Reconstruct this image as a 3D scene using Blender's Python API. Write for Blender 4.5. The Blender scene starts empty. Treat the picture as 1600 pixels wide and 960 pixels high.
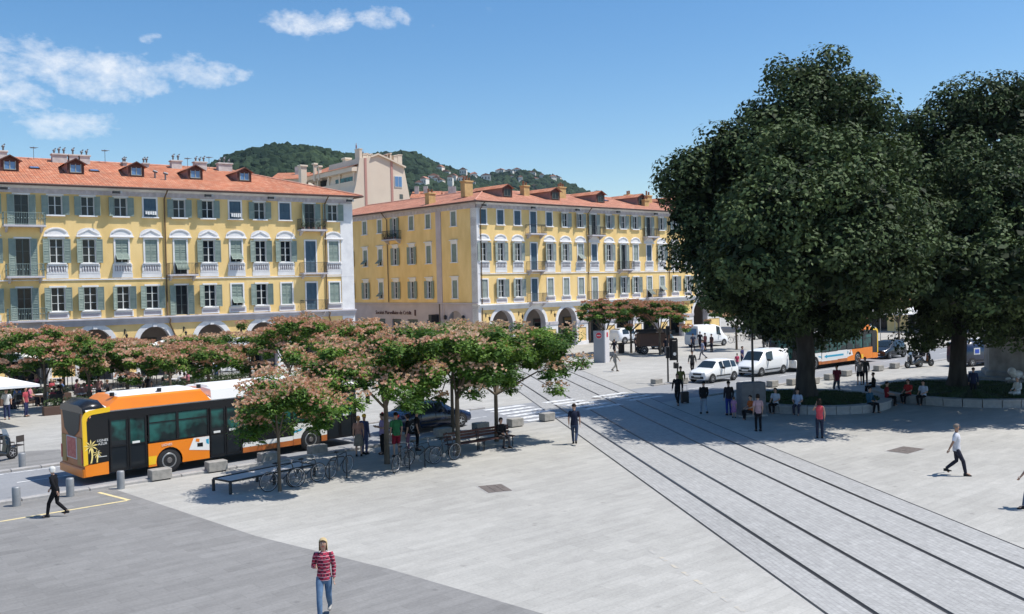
import bpy, bmesh, math, random
import numpy as np
from math import sin, cos, pi, radians, sqrt, atan2, floor
from mathutils import Vector, Matrix
random.seed(7)
SC = bpy.context.scene
C = SC.collection
rnd = random.Random(11)

# ------------------------------------------------------------------ camera
PITCH, ROLL = .0248, .0219
cam_d = bpy.data.cameras.new('camera')
cam = bpy.data.objects.new('camera', cam_d); C.objects.link(cam)
cp, sp, cr, sr = cos(PITCH), sin(PITCH), cos(ROLL), sin(ROLL)
fw = Vector((0, cp, -sp)); dn = Vector((0, -sp, -cp)); rx = Vector((1, 0, 0))
right = cr*rx + sr*dn; down = -sr*rx + cr*dn
m = Matrix((right, -down, -fw)).transposed().to_4x4(); m.translation = (0, 0, 7.0)
cam.matrix_world = m
cam_d.sensor_width = 36; cam_d.lens = 1480.5/1600*36
cam_d.clip_start = .2; cam_d.clip_end = 6000
SC.camera = cam

# ------------------------------------------------------------------ light
SUN_AZ, SUN_EL = radians(-3), radians(62)        # azimuth counter-clockwise from +X
w = bpy.data.worlds.new('World'); SC.world = w; w.use_nodes = True
nt = w.node_tree; nt.nodes.clear()
def wn(t, **k):
    n = nt.nodes.new(t)
    for a, b in k.items(): setattr(n, a, b)
    return n
out = wn('ShaderNodeOutputWorld'); bg = wn('ShaderNodeBackground'); bg.inputs[1].default_value = .072
sky = wn('ShaderNodeTexSky', sky_type='NISHITA', sun_disc=False)
sky.sun_elevation = SUN_EL; sky.sun_rotation = pi/2 - SUN_AZ
sky.altitude = 0; sky.air_density = 1.0; sky.dust_density = .5; sky.ozone_density = 1.6
# clouds: white puffs low in the sky to the left, as part of the sky itself
geo = wn('ShaderNodeTexCoord'); sep = wn('ShaderNodeSeparateXYZ'); nt.links.new(geo.outputs['Generated'], sep.inputs[0])
def wm(op, a, b=None, clamp=False):
    n = wn('ShaderNodeMath', operation=op, use_clamp=clamp)
    for i, v in enumerate((a, b)):
        if v is None: continue
        if isinstance(v, (int, float)): n.inputs[i].default_value = v
        else: nt.links.new(v, n.inputs[i])
    return n.outputs[0]
ax = wm('ARCTAN2', sep.outputs[0], sep.outputs[1])                       # bearing from +Y
el = wm('ARCSINE', sep.outputs[2])
comb = wn('ShaderNodeCombineXYZ'); nt.links.new(ax, comb.inputs[0]); nt.links.new(wm('MULTIPLY', el, 1.5), comb.inputs[1])
def wnoise(scale, det, rough, dist=0.0):
    n = wn('ShaderNodeTexNoise'); n.inputs['Scale'].default_value = scale; n.inputs['Detail'].default_value = det
    n.inputs['Roughness'].default_value = rough; n.inputs['Distortion'].default_value = dist
    nt.links.new(comb.outputs[0], n.inputs['Vector']); return n.outputs['Fac']
nA = wnoise(16, 9, .62, .4); nB = wnoise(60, 6, .6)
CLOUDS = [(-0.4591, 0.2141, 0.0606, 0.0243, 1.10), (-0.4787, 0.1840, 0.0404, 0.0211, 1.10), (-0.4283, 0.2025, 0.0357, 0.0195, 1.00), (-0.3869, 0.2110, 0.0404, 0.0259, 1.20), (-0.3580, 0.2031, 0.0311, 0.0162, 0.80), (-0.3189, 0.2147, 0.0482, 0.0178, 1.10), (-0.3010, 0.2057, 0.0311, 0.0097, 0.70), (-0.2730, 0.2129, 0.0264, 0.0097, 0.50), (-0.4446, 0.1587, 0.0637, 0.0178, 0.95), (-0.2115, 0.2652, 0.0357, 0.0162, 1.05), (-0.1740, 0.2681, 0.0202, 0.0138, 0.90), (-0.1268, 0.2721, 0.0373, 0.0122, 0.80), (-0.2402, 0.2641, 0.0202, 0.0073, 0.30), (-0.3597, 0.2434, 0.0186, 0.0073, 0.35), (-0.0839, 0.2637, 0.0280, 0.0097, 0.10), (-0.0180, 0.2805, 0.0109, 0.0065, 0.20), (-0.5194, 0.2023, 0.0699, 0.0324, 1.20), (-0.5739, 0.1755, 0.0932, 0.0284, 1.00), (-1.5000, 0.2200, 0.2000, 0.0400, 1.00), (-2.2000, 0.3000, 0.2500, 0.0500, 1.00), (2.4000, 0.2500, 0.3000, 0.0400, 0.80), (3.0000, 0.1500, 0.2000, 0.0300, 0.90), (-2.9000, 0.5000, 0.2000, 0.0600, 0.60), ]
tot = None
for (a0, e0, sa, se, amp) in CLOUDS:
    dx = wm('DIVIDE', wm('SUBTRACT', ax, a0), sa); dy = wm('DIVIDE', wm('SUBTRACT', el, e0), se)
    r2 = wm('ADD', wm('MULTIPLY', dx, dx), wm('MULTIPLY', dy, dy))
    v = wm('SUBTRACT', amp-.1, wm('MULTIPLY', r2, 1.1))
    tot = v if tot is None else wm('MAXIMUM', tot, v)
tot = wm('MAXIMUM', tot, -4.0)
s = wm('ADD', tot, wm('MULTIPLY', wm('SUBTRACT', nA, .5), 3.6))
s = wm('ADD', s, wm('MULTIPLY', wm('SUBTRACT', nB, .5), 2.6))
s = wm('MULTIPLY', wm('SUBTRACT', s, .0), .55, True)
s = wm('MULTIPLY', s, .88)
mixc = wn('ShaderNodeMixRGB'); mixc.inputs[2].default_value = (13.6, 13.8, 14.1, 1)
hs = wn('ShaderNodeHueSaturation'); hs.inputs['Saturation'].default_value = 1.32; hs.inputs['Value'].default_value = 1.92; hs.inputs['Hue'].default_value = .500
nt.links.new(sky.outputs[0], hs.inputs['Color'])
nt.links.new(s, mixc.inputs[0]); nt.links.new(hs.outputs[0], mixc.inputs[1])
nt.links.new(mixc.outputs[0], bg.inputs[0]); nt.links.new(bg.outputs[0], out.inputs[0])
sd = bpy.data.lights.new('sun', 'SUN'); sd.energy = 5.0; sd.angle = radians(.5); sd.color = (1, .965, .91)
sun = bpy.data.objects.new('sun', sd); C.objects.link(sun)
sun.rotation_euler = Vector((cos(SUN_EL)*cos(SUN_AZ), cos(SUN_EL)*sin(SUN_AZ), sin(SUN_EL))).to_track_quat('Z', 'Y').to_euler()
SC.view_settings.view_transform = 'Standard'; SC.view_settings.look = 'None'
SC.view_settings.exposure = .11; SC.view_settings.gamma = 1
SC.render.engine = 'CYCLES'

# ------------------------------------------------------------------ materials
MAT = {}
def mat(name, col, rough=.7, metal=0, col2=None, nscale=3.0, bump=0.0, bscale=None, spec=.4, detail=5, coords='Object', trans=0, ratio=(.35, .65), vec=None):
    if name in MAT: return MAT[name]
    m = bpy.data.materials.new(name); m.use_nodes = True; t = m.node_tree
    b = t.nodes['Principled BSDF']; b.inputs['Roughness'].default_value = rough; b.inputs['Metallic'].default_value = metal
    b.inputs['Specular IOR Level'].default_value = spec
    b.inputs['Base Color'].default_value = (*col, 1)
    tc = t.nodes.new('ShaderNodeTexCoord'); src = tc.outputs[coords]
    if vec:
        mp = t.nodes.new('ShaderNodeMapping'); mp.inputs['Scale'].default_value = vec; t.links.new(src, mp.inputs[0]); src = mp.outputs[0]
    if col2:
        n = t.nodes.new('ShaderNodeTexNoise'); n.inputs['Scale'].default_value = nscale; n.inputs['Detail'].default_value = detail
        t.links.new(src, n.inputs['Vector'])
        r = t.nodes.new('ShaderNodeValToRGB'); r.color_ramp.elements[0].position = ratio[0]; r.color_ramp.elements[1].position = ratio[1]
        r.color_ramp.elements[0].color = (*col2, 1); r.color_ramp.elements[1].color = (*col, 1)
        t.links.new(n.outputs['Fac'], r.inputs[0]); t.links.new(r.outputs[0], b.inputs['Base Color'])
    if bump:
        n2 = t.nodes.new('ShaderNodeTexNoise'); n2.inputs['Scale'].default_value = bscale or nscale*4; n2.inputs['Detail'].default_value = 4
        t.links.new(src, n2.inputs['Vector'])
        bp = t.nodes.new('ShaderNodeBump'); bp.inputs['Strength'].default_value = bump; bp.inputs['Distance'].default_value = .02
        t.links.new(n2.outputs['Fac'], bp.inputs['Height']); t.links.new(bp.outputs[0], b.inputs['Normal'])
    MAT[name] = m; return m

def stone_mat(name, base, var, roww, rowh, ang, mortar, cell=.5, big=.12, bump=.25, tint=None):
    """rows of slabs, each a little lighter or darker, with patchy wear"""
    m = bpy.data.materials.new(name); m.use_nodes = True; t = m.node_tree; b = t.nodes['Principled BSDF']
    b.inputs['Roughness'].default_value = .85; b.inputs['Specular IOR Level'].default_value = .25
    tc = t.nodes.new('ShaderNodeTexCoord'); mp = t.nodes.new('ShaderNodeMapping'); mp.inputs['Rotation'].default_value = (0, 0, -ang)
    t.links.new(tc.outputs['Object'], mp.inputs[0])
    br = t.nodes.new('ShaderNodeTexBrick'); br.inputs['Scale'].default_value = 1
    br.inputs['Brick Width'].default_value = roww; br.inputs['Row Height'].default_value = rowh
    br.inputs['Mortar Size'].default_value = mortar; br.inputs['Mortar Smooth'].default_value = .3; br.inputs['Bias'].default_value = 0
    lo = tuple(c*(1-var) for c in base); hi = tuple(c*(1+var) for c in base)
    br.inputs['Color1'].default_value = (*lo, 1); br.inputs['Color2'].default_value = (*hi, 1)
    br.inputs['Mortar'].default_value = (*[c*.78 for c in base], 1)
    t.links.new(mp.outputs[0], br.inputs['Vector'])
    def nz(sc, det, vec=(1, 1, 1)):
        mm = t.nodes.new('ShaderNodeMapping'); mm.inputs['Scale'].default_value = vec; t.links.new(mp.outputs[0], mm.inputs[0])
        n = t.nodes.new('ShaderNodeTexNoise'); n.inputs['Scale'].default_value = sc; n.inputs['Detail'].default_value = det; n.inputs['Roughness'].default_value = .65
        t.links.new(mm.outputs[0], n.inputs['Vector']); return n.outputs['Fac']
    def mul(colsock, fac, lo, hi):
        r = t.nodes.new('ShaderNodeMapRange'); r.inputs[1].default_value = .3; r.inputs[2].default_value = .7
        r.inputs[3].default_value = lo; r.inputs[4].default_value = hi; t.links.new(fac, r.inputs[0])
        x = t.nodes.new('ShaderNodeMixRGB'); x.blend_type = 'MULTIPLY'; x.inputs[0].default_value = 1
        t.links.new(colsock, x.inputs[1]); t.links.new(r.outputs[0], x.inputs[2]); return x.outputs[0]
    c = mul(br.outputs['Color'], nz(.13, 5), 1-big, 1+big*.6)
    c = mul(c, nz(cell*2, 4, (.35, 2.2, 1)), 1-var*1.2, 1+var*1.2)
    c = mul(c, nz(14, 3), .90, 1.08)
    c = mul(c, nz(2.3, 5), .94, 1.05)
    # dark spots (gum, old stains)
    v = t.nodes.new('ShaderNodeTexVoronoi'); v.inputs['Scale'].default_value = .9; t.links.new(mp.outputs[0], v.inputs['Vector'])
    r = t.nodes.new('ShaderNodeMapRange'); r.inputs[1].default_value = .03; r.inputs[2].default_value = .10; r.inputs[3].default_value = .78; r.inputs[4].default_value = 1
    t.links.new(v.outputs['Distance'], r.inputs[0])
    x = t.nodes.new('ShaderNodeMixRGB'); x.blend_type = 'MULTIPLY'; x.inputs[0].default_value = 1
    t.links.new(c, x.inputs[1]); t.links.new(r.outputs[0], x.inputs[2]); c = x.outputs[0]
    t.links.new(c, b.inputs['Base Color'])
    bp = t.nodes.new('ShaderNodeBump'); bp.inputs['Strength'].default_value = bump; bp.inputs['Distance'].default_value = .01
    ad = t.nodes.new('ShaderNodeMath'); ad.operation = 'SUBTRACT'
    t.links.new(nz(9, 4), ad.inputs[0]); t.links.new(br.outputs['Fac'], ad.inputs[1])
    t.links.new(ad.outputs[0], bp.inputs['Height']); t.links.new(bp.outputs[0], b.inputs['Normal'])
    MAT[name] = m; return m

def tile_mat(name, base, dark, pale):
    """clay roof tiles: rows across the slope (UV v) and rounded tile columns (UV u)"""
    m = bpy.data.materials.new(name); m.use_nodes = True; t = m.node_tree; b = t.nodes['Principled BSDF']; b.inputs['Roughness'].default_value = .85
    uv = t.nodes.new('ShaderNodeUVMap'); uv.uv_map = 'UVMap'
    br = t.nodes.new('ShaderNodeTexBrick'); br.offset = 0; br.inputs['Scale'].default_value = 1
    br.inputs['Brick Width'].default_value = .28; br.inputs['Row Height'].default_value = .4; br.inputs['Mortar Size'].default_value = .02
    br.inputs['Color1'].default_value = (*base, 1); br.inputs['Color2'].default_value = (*pale, 1); br.inputs['Mortar'].default_value = (*dark, 1)
    br.inputs['Bias'].default_value = -.3
    t.links.new(uv.outputs[0], br.inputs['Vector'])
    n = t.nodes.new('ShaderNodeTexNoise'); n.inputs['Scale'].default_value = .5; n.inputs['Detail'].default_value = 6; n.inputs['Roughness'].default_value = .7; t.links.new(uv.outputs[0], n.inputs['Vector'])
    r = t.nodes.new('ShaderNodeMapRange'); r.inputs[1].default_value = .3; r.inputs[2].default_value = .7; r.inputs[3].default_value = .68; r.inputs[4].default_value = 1.18
    t.links.new(n.outputs['Fac'], r.inputs[0])
    x = t.nodes.new('ShaderNodeMixRGB'); x.blend_type = 'MULTIPLY'; x.inputs[0].default_value = 1
    t.links.new(br.outputs['Color'], x.inputs[1]); t.links.new(r.outputs[0], x.inputs[2]); t.links.new(x.outputs[0], b.inputs['Base Color'])
    w_ = t.nodes.new('ShaderNodeTexWave'); w_.inputs['Scale'].default_value = 3.57/2; w_.bands_direction = 'X'; t.links.new(uv.outputs[0], w_.inputs['Vector'])
    bp = t.nodes.new('ShaderNodeBump'); bp.inputs['Strength'].default_value = .6; bp.inputs['Distance'].default_value = .05
    t.links.new(w_.outputs['Fac'], bp.inputs['Height']); t.links.new(bp.outputs[0], b.inputs['Normal'])
    MAT[name] = m; return m

def leaf_mat(name, a, bcol, sub=.12, rough=.55, spec=.35):
    """leaf colour varies from clump to clump through the 'tone' attribute"""
    m = bpy.data.materials.new(name); m.use_nodes = True; t = m.node_tree; b = t.nodes['Principled BSDF']
    b.inputs['Roughness'].default_value = rough; b.inputs['Specular IOR Level'].default_value = spec
    at = t.nodes.new('ShaderNodeAttribute'); at.attribute_name = 'tone'
    mx = t.nodes.new('ShaderNodeMixRGB'); mx.inputs[1].default_value = (*a, 1); mx.inputs[2].default_value = (*bcol, 1)
    t.links.new(at.outputs['Fac'], mx.inputs[0]); t.links.new(mx.outputs[0], b.inputs['Base Color'])
    if sub:
        tr = t.nodes.new('ShaderNodeBsdfTranslucent'); ms = t.nodes.new('ShaderNodeMixShader'); ms.inputs[0].default_value = sub
        g = t.nodes.new('ShaderNodeMixRGB'); g.blend_type = 'MULTIPLY'; g.inputs[0].default_value = 1; g.inputs[2].default_value = (1.6, 1.7, .7, 1)
        t.links.new(mx.outputs[0], g.inputs[1]); t.links.new(g.outputs[0], tr.inputs[0])
        t.links.new(b.outputs[0], ms.inputs[1]); t.links.new(tr.outputs[0], ms.inputs[2]); t.links.new(ms.outputs[0], t.nodes['Material Output'].inputs[0])
    MAT[name] = m; return m

def plaid_mat(name, a, b_, c_):
    m = bpy.data.materials.new(name); m.use_nodes = True; t = m.node_tree; b = t.nodes['Principled BSDF']; b.inputs['Roughness'].default_value = .9
    tc = t.nodes.new('ShaderNodeTexCoord'); ch = t.nodes.new('ShaderNodeTexChecker'); ch.inputs['Scale'].default_value = 17
    ch.inputs['Color1'].default_value = (*a, 1); ch.inputs['Color2'].default_value = (*b_, 1); t.links.new(tc.outputs['Object'], ch.inputs[0])
    w1 = t.nodes.new('ShaderNodeTexWave'); w1.bands_direction = 'Z'; w1.inputs['Scale'].default_value = 4.2; t.links.new(tc.outputs['Object'], w1.inputs[0])
    r = t.nodes.new('ShaderNodeMapRange'); r.inputs[1].default_value = .93; r.inputs[2].default_value = .99; t.links.new(w1.outputs['Fac'], r.inputs[0])
    x = t.nodes.new('ShaderNodeMixRGB'); x.inputs[2].default_value = (*c_, 1); t.links.new(r.outputs[0], x.inputs[0]); t.links.new(ch.outputs[0], x.inputs[1])
    t.links.new(x.outputs[0], b.inputs['Base Color']); MAT[name] = m; return m

def glass_mat(name, col, rough=.08, spec=.8):
    return mat(name, col, rough, 0, spec=spec)

M = lambda n: MAT[n]
mat('yellow_wall', (.92, .66, .295), .9, col2=(.80, .555, .225), nscale=.9, vec=(1, 1, .35), bump=.15, bscale=20, spec=.2)
mat('white_stucco', (.84, .82, .80), .9, col2=(.72, .70, .69), nscale=1.2, bump=.1, bscale=18, spec=.2)
mat('grey_stone', (.56, .53, .55), .9, col2=(.47, .44, .46), nscale=1.5, bump=.15, bscale=14, spec=.2)
mat('frieze', (.62, .58, .62), .9, col2=(.48, .43, .44), nscale=2.2, spec=.2)
mat('ground_floor_grey', (.56, .49, .50), .9, col2=(.48, .42, .43), nscale=.8, spec=.2)
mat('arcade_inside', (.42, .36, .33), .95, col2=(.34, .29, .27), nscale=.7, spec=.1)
mat('shutter_green', (.30, .355, .305), .75, col2=(.24, .30, .26), nscale=2, spec=.2)
mat('shutter_grey', (.36, .40, .36), .75, col2=(.29, .33, .30), nscale=2, spec=.2)
mat('shutter_blue', (.10, .16, .20), .7, col2=(.07, .12, .16), nscale=2, spec=.3)
mat('window_wood', (.66, .67, .64), .6)
mat('window_dark_wood', (.10, .12, .11), .6)
glass_mat('glass_dark', (.016, .02, .024), .12, .35)
glass_mat('glass_car', (.02, .03, .035), .05, .7)
mat('glass_teal', (.02, .115, .10), .08, 0, spec=.35, col2=(.008, .018, .02), nscale=1.1, ratio=(.42, .58), detail=3)
glass_mat('glass_blue', (.10, .22, .42), .1, .8)
tile_mat('roof_tiles', (.49, .170, .082), (.25, .085, .045), (.60, .30, .18))
tile_mat('roof_tiles_old', (.46, .18, .105), (.26, .095, .06), (.60, .31, .20))
mat('ridge_mortar', (.60, .33, .24), .9, col2=(.45, .2, .14), nscale=3)
mat('gutter', (.10, .055, .045), .6)
mat('pipe_brown', (.16, .10, .05), .6)
mat('dormer_wood', (.10, .045, .035), .8)
mat('dormer_side', (.36, .22, .19), .85, col2=(.28, .17, .15), nscale=3)
mat('chimney_grey', (.60, .57, .54), .9, col2=(.45, .42, .40), nscale=2)
mat('chimney_yellow', (.62, .42, .18), .9, col2=(.48, .32, .14), nscale=2)
mat('pot_clay', (.30, .16, .11), .85)
mat('cowl_metal', (.18, .18, .19), .5, .6)
mat('iron', (.035, .04, .045), .55, .3)
mat('iron_green', (.20, .27, .26), .5, .2)
mat('lamp_black', (.02, .02, .022), .45)
mat('cream_wall', (.72, .62, .50), .9, col2=(.66, .56, .45), nscale=.3, spec=.2)
mat('pink_stripe', (.48, .26, .22), .9)
mat('bark', (.16, .125, .09), .95, col2=(.09, .07, .05), nscale=6, bump=.6, bscale=9, vec=(1, 1, .25))
mat('bark_dark', (.060, .052, .045), .95, col2=(.032, .028, .024), nscale=4, bump=.8, bscale=6, vec=(1, 1, .25))
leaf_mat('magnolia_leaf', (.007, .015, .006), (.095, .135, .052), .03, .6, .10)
leaf_mat('silk_leaf', (.035, .085, .014), (.15, .25, .04), .22, .6, .25)
leaf_mat('silk_blossom', (.58, .30, .21), (.80, .60, .46), .2, .9, .1)
leaf_mat('shrub_leaf', (.018, .038, .012), (.06, .10, .03), .12)
leaf_mat('hill_leaf', (.012, .026, .017), (.042, .066, .032), 0, .9, .1)
mat('hill_earth', (.10, .10, .065), 1, col2=(.05, .065, .035), nscale=.01)
mat('grass', (.030, .055, .016), .95, col2=(.018, .034, .010), nscale=2, bump=.6, bscale=30)
mat('granite', (.40, .38, .36), .85, col2=(.32, .31, .30), nscale=6, bump=.2, bscale=40)
mat('block_stone', (.36, .34, .31), .9, col2=(.26, .25, .23), nscale=5, bump=.3, bscale=25)
mat('bollard_grey', (.30, .31, .32), .55, .3, col2=(.24, .25, .26), nscale=4)
mat('rail_steel', (.07, .07, .075), .35, .7)
mat('groove', (.04, .04, .042), .9)
mat('paint_white', (.72, .72, .70), .8, col2=(.36, .36, .37), nscale=4, ratio=(.36, .56))
mat('paint_yellow', (.74, .60, .30), .8, col2=(.50, .44, .30), nscale=4, ratio=(.3, .5))
mat('paint_worn', (.50, .44, .34), .9, col2=(.41, .395, .365), nscale=3, ratio=(.45, .6))
mat('manhole_iron', (.17, .145, .13), .8, col2=(.12, .10, .09), nscale=8)
mat('canvas_white', (.86, .85, .82), .8)
mat('canvas_dark', (.03, .035, .04), .9)
mat('marble', (.78, .75, .70), .6, col2=(.6, .57, .52), nscale=2)
mat('monument_stone', (.38, .35, .31), .9, col2=(.22, .20, .18), nscale=1.1, bump=.4, bscale=8)
mat('bronze', (.10, .12, .10), .6, .3)
mat('rubber', (.022, .022, .024), .85)
mat('rim_steel', (.55, .55, .56), .35, .6)
mat('rim_bus', (.16, .15, .145), .6, .3)
mat('chrome', (.7, .7, .72), .2, .9)
mat('car_white', (.80, .81, .82), .22, spec=.6)
mat('car_navy', (.012, .022, .055), .18, spec=.8)
mat('car_dark', (.02, .024, .028), .2, spec=.8)
mat('car_blue', (.03, .12, .22), .22, spec=.6)
mat('car_silver', (.45, .46, .48), .25, .5)
mat('plastic_black', (.02, .02, .022), .5)
mat('plate_white', (.75, .75, .72), .5)
mat('light_red', (.45, .02, .02), .3)
mat('light_clear', (.75, .78, .8), .15, spec=.8)
mat('bus_orange', (.88, .25, .015), .3, col2=(.82, .22, .015), nscale=1, spec=.5)
mat('bus_deep_orange', (.50, .16, .035), .4, col2=(.38, .11, .03), nscale=2, spec=.5)
mat('bus_yellow', (.90, .55, .02), .3, spec=.5)
mat('bus_white', (.82, .81, .78), .35, spec=.5)
mat('bus_roof', (.74, .73, .70), .5)
mat('bus_black', (.012, .013, .015), .25, spec=.35)
mat('bus_gold', (.36, .22, .07), .5)
mat('bus_blue', (.02, .35, .55), .4)
mat('bus_red', (.42, .07, .06), .5, col2=(.55, .16, .14), nscale=9)
mat('decal_palm', (.88, .70, .25), .5)
mat('seat_teal', (.06, .25, .22), .8)
mat('skin', (.52, .31, .22), .6, spec=.3)
mat('skin_tan', (.36, .20, .13), .6, spec=.3)
mat('kiosk_dark', (.055, .045, .04), .8)
mat('planter_brown', (.10, .06, .045), .85)
mat('totem_grey', (.30, .31, .33), .6)
mat('totem_light', (.62, .60, .60), .6)
mat('cabinet_grey', (.17, .17, .175), .7, col2=(.13, .13, .135), nscale=4)
mat('red_sign', (.55, .03, .05), .5)
mat('blue_sign', (.03, .09, .5), .5)
mat('sign_dark', (.08, .03, .03), .6)
mat('house_pale', (.75, .70, .62), .9)
mat('house_roof', (.42, .20, .14), .9)
mat('metal_grey', (.35, .36, .37), .4, .7)
mat('mast_red', (.5, .2, .18), .6)
def flat(name, col, rough=.85):
    return mat(name, col, rough, spec=.2)
ANG = radians(41)
stone_mat('paving_light', (.402, .388, .355), .06, 1.3, .42, ANG, .005, cell=.8, big=.13)
stone_mat('paving_slate', (.232, .225, .214), .08, 1.1, .42, ANG, .006, cell=.8, big=.10)
stone_mat('asphalt', (.28, .285, .295), .035, 40, 30, ANG, .0001, cell=.3, big=.12, bump=.15)
stone_mat('tram_paving', (.375, .368, .352), .075, .2, .14, radians(98.3), .010, cell=2.0, big=.10, bump=.35)
# ------------------------------------------------------------------ mesh helpers
def T(x=0, y=0, z=0, rz=0, rx=0, ry=0, s=1):
    mm = Matrix.Translation((x, y, z)) @ Matrix.Rotation(rz, 4, 'Z') @ Matrix.Rotation(ry, 4, 'Y') @ Matrix.Rotation(rx, 4, 'X')
    return mm @ Matrix.Diagonal((s, s, s, 1)) if s != 1 else mm
class MB:
    def __init__(s): s.v = []; s.f = []; s.mi = []; s.m = []; s.sm = []; s.cur = 0; s.uv = None
    def mat(s, name):
        if name not in s.m: s.m.append(name)
        s.cur = s.m.index(name); return s
    def add(s, vs, fs, M_=None, smooth=False):
        b = len(s.v)
        if M_ is not None: vs = [tuple(M_ @ Vector(p)) for p in vs]
        s.v += [tuple(p) for p in vs]; s.f += [tuple(b+i for i in f) for f in fs]
        s.mi += [s.cur]*len(fs); s.sm += [smooth]*len(fs); return s
    def box(s, x0, x1, y0, y1, z0, z1, M_=None):
        return s.add([(x0,y0,z0),(x1,y0,z0),(x1,y1,z0),(x0,y1,z0),(x0,y0,z1),(x1,y0,z1),(x1,y1,z1),(x0,y1,z1)],
                     [(0,3,2,1),(4,5,6,7),(0,1,5,4),(1,2,6,5),(2,3,7,6),(3,0,4,7)], M_)
    def cbox(s, x0, x1, y0, y1, z0, z1, c=.03, M_=None):
        """box with chamfered top and vertical edges"""
        vs = []
        for z, k in ((z0, 0), (z1-c, 0), (z1, c)):
            a0, a1, b0, b1 = x0+k, x1-k, y0+k, y1-k
            vs += [(a0+c,b0,z),(a1-c,b0,z),(a1,b0+c,z),(a1,b1-c,z),(a1-c,b1,z),(a0+c,b1,z),(a0,b1-c,z),(a0,b0+c,z)]
        fs = [tuple(range(7,-1,-1)), tuple(range(16,24))]
        for r in (0, 8):
            for i in range(8): j = (i+1) % 8; fs.append((r+i, r+j, r+8+j, r+8+i))
        return s.add(vs, fs, M_)
    def quad(s, a, b, c, d, M_=None): return s.add([a,b,c,d], [(0,1,2,3)], M_)
    def cyl(s, p0, p1, r0, r1=None, n=10, cap=True, M_=None, smooth=True):
        r1 = r0 if r1 is None else r1
        p0, p1 = Vector(p0), Vector(p1); d = (p1-p0).normalized()
        a = d.orthogonal().normalized(); b = d.cross(a)
        vs = [p0+(a*cos(2*pi*i/n)+b*sin(2*pi*i/n))*r0 for i in range(n)]+[p1+(a*cos(2*pi*i/n)+b*sin(2*pi*i/n))*r1 for i in range(n)]
        s.add(vs, [(i, (i+1) % n, n+(i+1) % n, n+i) for i in range(n)], M_, smooth)
        if cap: s.add(vs, [tuple(range(n-1,-1,-1)), tuple(range(n, 2*n))], M_)
        return s
    def tube(s, pts, r, n=8, M_=None, cap=True):
        pts = [Vector(p) for p in pts]; R = r if isinstance(r, (list, tuple)) else [r]*len(pts)
        vs = []; prev = None
        for i, p in enumerate(pts):
            d = (pts[min(i+1, len(pts)-1)]-pts[max(i-1, 0)]).normalized()
            a = d.orthogonal().normalized() if prev is None else (prev - d*prev.dot(d)).normalized()
            prev = a; b = d.cross(a)
            vs += [p+(a*cos(2*pi*k/n)+b*sin(2*pi*k/n))*R[i] for k in range(n)]
        fs = [(i*n+k, i*n+(k+1) % n, (i+1)*n+(k+1) % n, (i+1)*n+k) for i in range(len(pts)-1) for k in range(n)]
        s.add(vs, fs, M_, True)
        if cap: s.add(vs, [tuple(range(n-1,-1,-1)), tuple(range((len(pts)-1)*n, len(pts)*n))], M_)
        return s
    def prism(s, poly, axis, a, b, M_=None, smooth=False):
        """extrude a 2-D polygon along 'y' (poly = x,z), 'z' (x,y) or 'x' (y,z)"""
        f = {'y': lambda p, t: (p[0], t, p[1]), 'z': lambda p, t: (p[0], p[1], t), 'x': lambda p, t: (t, p[0], p[1])}[axis]
        n = len(poly); vs = [f(p, a) for p in poly]+[f(p, b) for p in poly]
        s.add(vs, [tuple(range(n-1,-1,-1)), tuple(range(n, 2*n))], M_)
        return s.add(vs, [(i, (i+1) % n, n+(i+1) % n, n+i) for i in range(n)], M_, smooth)
    def lathe(s, prof, n=16, M_=None, smooth=True):
        vs = [(r*cos(2*pi*i/n), r*sin(2*pi*i/n), z) for r, z in prof for i in range(n)]
        fs = [(k*n+i, k*n+(i+1) % n, (k+1)*n+(i+1) % n, (k+1)*n+i) for k in range(len(prof)-1) for i in range(n)]
        s.add(vs, fs, M_, smooth)
        return s.add(vs, [tuple(range(n-1,-1,-1)), tuple(range((len(prof)-1)*n, len(prof)*n))], M_)
    def ball(s, c, r, sc=(1,1,1), n=10, M_=None):
        k = max(4, n//2)
        pr = [(0, 0, -1)]; vs = []
        for i in range(k+1):
            t = -pi/2+pi*i/k
            for j in range(n): vs.append((c[0]+r*sc[0]*cos(t)*cos(2*pi*j/n), c[1]+r*sc[1]*cos(t)*sin(2*pi*j/n), c[2]+r*sc[2]*sin(t)))
        fs = [(i*n+j, i*n+(j+1) % n, (i+1)*n+(j+1) % n, (i+1)*n+j) for i in range(k) for j in range(n)]
        return s.add(vs, fs, M_, True)
    def loft(s, rings, M_=None, smooth=True, cap=True):
        n = len(rings[0]); vs = [p for r in rings for p in r]
        fs = [(k*n+i, k*n+(i+1) % n, (k+1)*n+(i+1) % n, (k+1)*n+i) for k in range(len(rings)-1) for i in range(n)]
        s.add(vs, fs, M_, smooth)
        if cap: s.add(vs, [tuple(range(n-1,-1,-1)), tuple(range((len(rings)-1)*n, len(rings)*n))], M_)
        return s
    def mesh(s, name):
        me = bpy.data.meshes.new(name); me.from_pydata(s.v, [], s.f)
        for k in (s.m or ['granite']): me.materials.append(MAT[k])
        me.polygons.foreach_set('material_index', s.mi); me.polygons.foreach_set('use_smooth', s.sm)
        me.validate(clean_customdata=False); me.update(); return me
def mb(name=None):
    x = MB()
    if name: x.mat(name)
    return x
def put(name, me, parent=None, M_=None, **k):
    if isinstance(me, MB): me = me.mesh(name)
    o = bpy.data.objects.new(name, me); C.objects.link(o)
    if parent: o.parent = parent
    if M_ is not None: o.matrix_local = M_
    for a, b in k.items(): o[a] = b
    return o
def thing(name, label, cat, M_=None, group=None, me=None):
    o = put(name, me, None, M_, label=label, category=cat) if me else put(name, None, None, M_, label=label, category=cat)
    if group: o['group'] = group
    return o
def structure(name, me, M_=None, **k): return put(name, me, None, M_, kind='structure', **k)
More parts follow.
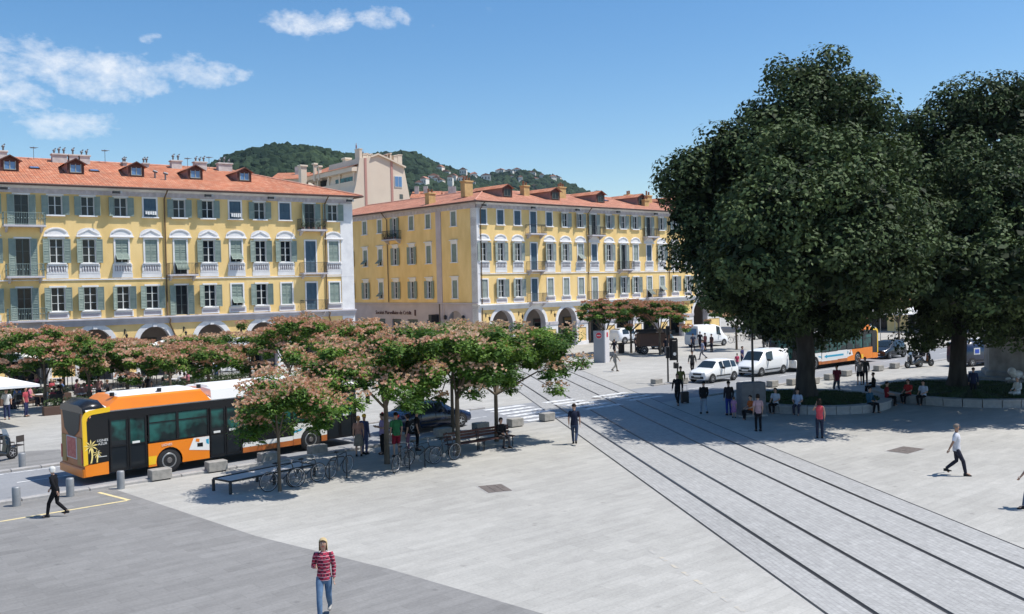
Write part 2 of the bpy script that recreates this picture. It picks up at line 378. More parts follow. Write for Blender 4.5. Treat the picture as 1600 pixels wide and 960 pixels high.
def dup(root, M_, label=None, group=None):
    KIDS = {}
    def cp_(o, par):
        c = o.copy(); C.objects.link(c)
        if par: c.parent = par; c.matrix_parent_inverse = o.matrix_parent_inverse
        for ch in childs.get(o.name, []): cp_(ch, c)
        return c
    childs = {}
    stack = [root]
    while stack:
        o = stack.pop(); childs[o.name] = list(o.children); stack += childs[o.name]
    r = cp_(root, None); r.matrix_local = M_
    if label: r['label'] = label
    if group: r['group'] = group
    return r
uR = Vector((cos(ANG), sin(ANG), 0)); nR = Vector((-sin(ANG), cos(ANG), 0))
def UN(u, n, z=0): return tuple(uR*u+nR*n+Vector((0, 0, z)))
TEXT_FONT = None
def text_mesh(name, s, size, matname, parent, M_, extr=.01, **k):
    cu = bpy.data.curves.new(name, 'FONT'); cu.body = s; cu.size = size; cu.extrude = extr; cu.align_x = 'CENTER'; cu.align_y = 'CENTER'
    o = bpy.data.objects.new(name, cu); C.objects.link(o)
    me = bpy.data.meshes.new_from_object(o); bpy.data.objects.remove(o); bpy.data.curves.remove(cu)
    me.materials.clear(); me.materials.append(MAT[matname]); me.name = name
    return put(name, me, parent, M_, **k)

# ------------------------------------------------------------------ ground
def poly_sheet(name, matname, pts, z, kind='structure', parent=None, **k):
    x = mb(matname); x.add([(p[0], p[1], z) for p in pts], [tuple(range(len(pts)))])
    o = put(name, x, parent)
    if kind: o['kind'] = kind
    for a, b in k.items(): o[a] = b
    return o
g = mb('paving_light'); g.add([(-2500,-300,0),(2500,-300,0),(2500,4500,0),(-2500,4500,0)], [(0,1,2,3)])
structure('square_paving', g)
# slate coloured paving, near left, and its strip beyond the road
poly_sheet('slate_paving', 'paving_slate', [(-14.0, 33.25), (-7.4, 26.7), (-3.15, 23.26), (.53, 19.86), (6, 14.8), (14, 7.4), (-4, -12), (-40, -20), (-60, -4), UN(-14, 35.0)[:2], UN(11.15, 35.0)[:2]], .004)
poly_sheet('slate_strip', 'paving_slate', [UN(-14, 41.4)[:2], UN(11.5, 41.4)[:2], UN(12.4, 45.4)[:2], UN(4, 49.5)[:2], UN(-14, 55)[:2]], .004)
road = poly_sheet('road', 'asphalt', [UN(-30, 35.3)[:2], UN(200, 35.3)[:2], UN(200, 41.1)[:2], UN(-30, 41.1)[:2]], .008)
# tram track bed, straight and then bending left
def track_pts():
    d = Vector((cos(radians(98.3)), sin(radians(98.3)))); nn = Vector((.989, .146))
    c0 = nn*12.6
    pts = []; s = -12.0
    while s < 72: pts.append((c0+d*s, d.copy())); s += 4
    p = c0+d*72; a = 98.3
    for k in range(26):
        pts.append((p.copy(), Vector((cos(radians(a)), sin(radians(a))))))
        a += 3.1 if k < 22 else 0; p = p+Vector((cos(radians(a)), sin(radians(a))))*2.2
    return pts
TP = track_pts()
def off(o): return [(p.x+d.y*o, p.y-d.x*o) for p, d in TP]
def ribbon(name, matname, o0, o1, z, kind=None, parent=None, i0=0, i1=None, **k):
    A, B = off(o0)[i0:i1], off(o1)[i0:i1]; x = mb(matname); n = len(A)
    x.add([(a[0], a[1], z) for a in A]+[(b[0], b[1], z) for b in B], [(i, n+i, n+i+1, i+1) for i in range(n-1)])
    o = put(name, x, parent)
    if kind: o['kind'] = kind
    for a, b in k.items(): o[a] = b
    return o
bed = ribbon('tram_bed', 'tram_paving', -3.45, 3.5, .012, 'structure')
for o_ in (-3.46, 3.51): ribbon('drain_slot', 'groove', o_-.025, o_+.025, .017, None, bed)
RL = ['tram rail nearest the foreground, first from the left at the bottom edge', 'second tram rail from the left, inner rail of the left track',
      'third tram rail from the left, inner rail of the right track', 'rightmost of the four tram rails set in the grey paving']
for i, o_ in enumerate((-2.47, -1.0, 1.0, 2.47)):
    A = off(o_); x = mb('rail_steel'); n = len(A)
    B0, B1 = off(o_-.035), off(o_+.035)
    vs = [(a[0], a[1], .0165) for a in B0]+[(a[0], a[1], .019) for a in B0]+[(a[0], a[1], .019) for a in B1]+[(a[0], a[1], .0165) for a in B1]
    x.add(vs, [(k*n+j, k*n+j+1, (k+1)*n+j+1, (k+1)*n+j) for k in range(3) for j in range(n-1)])
    r = thing('tram_rail', RL[i], 'tram rail', group='tram rails crossing the square', me=x.mesh('tram_rail'))
    ribbon('rail_groove', 'groove', o_-.085, o_+.035+.012, .016, None, r)
# kerb stones along the road (each its own piece)
ks = mb('granite'); ks.cbox(0, 1.08, -.15, .15, 0, .10, .02); ksm = ks.mesh('kerb_stone')
for n_, rngs in ((35.15, [(-6, 29.5), (45.5, 80)]), (41.25, [(-6, 33), (48, 80)])):
    for a, b in rngs:
        u = a
        while u < b:
            put('kerb_stone', ksm, road, T(*UN(u, n_), rz=ANG)); u += 1.1
# markings
def rect_un(u0, u1, n0, n1, z): return [UN(u0, n0, z), UN(u1, n0, z), UN(u1, n1, z), UN(u0, n1, z)]
def stripe(name, matname, pts, parent):
    x = mb(matname); x.add(pts, [tuple(range(len(pts)))]); return put(name, x, parent)
for k in range(6):   # zebra on the crossing beside the rails
    n0 = 35.5+k*.95
    stripe('crossing_stripe', 'paint_white', rect_un(31.8+.25*k, 35.0+.2*k, n0, n0+.5, .0215), road)
for k in range(5):
    n0 = 36.3+k*.95
    stripe('crossing_stripe', 'paint_white', rect_un(36.8+.15*k, 39.8, n0, n0+.5, .0215), road)
for k in range(4):
    n0 = 37.0+k*.95
    stripe('crossing_stripe', 'paint_white', rect_un(41.2, 44.2, n0, n0+.45, .0215), road)
for u in range(-6, 30, 5): stripe('lane_dash', 'paint_white', rect_un(u, u+2.6, 38.55, 38.67, .0135), road)
for u in range(48, 90, 5): stripe('lane_dash', 'paint_white', rect_un(u, u+2.6, 38.15, 38.27, .0135), road)
stripe('edge_line', 'paint_white', rect_un(-8, 29, 40.75, 40.87, .0135), road)
stripe('edge_line', 'paint_white', rect_un(-8, 29, 35.55, 35.65, .0135), road)
Y1, Y2, Y3 = Vector((-15.98, 29.03)), Vector((-13.05, 31.62)), Vector((-14.6, 33.0))
def line2(a, b, w_, z):
    d = (b-a).normalized()*w_/2; q = Vector((-d.y, d.x)); return [(*(a-q), z), (*(b-q), z), (*(b+q), z), (*(a+q), z)]
sl = bpy.data.objects['slate_paving']
stripe('parking_line', 'paint_yellow', line2(Y1+(Y1-Y2)*2, Y2, .13, .0085), sl); stripe('parking_line', 'paint_yellow', line2(Y2+Vector((.05, .05)), Y3, .13, .0095), sl)
sq = bpy.data.objects['square_paving']
for k in range(9):
    a = Vector((5.2+(.02*k), 26.2-k*.78)); a = Vector((3.45+.17*k, 24.4-k*.62))
    stripe('worn_mark', 'paint_worn', line2(a, a+Vector((.08, -.32)), .10, .005), sq)
# manhole covers
def cover(x, y, a, b, rz, label):
    o = thing('access_cover', label, 'manhole cover', T(x, y, 0, rz))
    f = mb('granite'); f.box(-a, a, -b, b, .0, .006); put('frame', f, o)
    p = mb('manhole_iron'); k = a-.05
    for i in range(3):
        for j in range(2): p.box(-k+i*2*k/3+.01, -k+(i+1)*2*k/3-.01, -(b-.05)+j*(b-.05)+.01, -(b-.05)+(j+1)*(b-.05)-.01, .006, .016)
    put('lid', p, o)
cover(-.72, 32.25, .48, .62, radians(20), 'square rusty brown access cover set alone in the pale paving')
cover(15.6, 37.7, .75, .5, ANG, 'dark flat access cover in the paving behind the man in the white shirt')
cover(4.9, 56.6, .3, .3, .3, 'small dark access cover by the crossing stripes')
# ------------------------------------------------------------------ foliage
NPR = np.random.default_rng(5)
def quads_mesh(name, V, tone, matname, k=4):
    """V: (N,k,3) corner points of N loose faces, tone: (N,)"""
    n = len(V); me = bpy.data.meshes.new(name)
    me.vertices.add(n*k); me.vertices.foreach_set('co', V.reshape(-1).astype(np.float32))
    me.loops.add(n*k); me.loops.foreach_set('vertex_index', np.arange(n*k, dtype=np.int32))
    me.polygons.add(n); me.polygons.foreach_set('loop_start', np.arange(0, n*k, k, dtype=np.int32))
    try: me.polygons.foreach_set('loop_total', np.full(n, k, dtype=np.int32))
    except Exception: pass
    me.materials.append(MAT[matname])
    at = me.attributes.new('tone', 'FLOAT', 'FACE'); at.data.foreach_set('value', tone.astype(np.float32))
    me.update(calc_edges=True); return me
def cloud_arrays(cen, rad, n, size, seed, up=.35, shell=.55, asp=.55, tone=None, tj=.15, jit=.75):
    g = np.random.default_rng(seed); cen = np.array(cen, float); rad = np.array(rad, float); K = len(cen)
    if np.isscalar(n): n = np.full(K, n)
    idx = np.repeat(np.arange(K), n); N = len(idx)
    d = g.normal(size=(N, 3)); d /= np.linalg.norm(d, axis=1)[:, None]
    rr = shell+(1.05-shell)*g.random(N)**.6
    P = cen[idx]+d*rad[idx]*rr[:, None]
    nrm = d*.8+np.array([0, 0, up])+g.normal(size=(N, 3))*jit; nrm /= np.linalg.norm(nrm, axis=1)[:, None]
    a = np.cross(nrm, g.normal(size=(N, 3))); a /= np.linalg.norm(a, axis=1)[:, None]; b = np.cross(nrm, a)
    s = size*(.65+.7*g.random(N))[:, None]
    V = np.stack([P-a*s*.5, P+b*s*asp*.5+nrm*s*.08, P+a*s*.5, P-b*s*asp*.5+nrm*s*.08], axis=1)
    tn = g.random(K) if tone is None else np.array(tone)
    t = np.clip(tn[idx]+g.normal(size=N)*tj, 0, 1)
    return V, t
def leaf_cloud(cen, rad, n, size, matname, r, **k):
    V, t = cloud_arrays(cen, rad, n, size, r.randrange(10**6), **k); return quads_mesh('foliage', V, t, matname)
def px_world(px, py, Y):
    c = (px-800)/1480.5; s = (py-480)/1480.5
    v = right*c+down*s+fw; v = v*(Y/v.y); return Vector((v.x, Y, 7+v.z))
def ground_at(px, py, z=0):
    c = (px-800)/1480.5; s = (py-480)/1480.5
    v = right*c+down*s+fw; t = (z-7)/v.z; return Vector((v.x*t, v.y*t, z))
def big_tree(name, label, base, lobes, trunk_r, seed, leaves=185, trunk_top=6.5):
    g = np.random.default_rng(seed); cen = []; rad = []; tone = []
    for (px, py, rp, dy) in lobes:
        Y = base[1]+dy; c = px_world(px, py, Y); R = rp*Y/1480.5
        K = max(8, int(17*R*R/4))
        d = g.normal(size=(K, 3)); d /= np.linalg.norm(d, axis=1)[:, None]
        q = np.array([c.x, c.y, c.z])+d*np.array([R, R, R*.92])*(.74+.26*g.random(K)**.5)[:, None]
        cen += list(q); rr = (.60+.65*g.random(K)); rad += [(v, v, v*.78) for v in rr]; tone += list(np.clip(.35+.5*g.random(K)+(g.random()-.5)*.25, 0, 1))
    cen = np.array(cen); keep = cen[:, 2] > 3.0; cen = cen[keep]; rad = np.array(rad)[keep]; tone = np.array(tone)[keep]
    V, t = cloud_arrays(cen, rad, leaves, .235, seed+1, up=.5, shell=.62, asp=.55, tone=tone, tj=.2, jit=.42)
    fc = []; fr = []
    for (px, py, rp, dy) in lobes:
        if rp < 34: continue
        c = px_world(px, py, base[1]+dy); R = rp*(base[1]+dy)/1480.5; K = int(5+5*R)
        q = g.normal(size=(K, 3)); q /= np.linalg.norm(q, axis=1)[:, None]; fc += list(np.array(c)+q*R*.5*g.random(K)[:, None]**.33); fr += [(1.0, 1.0, .8)]*K
    fc = np.array(fc); fr = np.array(fr); kk = fc[:, 2] > 4.5
    V2, t2 = cloud_arrays(fc[kk], fr[kk], 60, .44, seed+9, up=.8, shell=.2, asp=.7, tone=np.full(kk.sum(), .15), tj=.1, jit=.5)  # large dark leaves added inside the lobes to stop sun leaking through
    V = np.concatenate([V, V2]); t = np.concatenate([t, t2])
    o = thing(name, label, 'tree', T(base[0], base[1], 0))
    inv = np.array([base[0], base[1], 0]); V = V-inv
    put('crown', quads_mesh('crown', V, t, 'magnolia_leaf'), o, kind='stuff')
    x = mb('bark_dark'); r = random.Random(seed); pts = []; R_ = []
    for i in range(9):
        z = trunk_top*i/8; pts.append((r.uniform(-.05, .05)*i*.4, r.uniform(-.05, .05)*i*.4, z-.1)); R_.append(trunk_r*(1.35 if i == 0 else 1.08 if i == 1 else 1-.035*i))
    x.tube(pts, R_, 14)
    for k in range(7):
        a = k*.9+r.uniform(-.2, .2); x.tube([(cos(a)*trunk_r*.6, sin(a)*trunk_r*.6, 1.0), (cos(a)*trunk_r*1.1, sin(a)*trunk_r*1.1, .3), (cos(a)*trunk_r*1.9, sin(a)*trunk_r*1.9, -.1)], [.22, .2, .1], 6)
    put('trunk', x, o)
    y = mb('bark_dark')
    for k, (px, py, rp, dy) in enumerate(lobes):
        c = px_world(px, py, base[1]+dy)-Vector((base[0], base[1], 0)); st = Vector((pts[-2][0], pts[-2][1], trunk_top*r.uniform(.72, .98)))
        mid = st.lerp(c, .5)+Vector((0, 0, -.5)); y.tube([st, st.lerp(mid, .5)+Vector((0, 0, .2)), mid, c], [trunk_r*.42, trunk_r*.33, trunk_r*.22, .06], 7)
    put('limb', y, o)
    return o
def silk_tree(base, h, r, label, group, seed, nclump=60, leaf=.15, per=150, blossom=.5, skew=(0, 0), trunk_h=2.0, trunk_r=.085, bl_n=20, bl_s=.075, lean=0, pink=.5, low=.9, flat=.32):
    g = np.random.default_rng(seed); rr = random.Random(seed)
    o = thing('silk_tree', label, 'tree', T(base[0], base[1], 0, rz=0), group)
    cen = []; rad = []
    for k in range(nclump):
        a = g.random()*2*pi; q = sqrt(g.random()); rho = r*q*(.82+.36*g.random())
        z = h-.15-(h-trunk_h)*low*(q**2.2)*g.random()*.9-.52*(h-trunk_h)*(g.random()**2.0)
        cen.append((skew[0]*q*.6+cos(a)*rho+skew[0]*.4, skew[1]+sin(a)*rho, z)); s_ = .36+.34*g.random(); rad.append((s_, s_, s_*(flat+.2*g.random())))
    V, t = cloud_arrays(cen, rad, per, leaf, seed+1, up=1.3, shell=.2, asp=.42, tj=.25, jit=.5)
    fc = np.array(cen)-np.array([0, 0, .12]); V2, t2 = cloud_arrays(fc, np.array(rad)*.75, 26, leaf*2.4, seed+9, up=1.6, shell=.1, asp=.5, tone=np.full(len(fc), .2), tj=.15, jit=.35)  # oversized inner leaves added so the crown casts a denser shadow
    put('crown', quads_mesh('crown', np.concatenate([V, V2]), np.concatenate([t, t2]), 'silk_leaf'), o, kind='stuff')
    cen = np.array(cen); rad = np.array(rad)
    sel = g.random(len(cen)) < blossom
    bc = cen[sel]; br = rad[sel]; n = int(bl_n*1.35)
    idx = np.repeat(np.arange(len(bc)), n); N = len(idx)
    a = g.random(N)*2*pi; q = np.sqrt(g.random(N))*1.05
    P = bc[idx]+np.stack([np.cos(a)*q*br[idx, 0], np.sin(a)*q*br[idx, 1], br[idx, 2]*(.75+.55*g.random(N)-.5*q**2)], axis=1)
    # each blossom: a small upright fan of stamens, three crossed pieces
    Vs = []; ts = []; bl_s = bl_s*.88; 
    tb = np.clip(g.normal(pink, .3, N), 0, 1)
    for j in range(3):
        th = g.random(N)*pi; d = np.stack([np.cos(th), np.sin(th), g.normal(size=N)*.25], axis=1); s_ = (bl_s*(.7+.7*g.random(N)))[:, None]; up = np.array([0, 0, 1.0])
        Vs.append(np.stack([P-d*s_*.25, P+d*s_*.25, P+d*s_*.9+up*s_*.8, P-d*s_*.9+up*s_*.8], axis=1)); ts.append(tb)
    put('blossom', quads_mesh('blossom', np.concatenate(Vs), np.concatenate(ts), 'silk_blossom'), o, kind='stuff')
    x = mb('bark'); top = Vector((lean, 0, trunk_h))
    x.tube([(0, 0, -.05), (lean*.3, 0, trunk_h*.4), (lean*.8, .02, trunk_h*.8), top], [trunk_r*1.25, trunk_r, trunk_r*.95, trunk_r*.85], 9); put('trunk', x, o)
    x = mb('bark')
    for k in range(7):
        c = Vector(cen[rr.randrange(len(cen))]); mid = top.lerp(c, .5)+Vector((0, 0, .25)); x.tube([top-Vector((0, 0, .12)), mid, c-Vector((0, 0, .1))], [trunk_r*.6, trunk_r*.38, .015], 6)
    put('branch', x, o)
    return o
# ------------------------------------------------------------------ buildings
CACHE = {}
def cached(key, fn):
    if key not in CACHE: CACHE[key] = fn()
    return CACHE[key]
def wall_open(x, x0, x1, z0, z1, ops, y=0, depth=.26, wallm='yellow_wall', revm='white_stucco'):
    xs = sorted({x0, x1, *[v for o in ops for v in o[:2]]}); zs = sorted({z0, z1, *[v for o in ops for v in o[2:]]})
    xs = [v for v in xs if x0 <= v <= x1]; zs = [v for v in zs if z0 <= v <= z1]
    x.mat(wallm)
    for i in range(len(xs)-1):
        for j in range(len(zs)-1):
            cx, cz = (xs[i]+xs[i+1])/2, (zs[j]+zs[j+1])/2
            if any(o[0] < cx < o[1] and o[2] < cz < o[3] for o in ops): continue
            x.quad((xs[i], y, zs[j]), (xs[i+1], y, zs[j]), (xs[i+1], y, zs[j+1]), (xs[i], y, zs[j+1]))
    x.mat(revm)
    for a, b, c, d in ops:
        x.quad((a, y, c), (a, y, d), (a, y+depth, d), (a, y+depth, c)); x.quad((b, y, d), (b, y, c), (b, y+depth, c), (b, y+depth, d))
        x.quad((a, y, d), (b, y, d), (b, y+depth, d), (a, y+depth, d)); x.quad((b, y, c), (a, y, c), (a, y+depth, c), (b, y+depth, c))
def arch_wall(x, x0, x1, z1, arches, spring, r, wallm='yellow_wall', depth=.7, rise=1.0, n=14):
    x.mat(wallm); cur = x0
    cs = [(c, [(c-r*cos(pi*i/n), spring+r*rise*sin(pi*i/n)) for i in range(n+1)]) for c in arches]
    for c, P in cs:
        x.quad((cur, 0, 0), (c-r, 0, 0), (c-r, 0, z1), (cur, 0, z1))
        for a, b in zip(P, P[1:]): x.quad((a[0], 0, a[1]), (b[0], 0, b[1]), (b[0], 0, z1), (a[0], 0, z1))
        cur = c+r
    x.quad((cur, 0, 0), (x1, 0, 0), (x1, 0, z1), (cur, 0, z1))
    x.mat('grey_stone')
    for c, P in cs:
        Q = [(c-r, 0)]+P+[(c+r, 0)]
        for a, b in zip(Q, Q[1:]): x.quad((a[0], 0, a[1]), (a[0], depth, a[1]), (b[0], depth, b[1]), (b[0], 0, b[1]))
def archivolt(x, c, spring, r0, r1, proj, matname, rise=1.0, n=14, legs=0):
    x.mat(matname)
    A = [(c-r0*cos(pi*i/n), spring+r0*rise*sin(pi*i/n)) for i in range(n+1)]
    B = [(c-r1*cos(pi*i/n), spring+(r1-r0+r0*rise)*sin(pi*i/n)) for i in range(n+1)]
    for i in range(n):
        a, b, d, e = A[i], A[i+1], B[i+1], B[i]
        x.add([(a[0],-proj,a[1]),(b[0],-proj,b[1]),(d[0],-proj,d[1]),(e[0],-proj,e[1]),(d[0],.0,d[1]),(e[0],.0,e[1]),(a[0],.05,a[1]),(b[0],.05,b[1])],
              [(0,3,2,1)[::-1], (3,5,4,2)[::-1], (0,1,7,6)[::-1]])
def shutter_mesh(w_, h, matname):
    def f():
        x = mb(matname); s_ = .055
        x.box(0, s_, -.045, 0, 0, h); x.box(w_-s_, w_, -.045, 0, 0, h)
        for z in (0, h*.42, h-.07): x.box(s_, w_-s_, -.043, 0, z, z+.07)
        x.box(s_, w_-s_, -.014, -.006, .07, h-.07)
        n = int(h/.13)
        for i in range(n):
            z = .08+(h-.16)*i/n
            if abs(z-h*.42) < .09: continue
            x.add([(s_,-.012,z+.085),(w_-s_,-.012,z+.085),(w_-s_,-.040,z),(s_,-.040,z)], [(0,1,2,3)[::-1]])
        return x.mesh('shutter')
    return cached(('sh', round(w_, 2), round(h, 2), matname), f)
def win_mesh(w_, h, kind, wood, trim='white_stucco'):
    def f():
        x = mb(trim); t = .13; p = .05
        x.box(-w_/2-t, -w_/2, -p, .02, 0, h+t); x.box(w_/2, w_/2+t, -p, .02, 0, h+t); x.box(-w_/2, w_/2, -p, .02, h, h+t)
        if kind != 'door': x.cbox(-w_/2-t-.06, w_/2+t+.06, -.17, .12, -.10, -.004, .015)
        x.mat(wood); c = .055; y0, y1 = .12, .17
        x.box(-w_/2, -w_/2+c, y0, y1, 0, h); x.box(w_/2-c, w_/2, y0, y1, 0, h); x.box(-.04, .04, y0-.01, y1, 0, h)
        x.box(-w_/2+c, -.04, y0, y1, 0, c); x.box(.04, w_/2-c, y0, y1, 0, c); x.box(-w_/2+c, -.04, y0, y1, h-c, h); x.box(.04, w_/2-c, y0, y1, h-c, h)
        nb = 3 if h > 1.8 else 2
        for i in range(1, nb):
            z = h*i/nb; x.box(-w_/2+c, -.04, y0+.01, y1-.01, z-.018, z+.018); x.box(.04, w_/2-c, y0+.01, y1-.01, z-.018, z+.018)
        return x.mesh('window')
    return cached(('win', w_, h, kind, wood, trim), f)
def pane_mesh(w_, h, matname='glass_dark'):
    def f():
        x = mb(matname); x.box(-w_/2, w_/2, .148, .158, 0, h); return x.mesh('pane')
    return cached(('pane', w_, h, matname), f)
def pediment_mesh(kind, w_=1.75):
    def f():
        x = mb('white_stucco'); h = .62
        n = 12; P = [(-w_/2, 0), (w_/2, 0), (w_/2, .10)]+[(w_/2*cos(pi*(i+.5)/(n+1)), .1+(h)*sin(pi*(i+.5)/(n+1))**.8) for i in range(n+1)]+[(-w_/2, .10)]
        x.prism(P, 'y', -.04, .0)
        x.cbox(-w_/2-.06, w_/2+.06, -.16, .0, -.02, .09, .02)
        a = w_*.40
        if kind == 'tri':
            for s_ in (-1, 1): x.add([(s_*a,-.10,.20),(0,-.10,.56),(0,-.10,.64),(s_*(a+.08),-.10,.22),(s_*a,-.03,.20),(0,-.03,.56),(0,-.03,.64),(s_*(a+.08),-.03,.22)],
                                     [(0,1,2,3),(7,6,5,4),(0,4,5,1),(2,6,7,3)] if s_ < 0 else [(3,2,1,0),(4,5,6,7),(1,5,4,0),(3,7,6,2)])
        else:
            m_ = 8
            for i in range(m_):
                t0, t1 = pi*(.12+.76*i/m_), pi*(.12+.76*(i+1)/m_); r0, r1 = a, a+.09
                q = lambda r, t, y: (r*cos(t), y, .18+(.42+(r-a))*sin(t)*1.0)
                x.add([q(r0,t0,-.10),q(r1,t0,-.10),q(r1,t1,-.10),q(r0,t1,-.10),q(r1,t0,-.03),q(r1,t1,-.03),q(r0,t0,-.03),q(r0,t1,-.03)], [(0,1,2,3),(1,4,5,2),(0,3,7,6)])
        return x.mesh('pediment')
    return cached(('ped', kind, w_), f)
def balustrade_mesh(w_=1.3):
    def f():
        x = mb('white_stucco'); x.box(-w_/2-.1, w_/2+.1, -.05, 0, .0, .16); x.cbox(-w_/2-.1, w_/2+.1, -.12, 0, .62, .74, .02)
        x.box(-w_/2-.1, -w_/2+.05, -.07, 0, .16, .62); x.box(w_/2-.05, w_/2+.1, -.07, 0, .16, .62)
        x.mat('ground_floor_grey'); x.box(-w_/2+.05, w_/2-.05, -.012, 0, .16, .62); x.mat('white_stucco')
        n = 6
        for i in range(n):
            c = -w_/2+.05+(w_-.1)*(i+.5)/n
            x.cyl((c, -.055, .16), (c, -.055, .38), .03, .055, 6, False); x.cyl((c, -.055, .38), (c, -.055, .62), .055, .028, 6, False)
        x.mat('white_stucco'); x.box(-w_/2-.14, w_/2+.14, -.035, 0, -.36, -.002)
        return x.mesh('balustrade_panel')
    return cached(('bal', w_), f)
def apron_mesh(w_=1.3):
    def f():
        x = mb('white_stucco'); x.box(-w_/2-.1, w_/2+.1, -.045, 0, 0, .46); x.mat('ground_floor_grey'); x.box(-w_/2, w_/2, -.05, -.046, .1, .34); return x.mesh('apron_panel')
    return cached(('apr', w_), f)
def balcony(root, F, s0, s1, z, style='iron', plants=False):
    x = mb('grey_stone'); x.cbox(s0, s1, -.85, 0, z-.14, z, .02)
    for c in (s0+.25, s1-.25): x.prism([(-.7, -.14), (0, -.14), (0, -.55), (-.15, -.5)], 'x', c-.07, c+.07, Matrix.Translation((0, 0, z)))
    o = put('balcony', x, root, F)
    r = mb('iron_green' if style == 'green' else 'iron')
    P = [(s0+.03, -.02), (s0+.03, -.82), (s1-.03, -.82), (s1-.03, -.02)]
    for a, b in zip(P, P[1:]):
        L_ = math.hypot(b[0]-a[0], b[1]-a[1]); n = max(2, int(L_/.115))
        for zz in (.06, .93): r.cyl((a[0], a[1], z+zz), (b[0], b[1], z+zz), .02, None, 4, False)
        for i in range(n+1):
            t = i/n; px, py = a[0]+(b[0]-a[0])*t, a[1]+(b[1]-a[1])*t
            r.box(px-.009, px+.009, py-.009, py+.009, z+.005, z+.93)
            if style == 'green' and i % 2 == 0: r.ball((px, py, z+.5), .05, (1, 1, 1.3), 5)
    ro = put('railing', r, o)
    if plants:
        for k in range(5):
            p = mb('pot_clay'); c = s0+.3+k*(s1-s0-.6)/4
            p.cyl((c, -.65, z), (c, -.65, z+.22), .09, .12, 7)
            bx = leaf_cloud([(c, -.65, z+.42)], [(.2, .2, .24)], 90, .09, 'shrub_leaf', rnd)
            put('flower_pot', p, o); put('pot_plant', bx, o)
    return o
def place_window(root, F, s, z, w_, h, kind, shm, wood, ped=None, bal=False, apr=False, seed=0, tilt=None):
    W = F @ T(s, 0, z)
    r = random.Random(seed)
    o = put('window', win_mesh(w_, h, 'door' if kind.startswith('door') else 'win', wood), root, W)
    put('pane', pane_mesh(w_, h, 'glass_dark'), o)
    base = kind.replace('door_', '')
    lw = w_*.5
    if base == 'open':
        for sd_ in (-1, 1):
            th = (tilt if tilt is not None else r.choice([.08, .15, .2, .3, .45, .75]))
            me = shutter_mesh(lw, h, shm)
            if sd_ > 0: put('shutter', me, o, T(w_/2+.02, -.07, 0, rz=-th))
            else: put('shutter', me, o, T(-w_/2-.02, -.07, 0) @ Matrix.Rotation(th, 4, 'Z') @ T(-lw, 0, 0))
    elif base in ('closed', 'dark'):
        me = shutter_mesh(lw-.005, h, shm if base == 'closed' else 'shutter_blue')
        put('shutter', me, o, T(-w_/2, .05, 0)); put('shutter', me, o, T(.005, .05, 0))
    elif base == 'flap':
        hh = h*.62; me = shutter_mesh(lw-.005, hh, shm)
        put('shutter', me, o, T(-w_/2, .05, h-hh)); put('shutter', me, o, T(.005, .05, h-hh))
        fl = shutter_mesh(lw-.01, h-hh, shm)
        for a in (-w_/2, .008): put('shutter_flap', fl, o, T(a, .03, h-hh) @ Matrix.Rotation(radians(-48), 4, 'X') @ T(0, 0, -(h-hh)))
    if ped: put('pediment', pediment_mesh(ped), o, T(0, 0, h+.18))
    if bal: put('balustrade', balustrade_mesh(), o, T(0, 0, -.84))
    if apr: put('apron', apron_mesh(), o, T(0, 0, -.58))
    return o
def lantern_mesh():
    def f():
        x = mb('lamp_black'); x.tube([(0, 0, .45), (0, -.28, .62), (0, -.5, .55), (0, -.55, .38)], .018, 5)
        x.lathe([(.02, 0), (.05, .02), (.11, .30), (.14, .31), (.03, .42), (.01, .46)], 6, T(0, -.55, -.08)); x.box(-.05, .05, -.02, .0, .3, .7)
        return x.mesh('wall_lantern')
    return cached('lant', f)
def flood_mesh():
    def f():
        x = mb('metal_grey'); x.tube([(0, 0, 0), (0, -.42, -.03)], .03, 5)
        x.mat('lamp_black'); x.cbox(-.26, .26, -.62, -.36, -.16, .06, .03); x.mat('light_clear'); x.box(-.22, .22, -.58, -.40, -.175, -.161)
        x.mat('metal_grey'); x.cbox(.3, .5, -.5, -.3, -.1, .08, .03); x.tube([(0, -.2, 0), (.4, -.4, 0)], .02, 4)
        return x.mesh('floodlight')
    return cached('flood', f)
def tile_faces(name, faces, matname, root, F, extra=None):
    """faces: list of (points, u-direction); UVs in metres so that tile rows follow the slope"""
    vs = []; fs = []; uvs = []
    for pts, ud in faces:
        b = len(vs); P = [Vector(p) for p in pts]; n_ = (P[1]-P[0]).cross(P[2]-P[0]).normalized(); ud = Vector(ud).normalized(); vd = n_.cross(ud)
        vs += P; fs.append(tuple(range(b, b+len(P)))); uvs += [((p-P[0]).dot(ud), (p-P[0]).dot(vd)) for p in P]
    me = bpy.data.meshes.new(name); me.from_pydata([tuple(v) for v in vs], [], fs); me.materials.append(MAT[matname])
    uv = me.uv_layers.new(name='UVMap')
    for l in me.loops: uv.data[l.index].uv = uvs[l.vertex_index]
    return put(name, me, root, F)
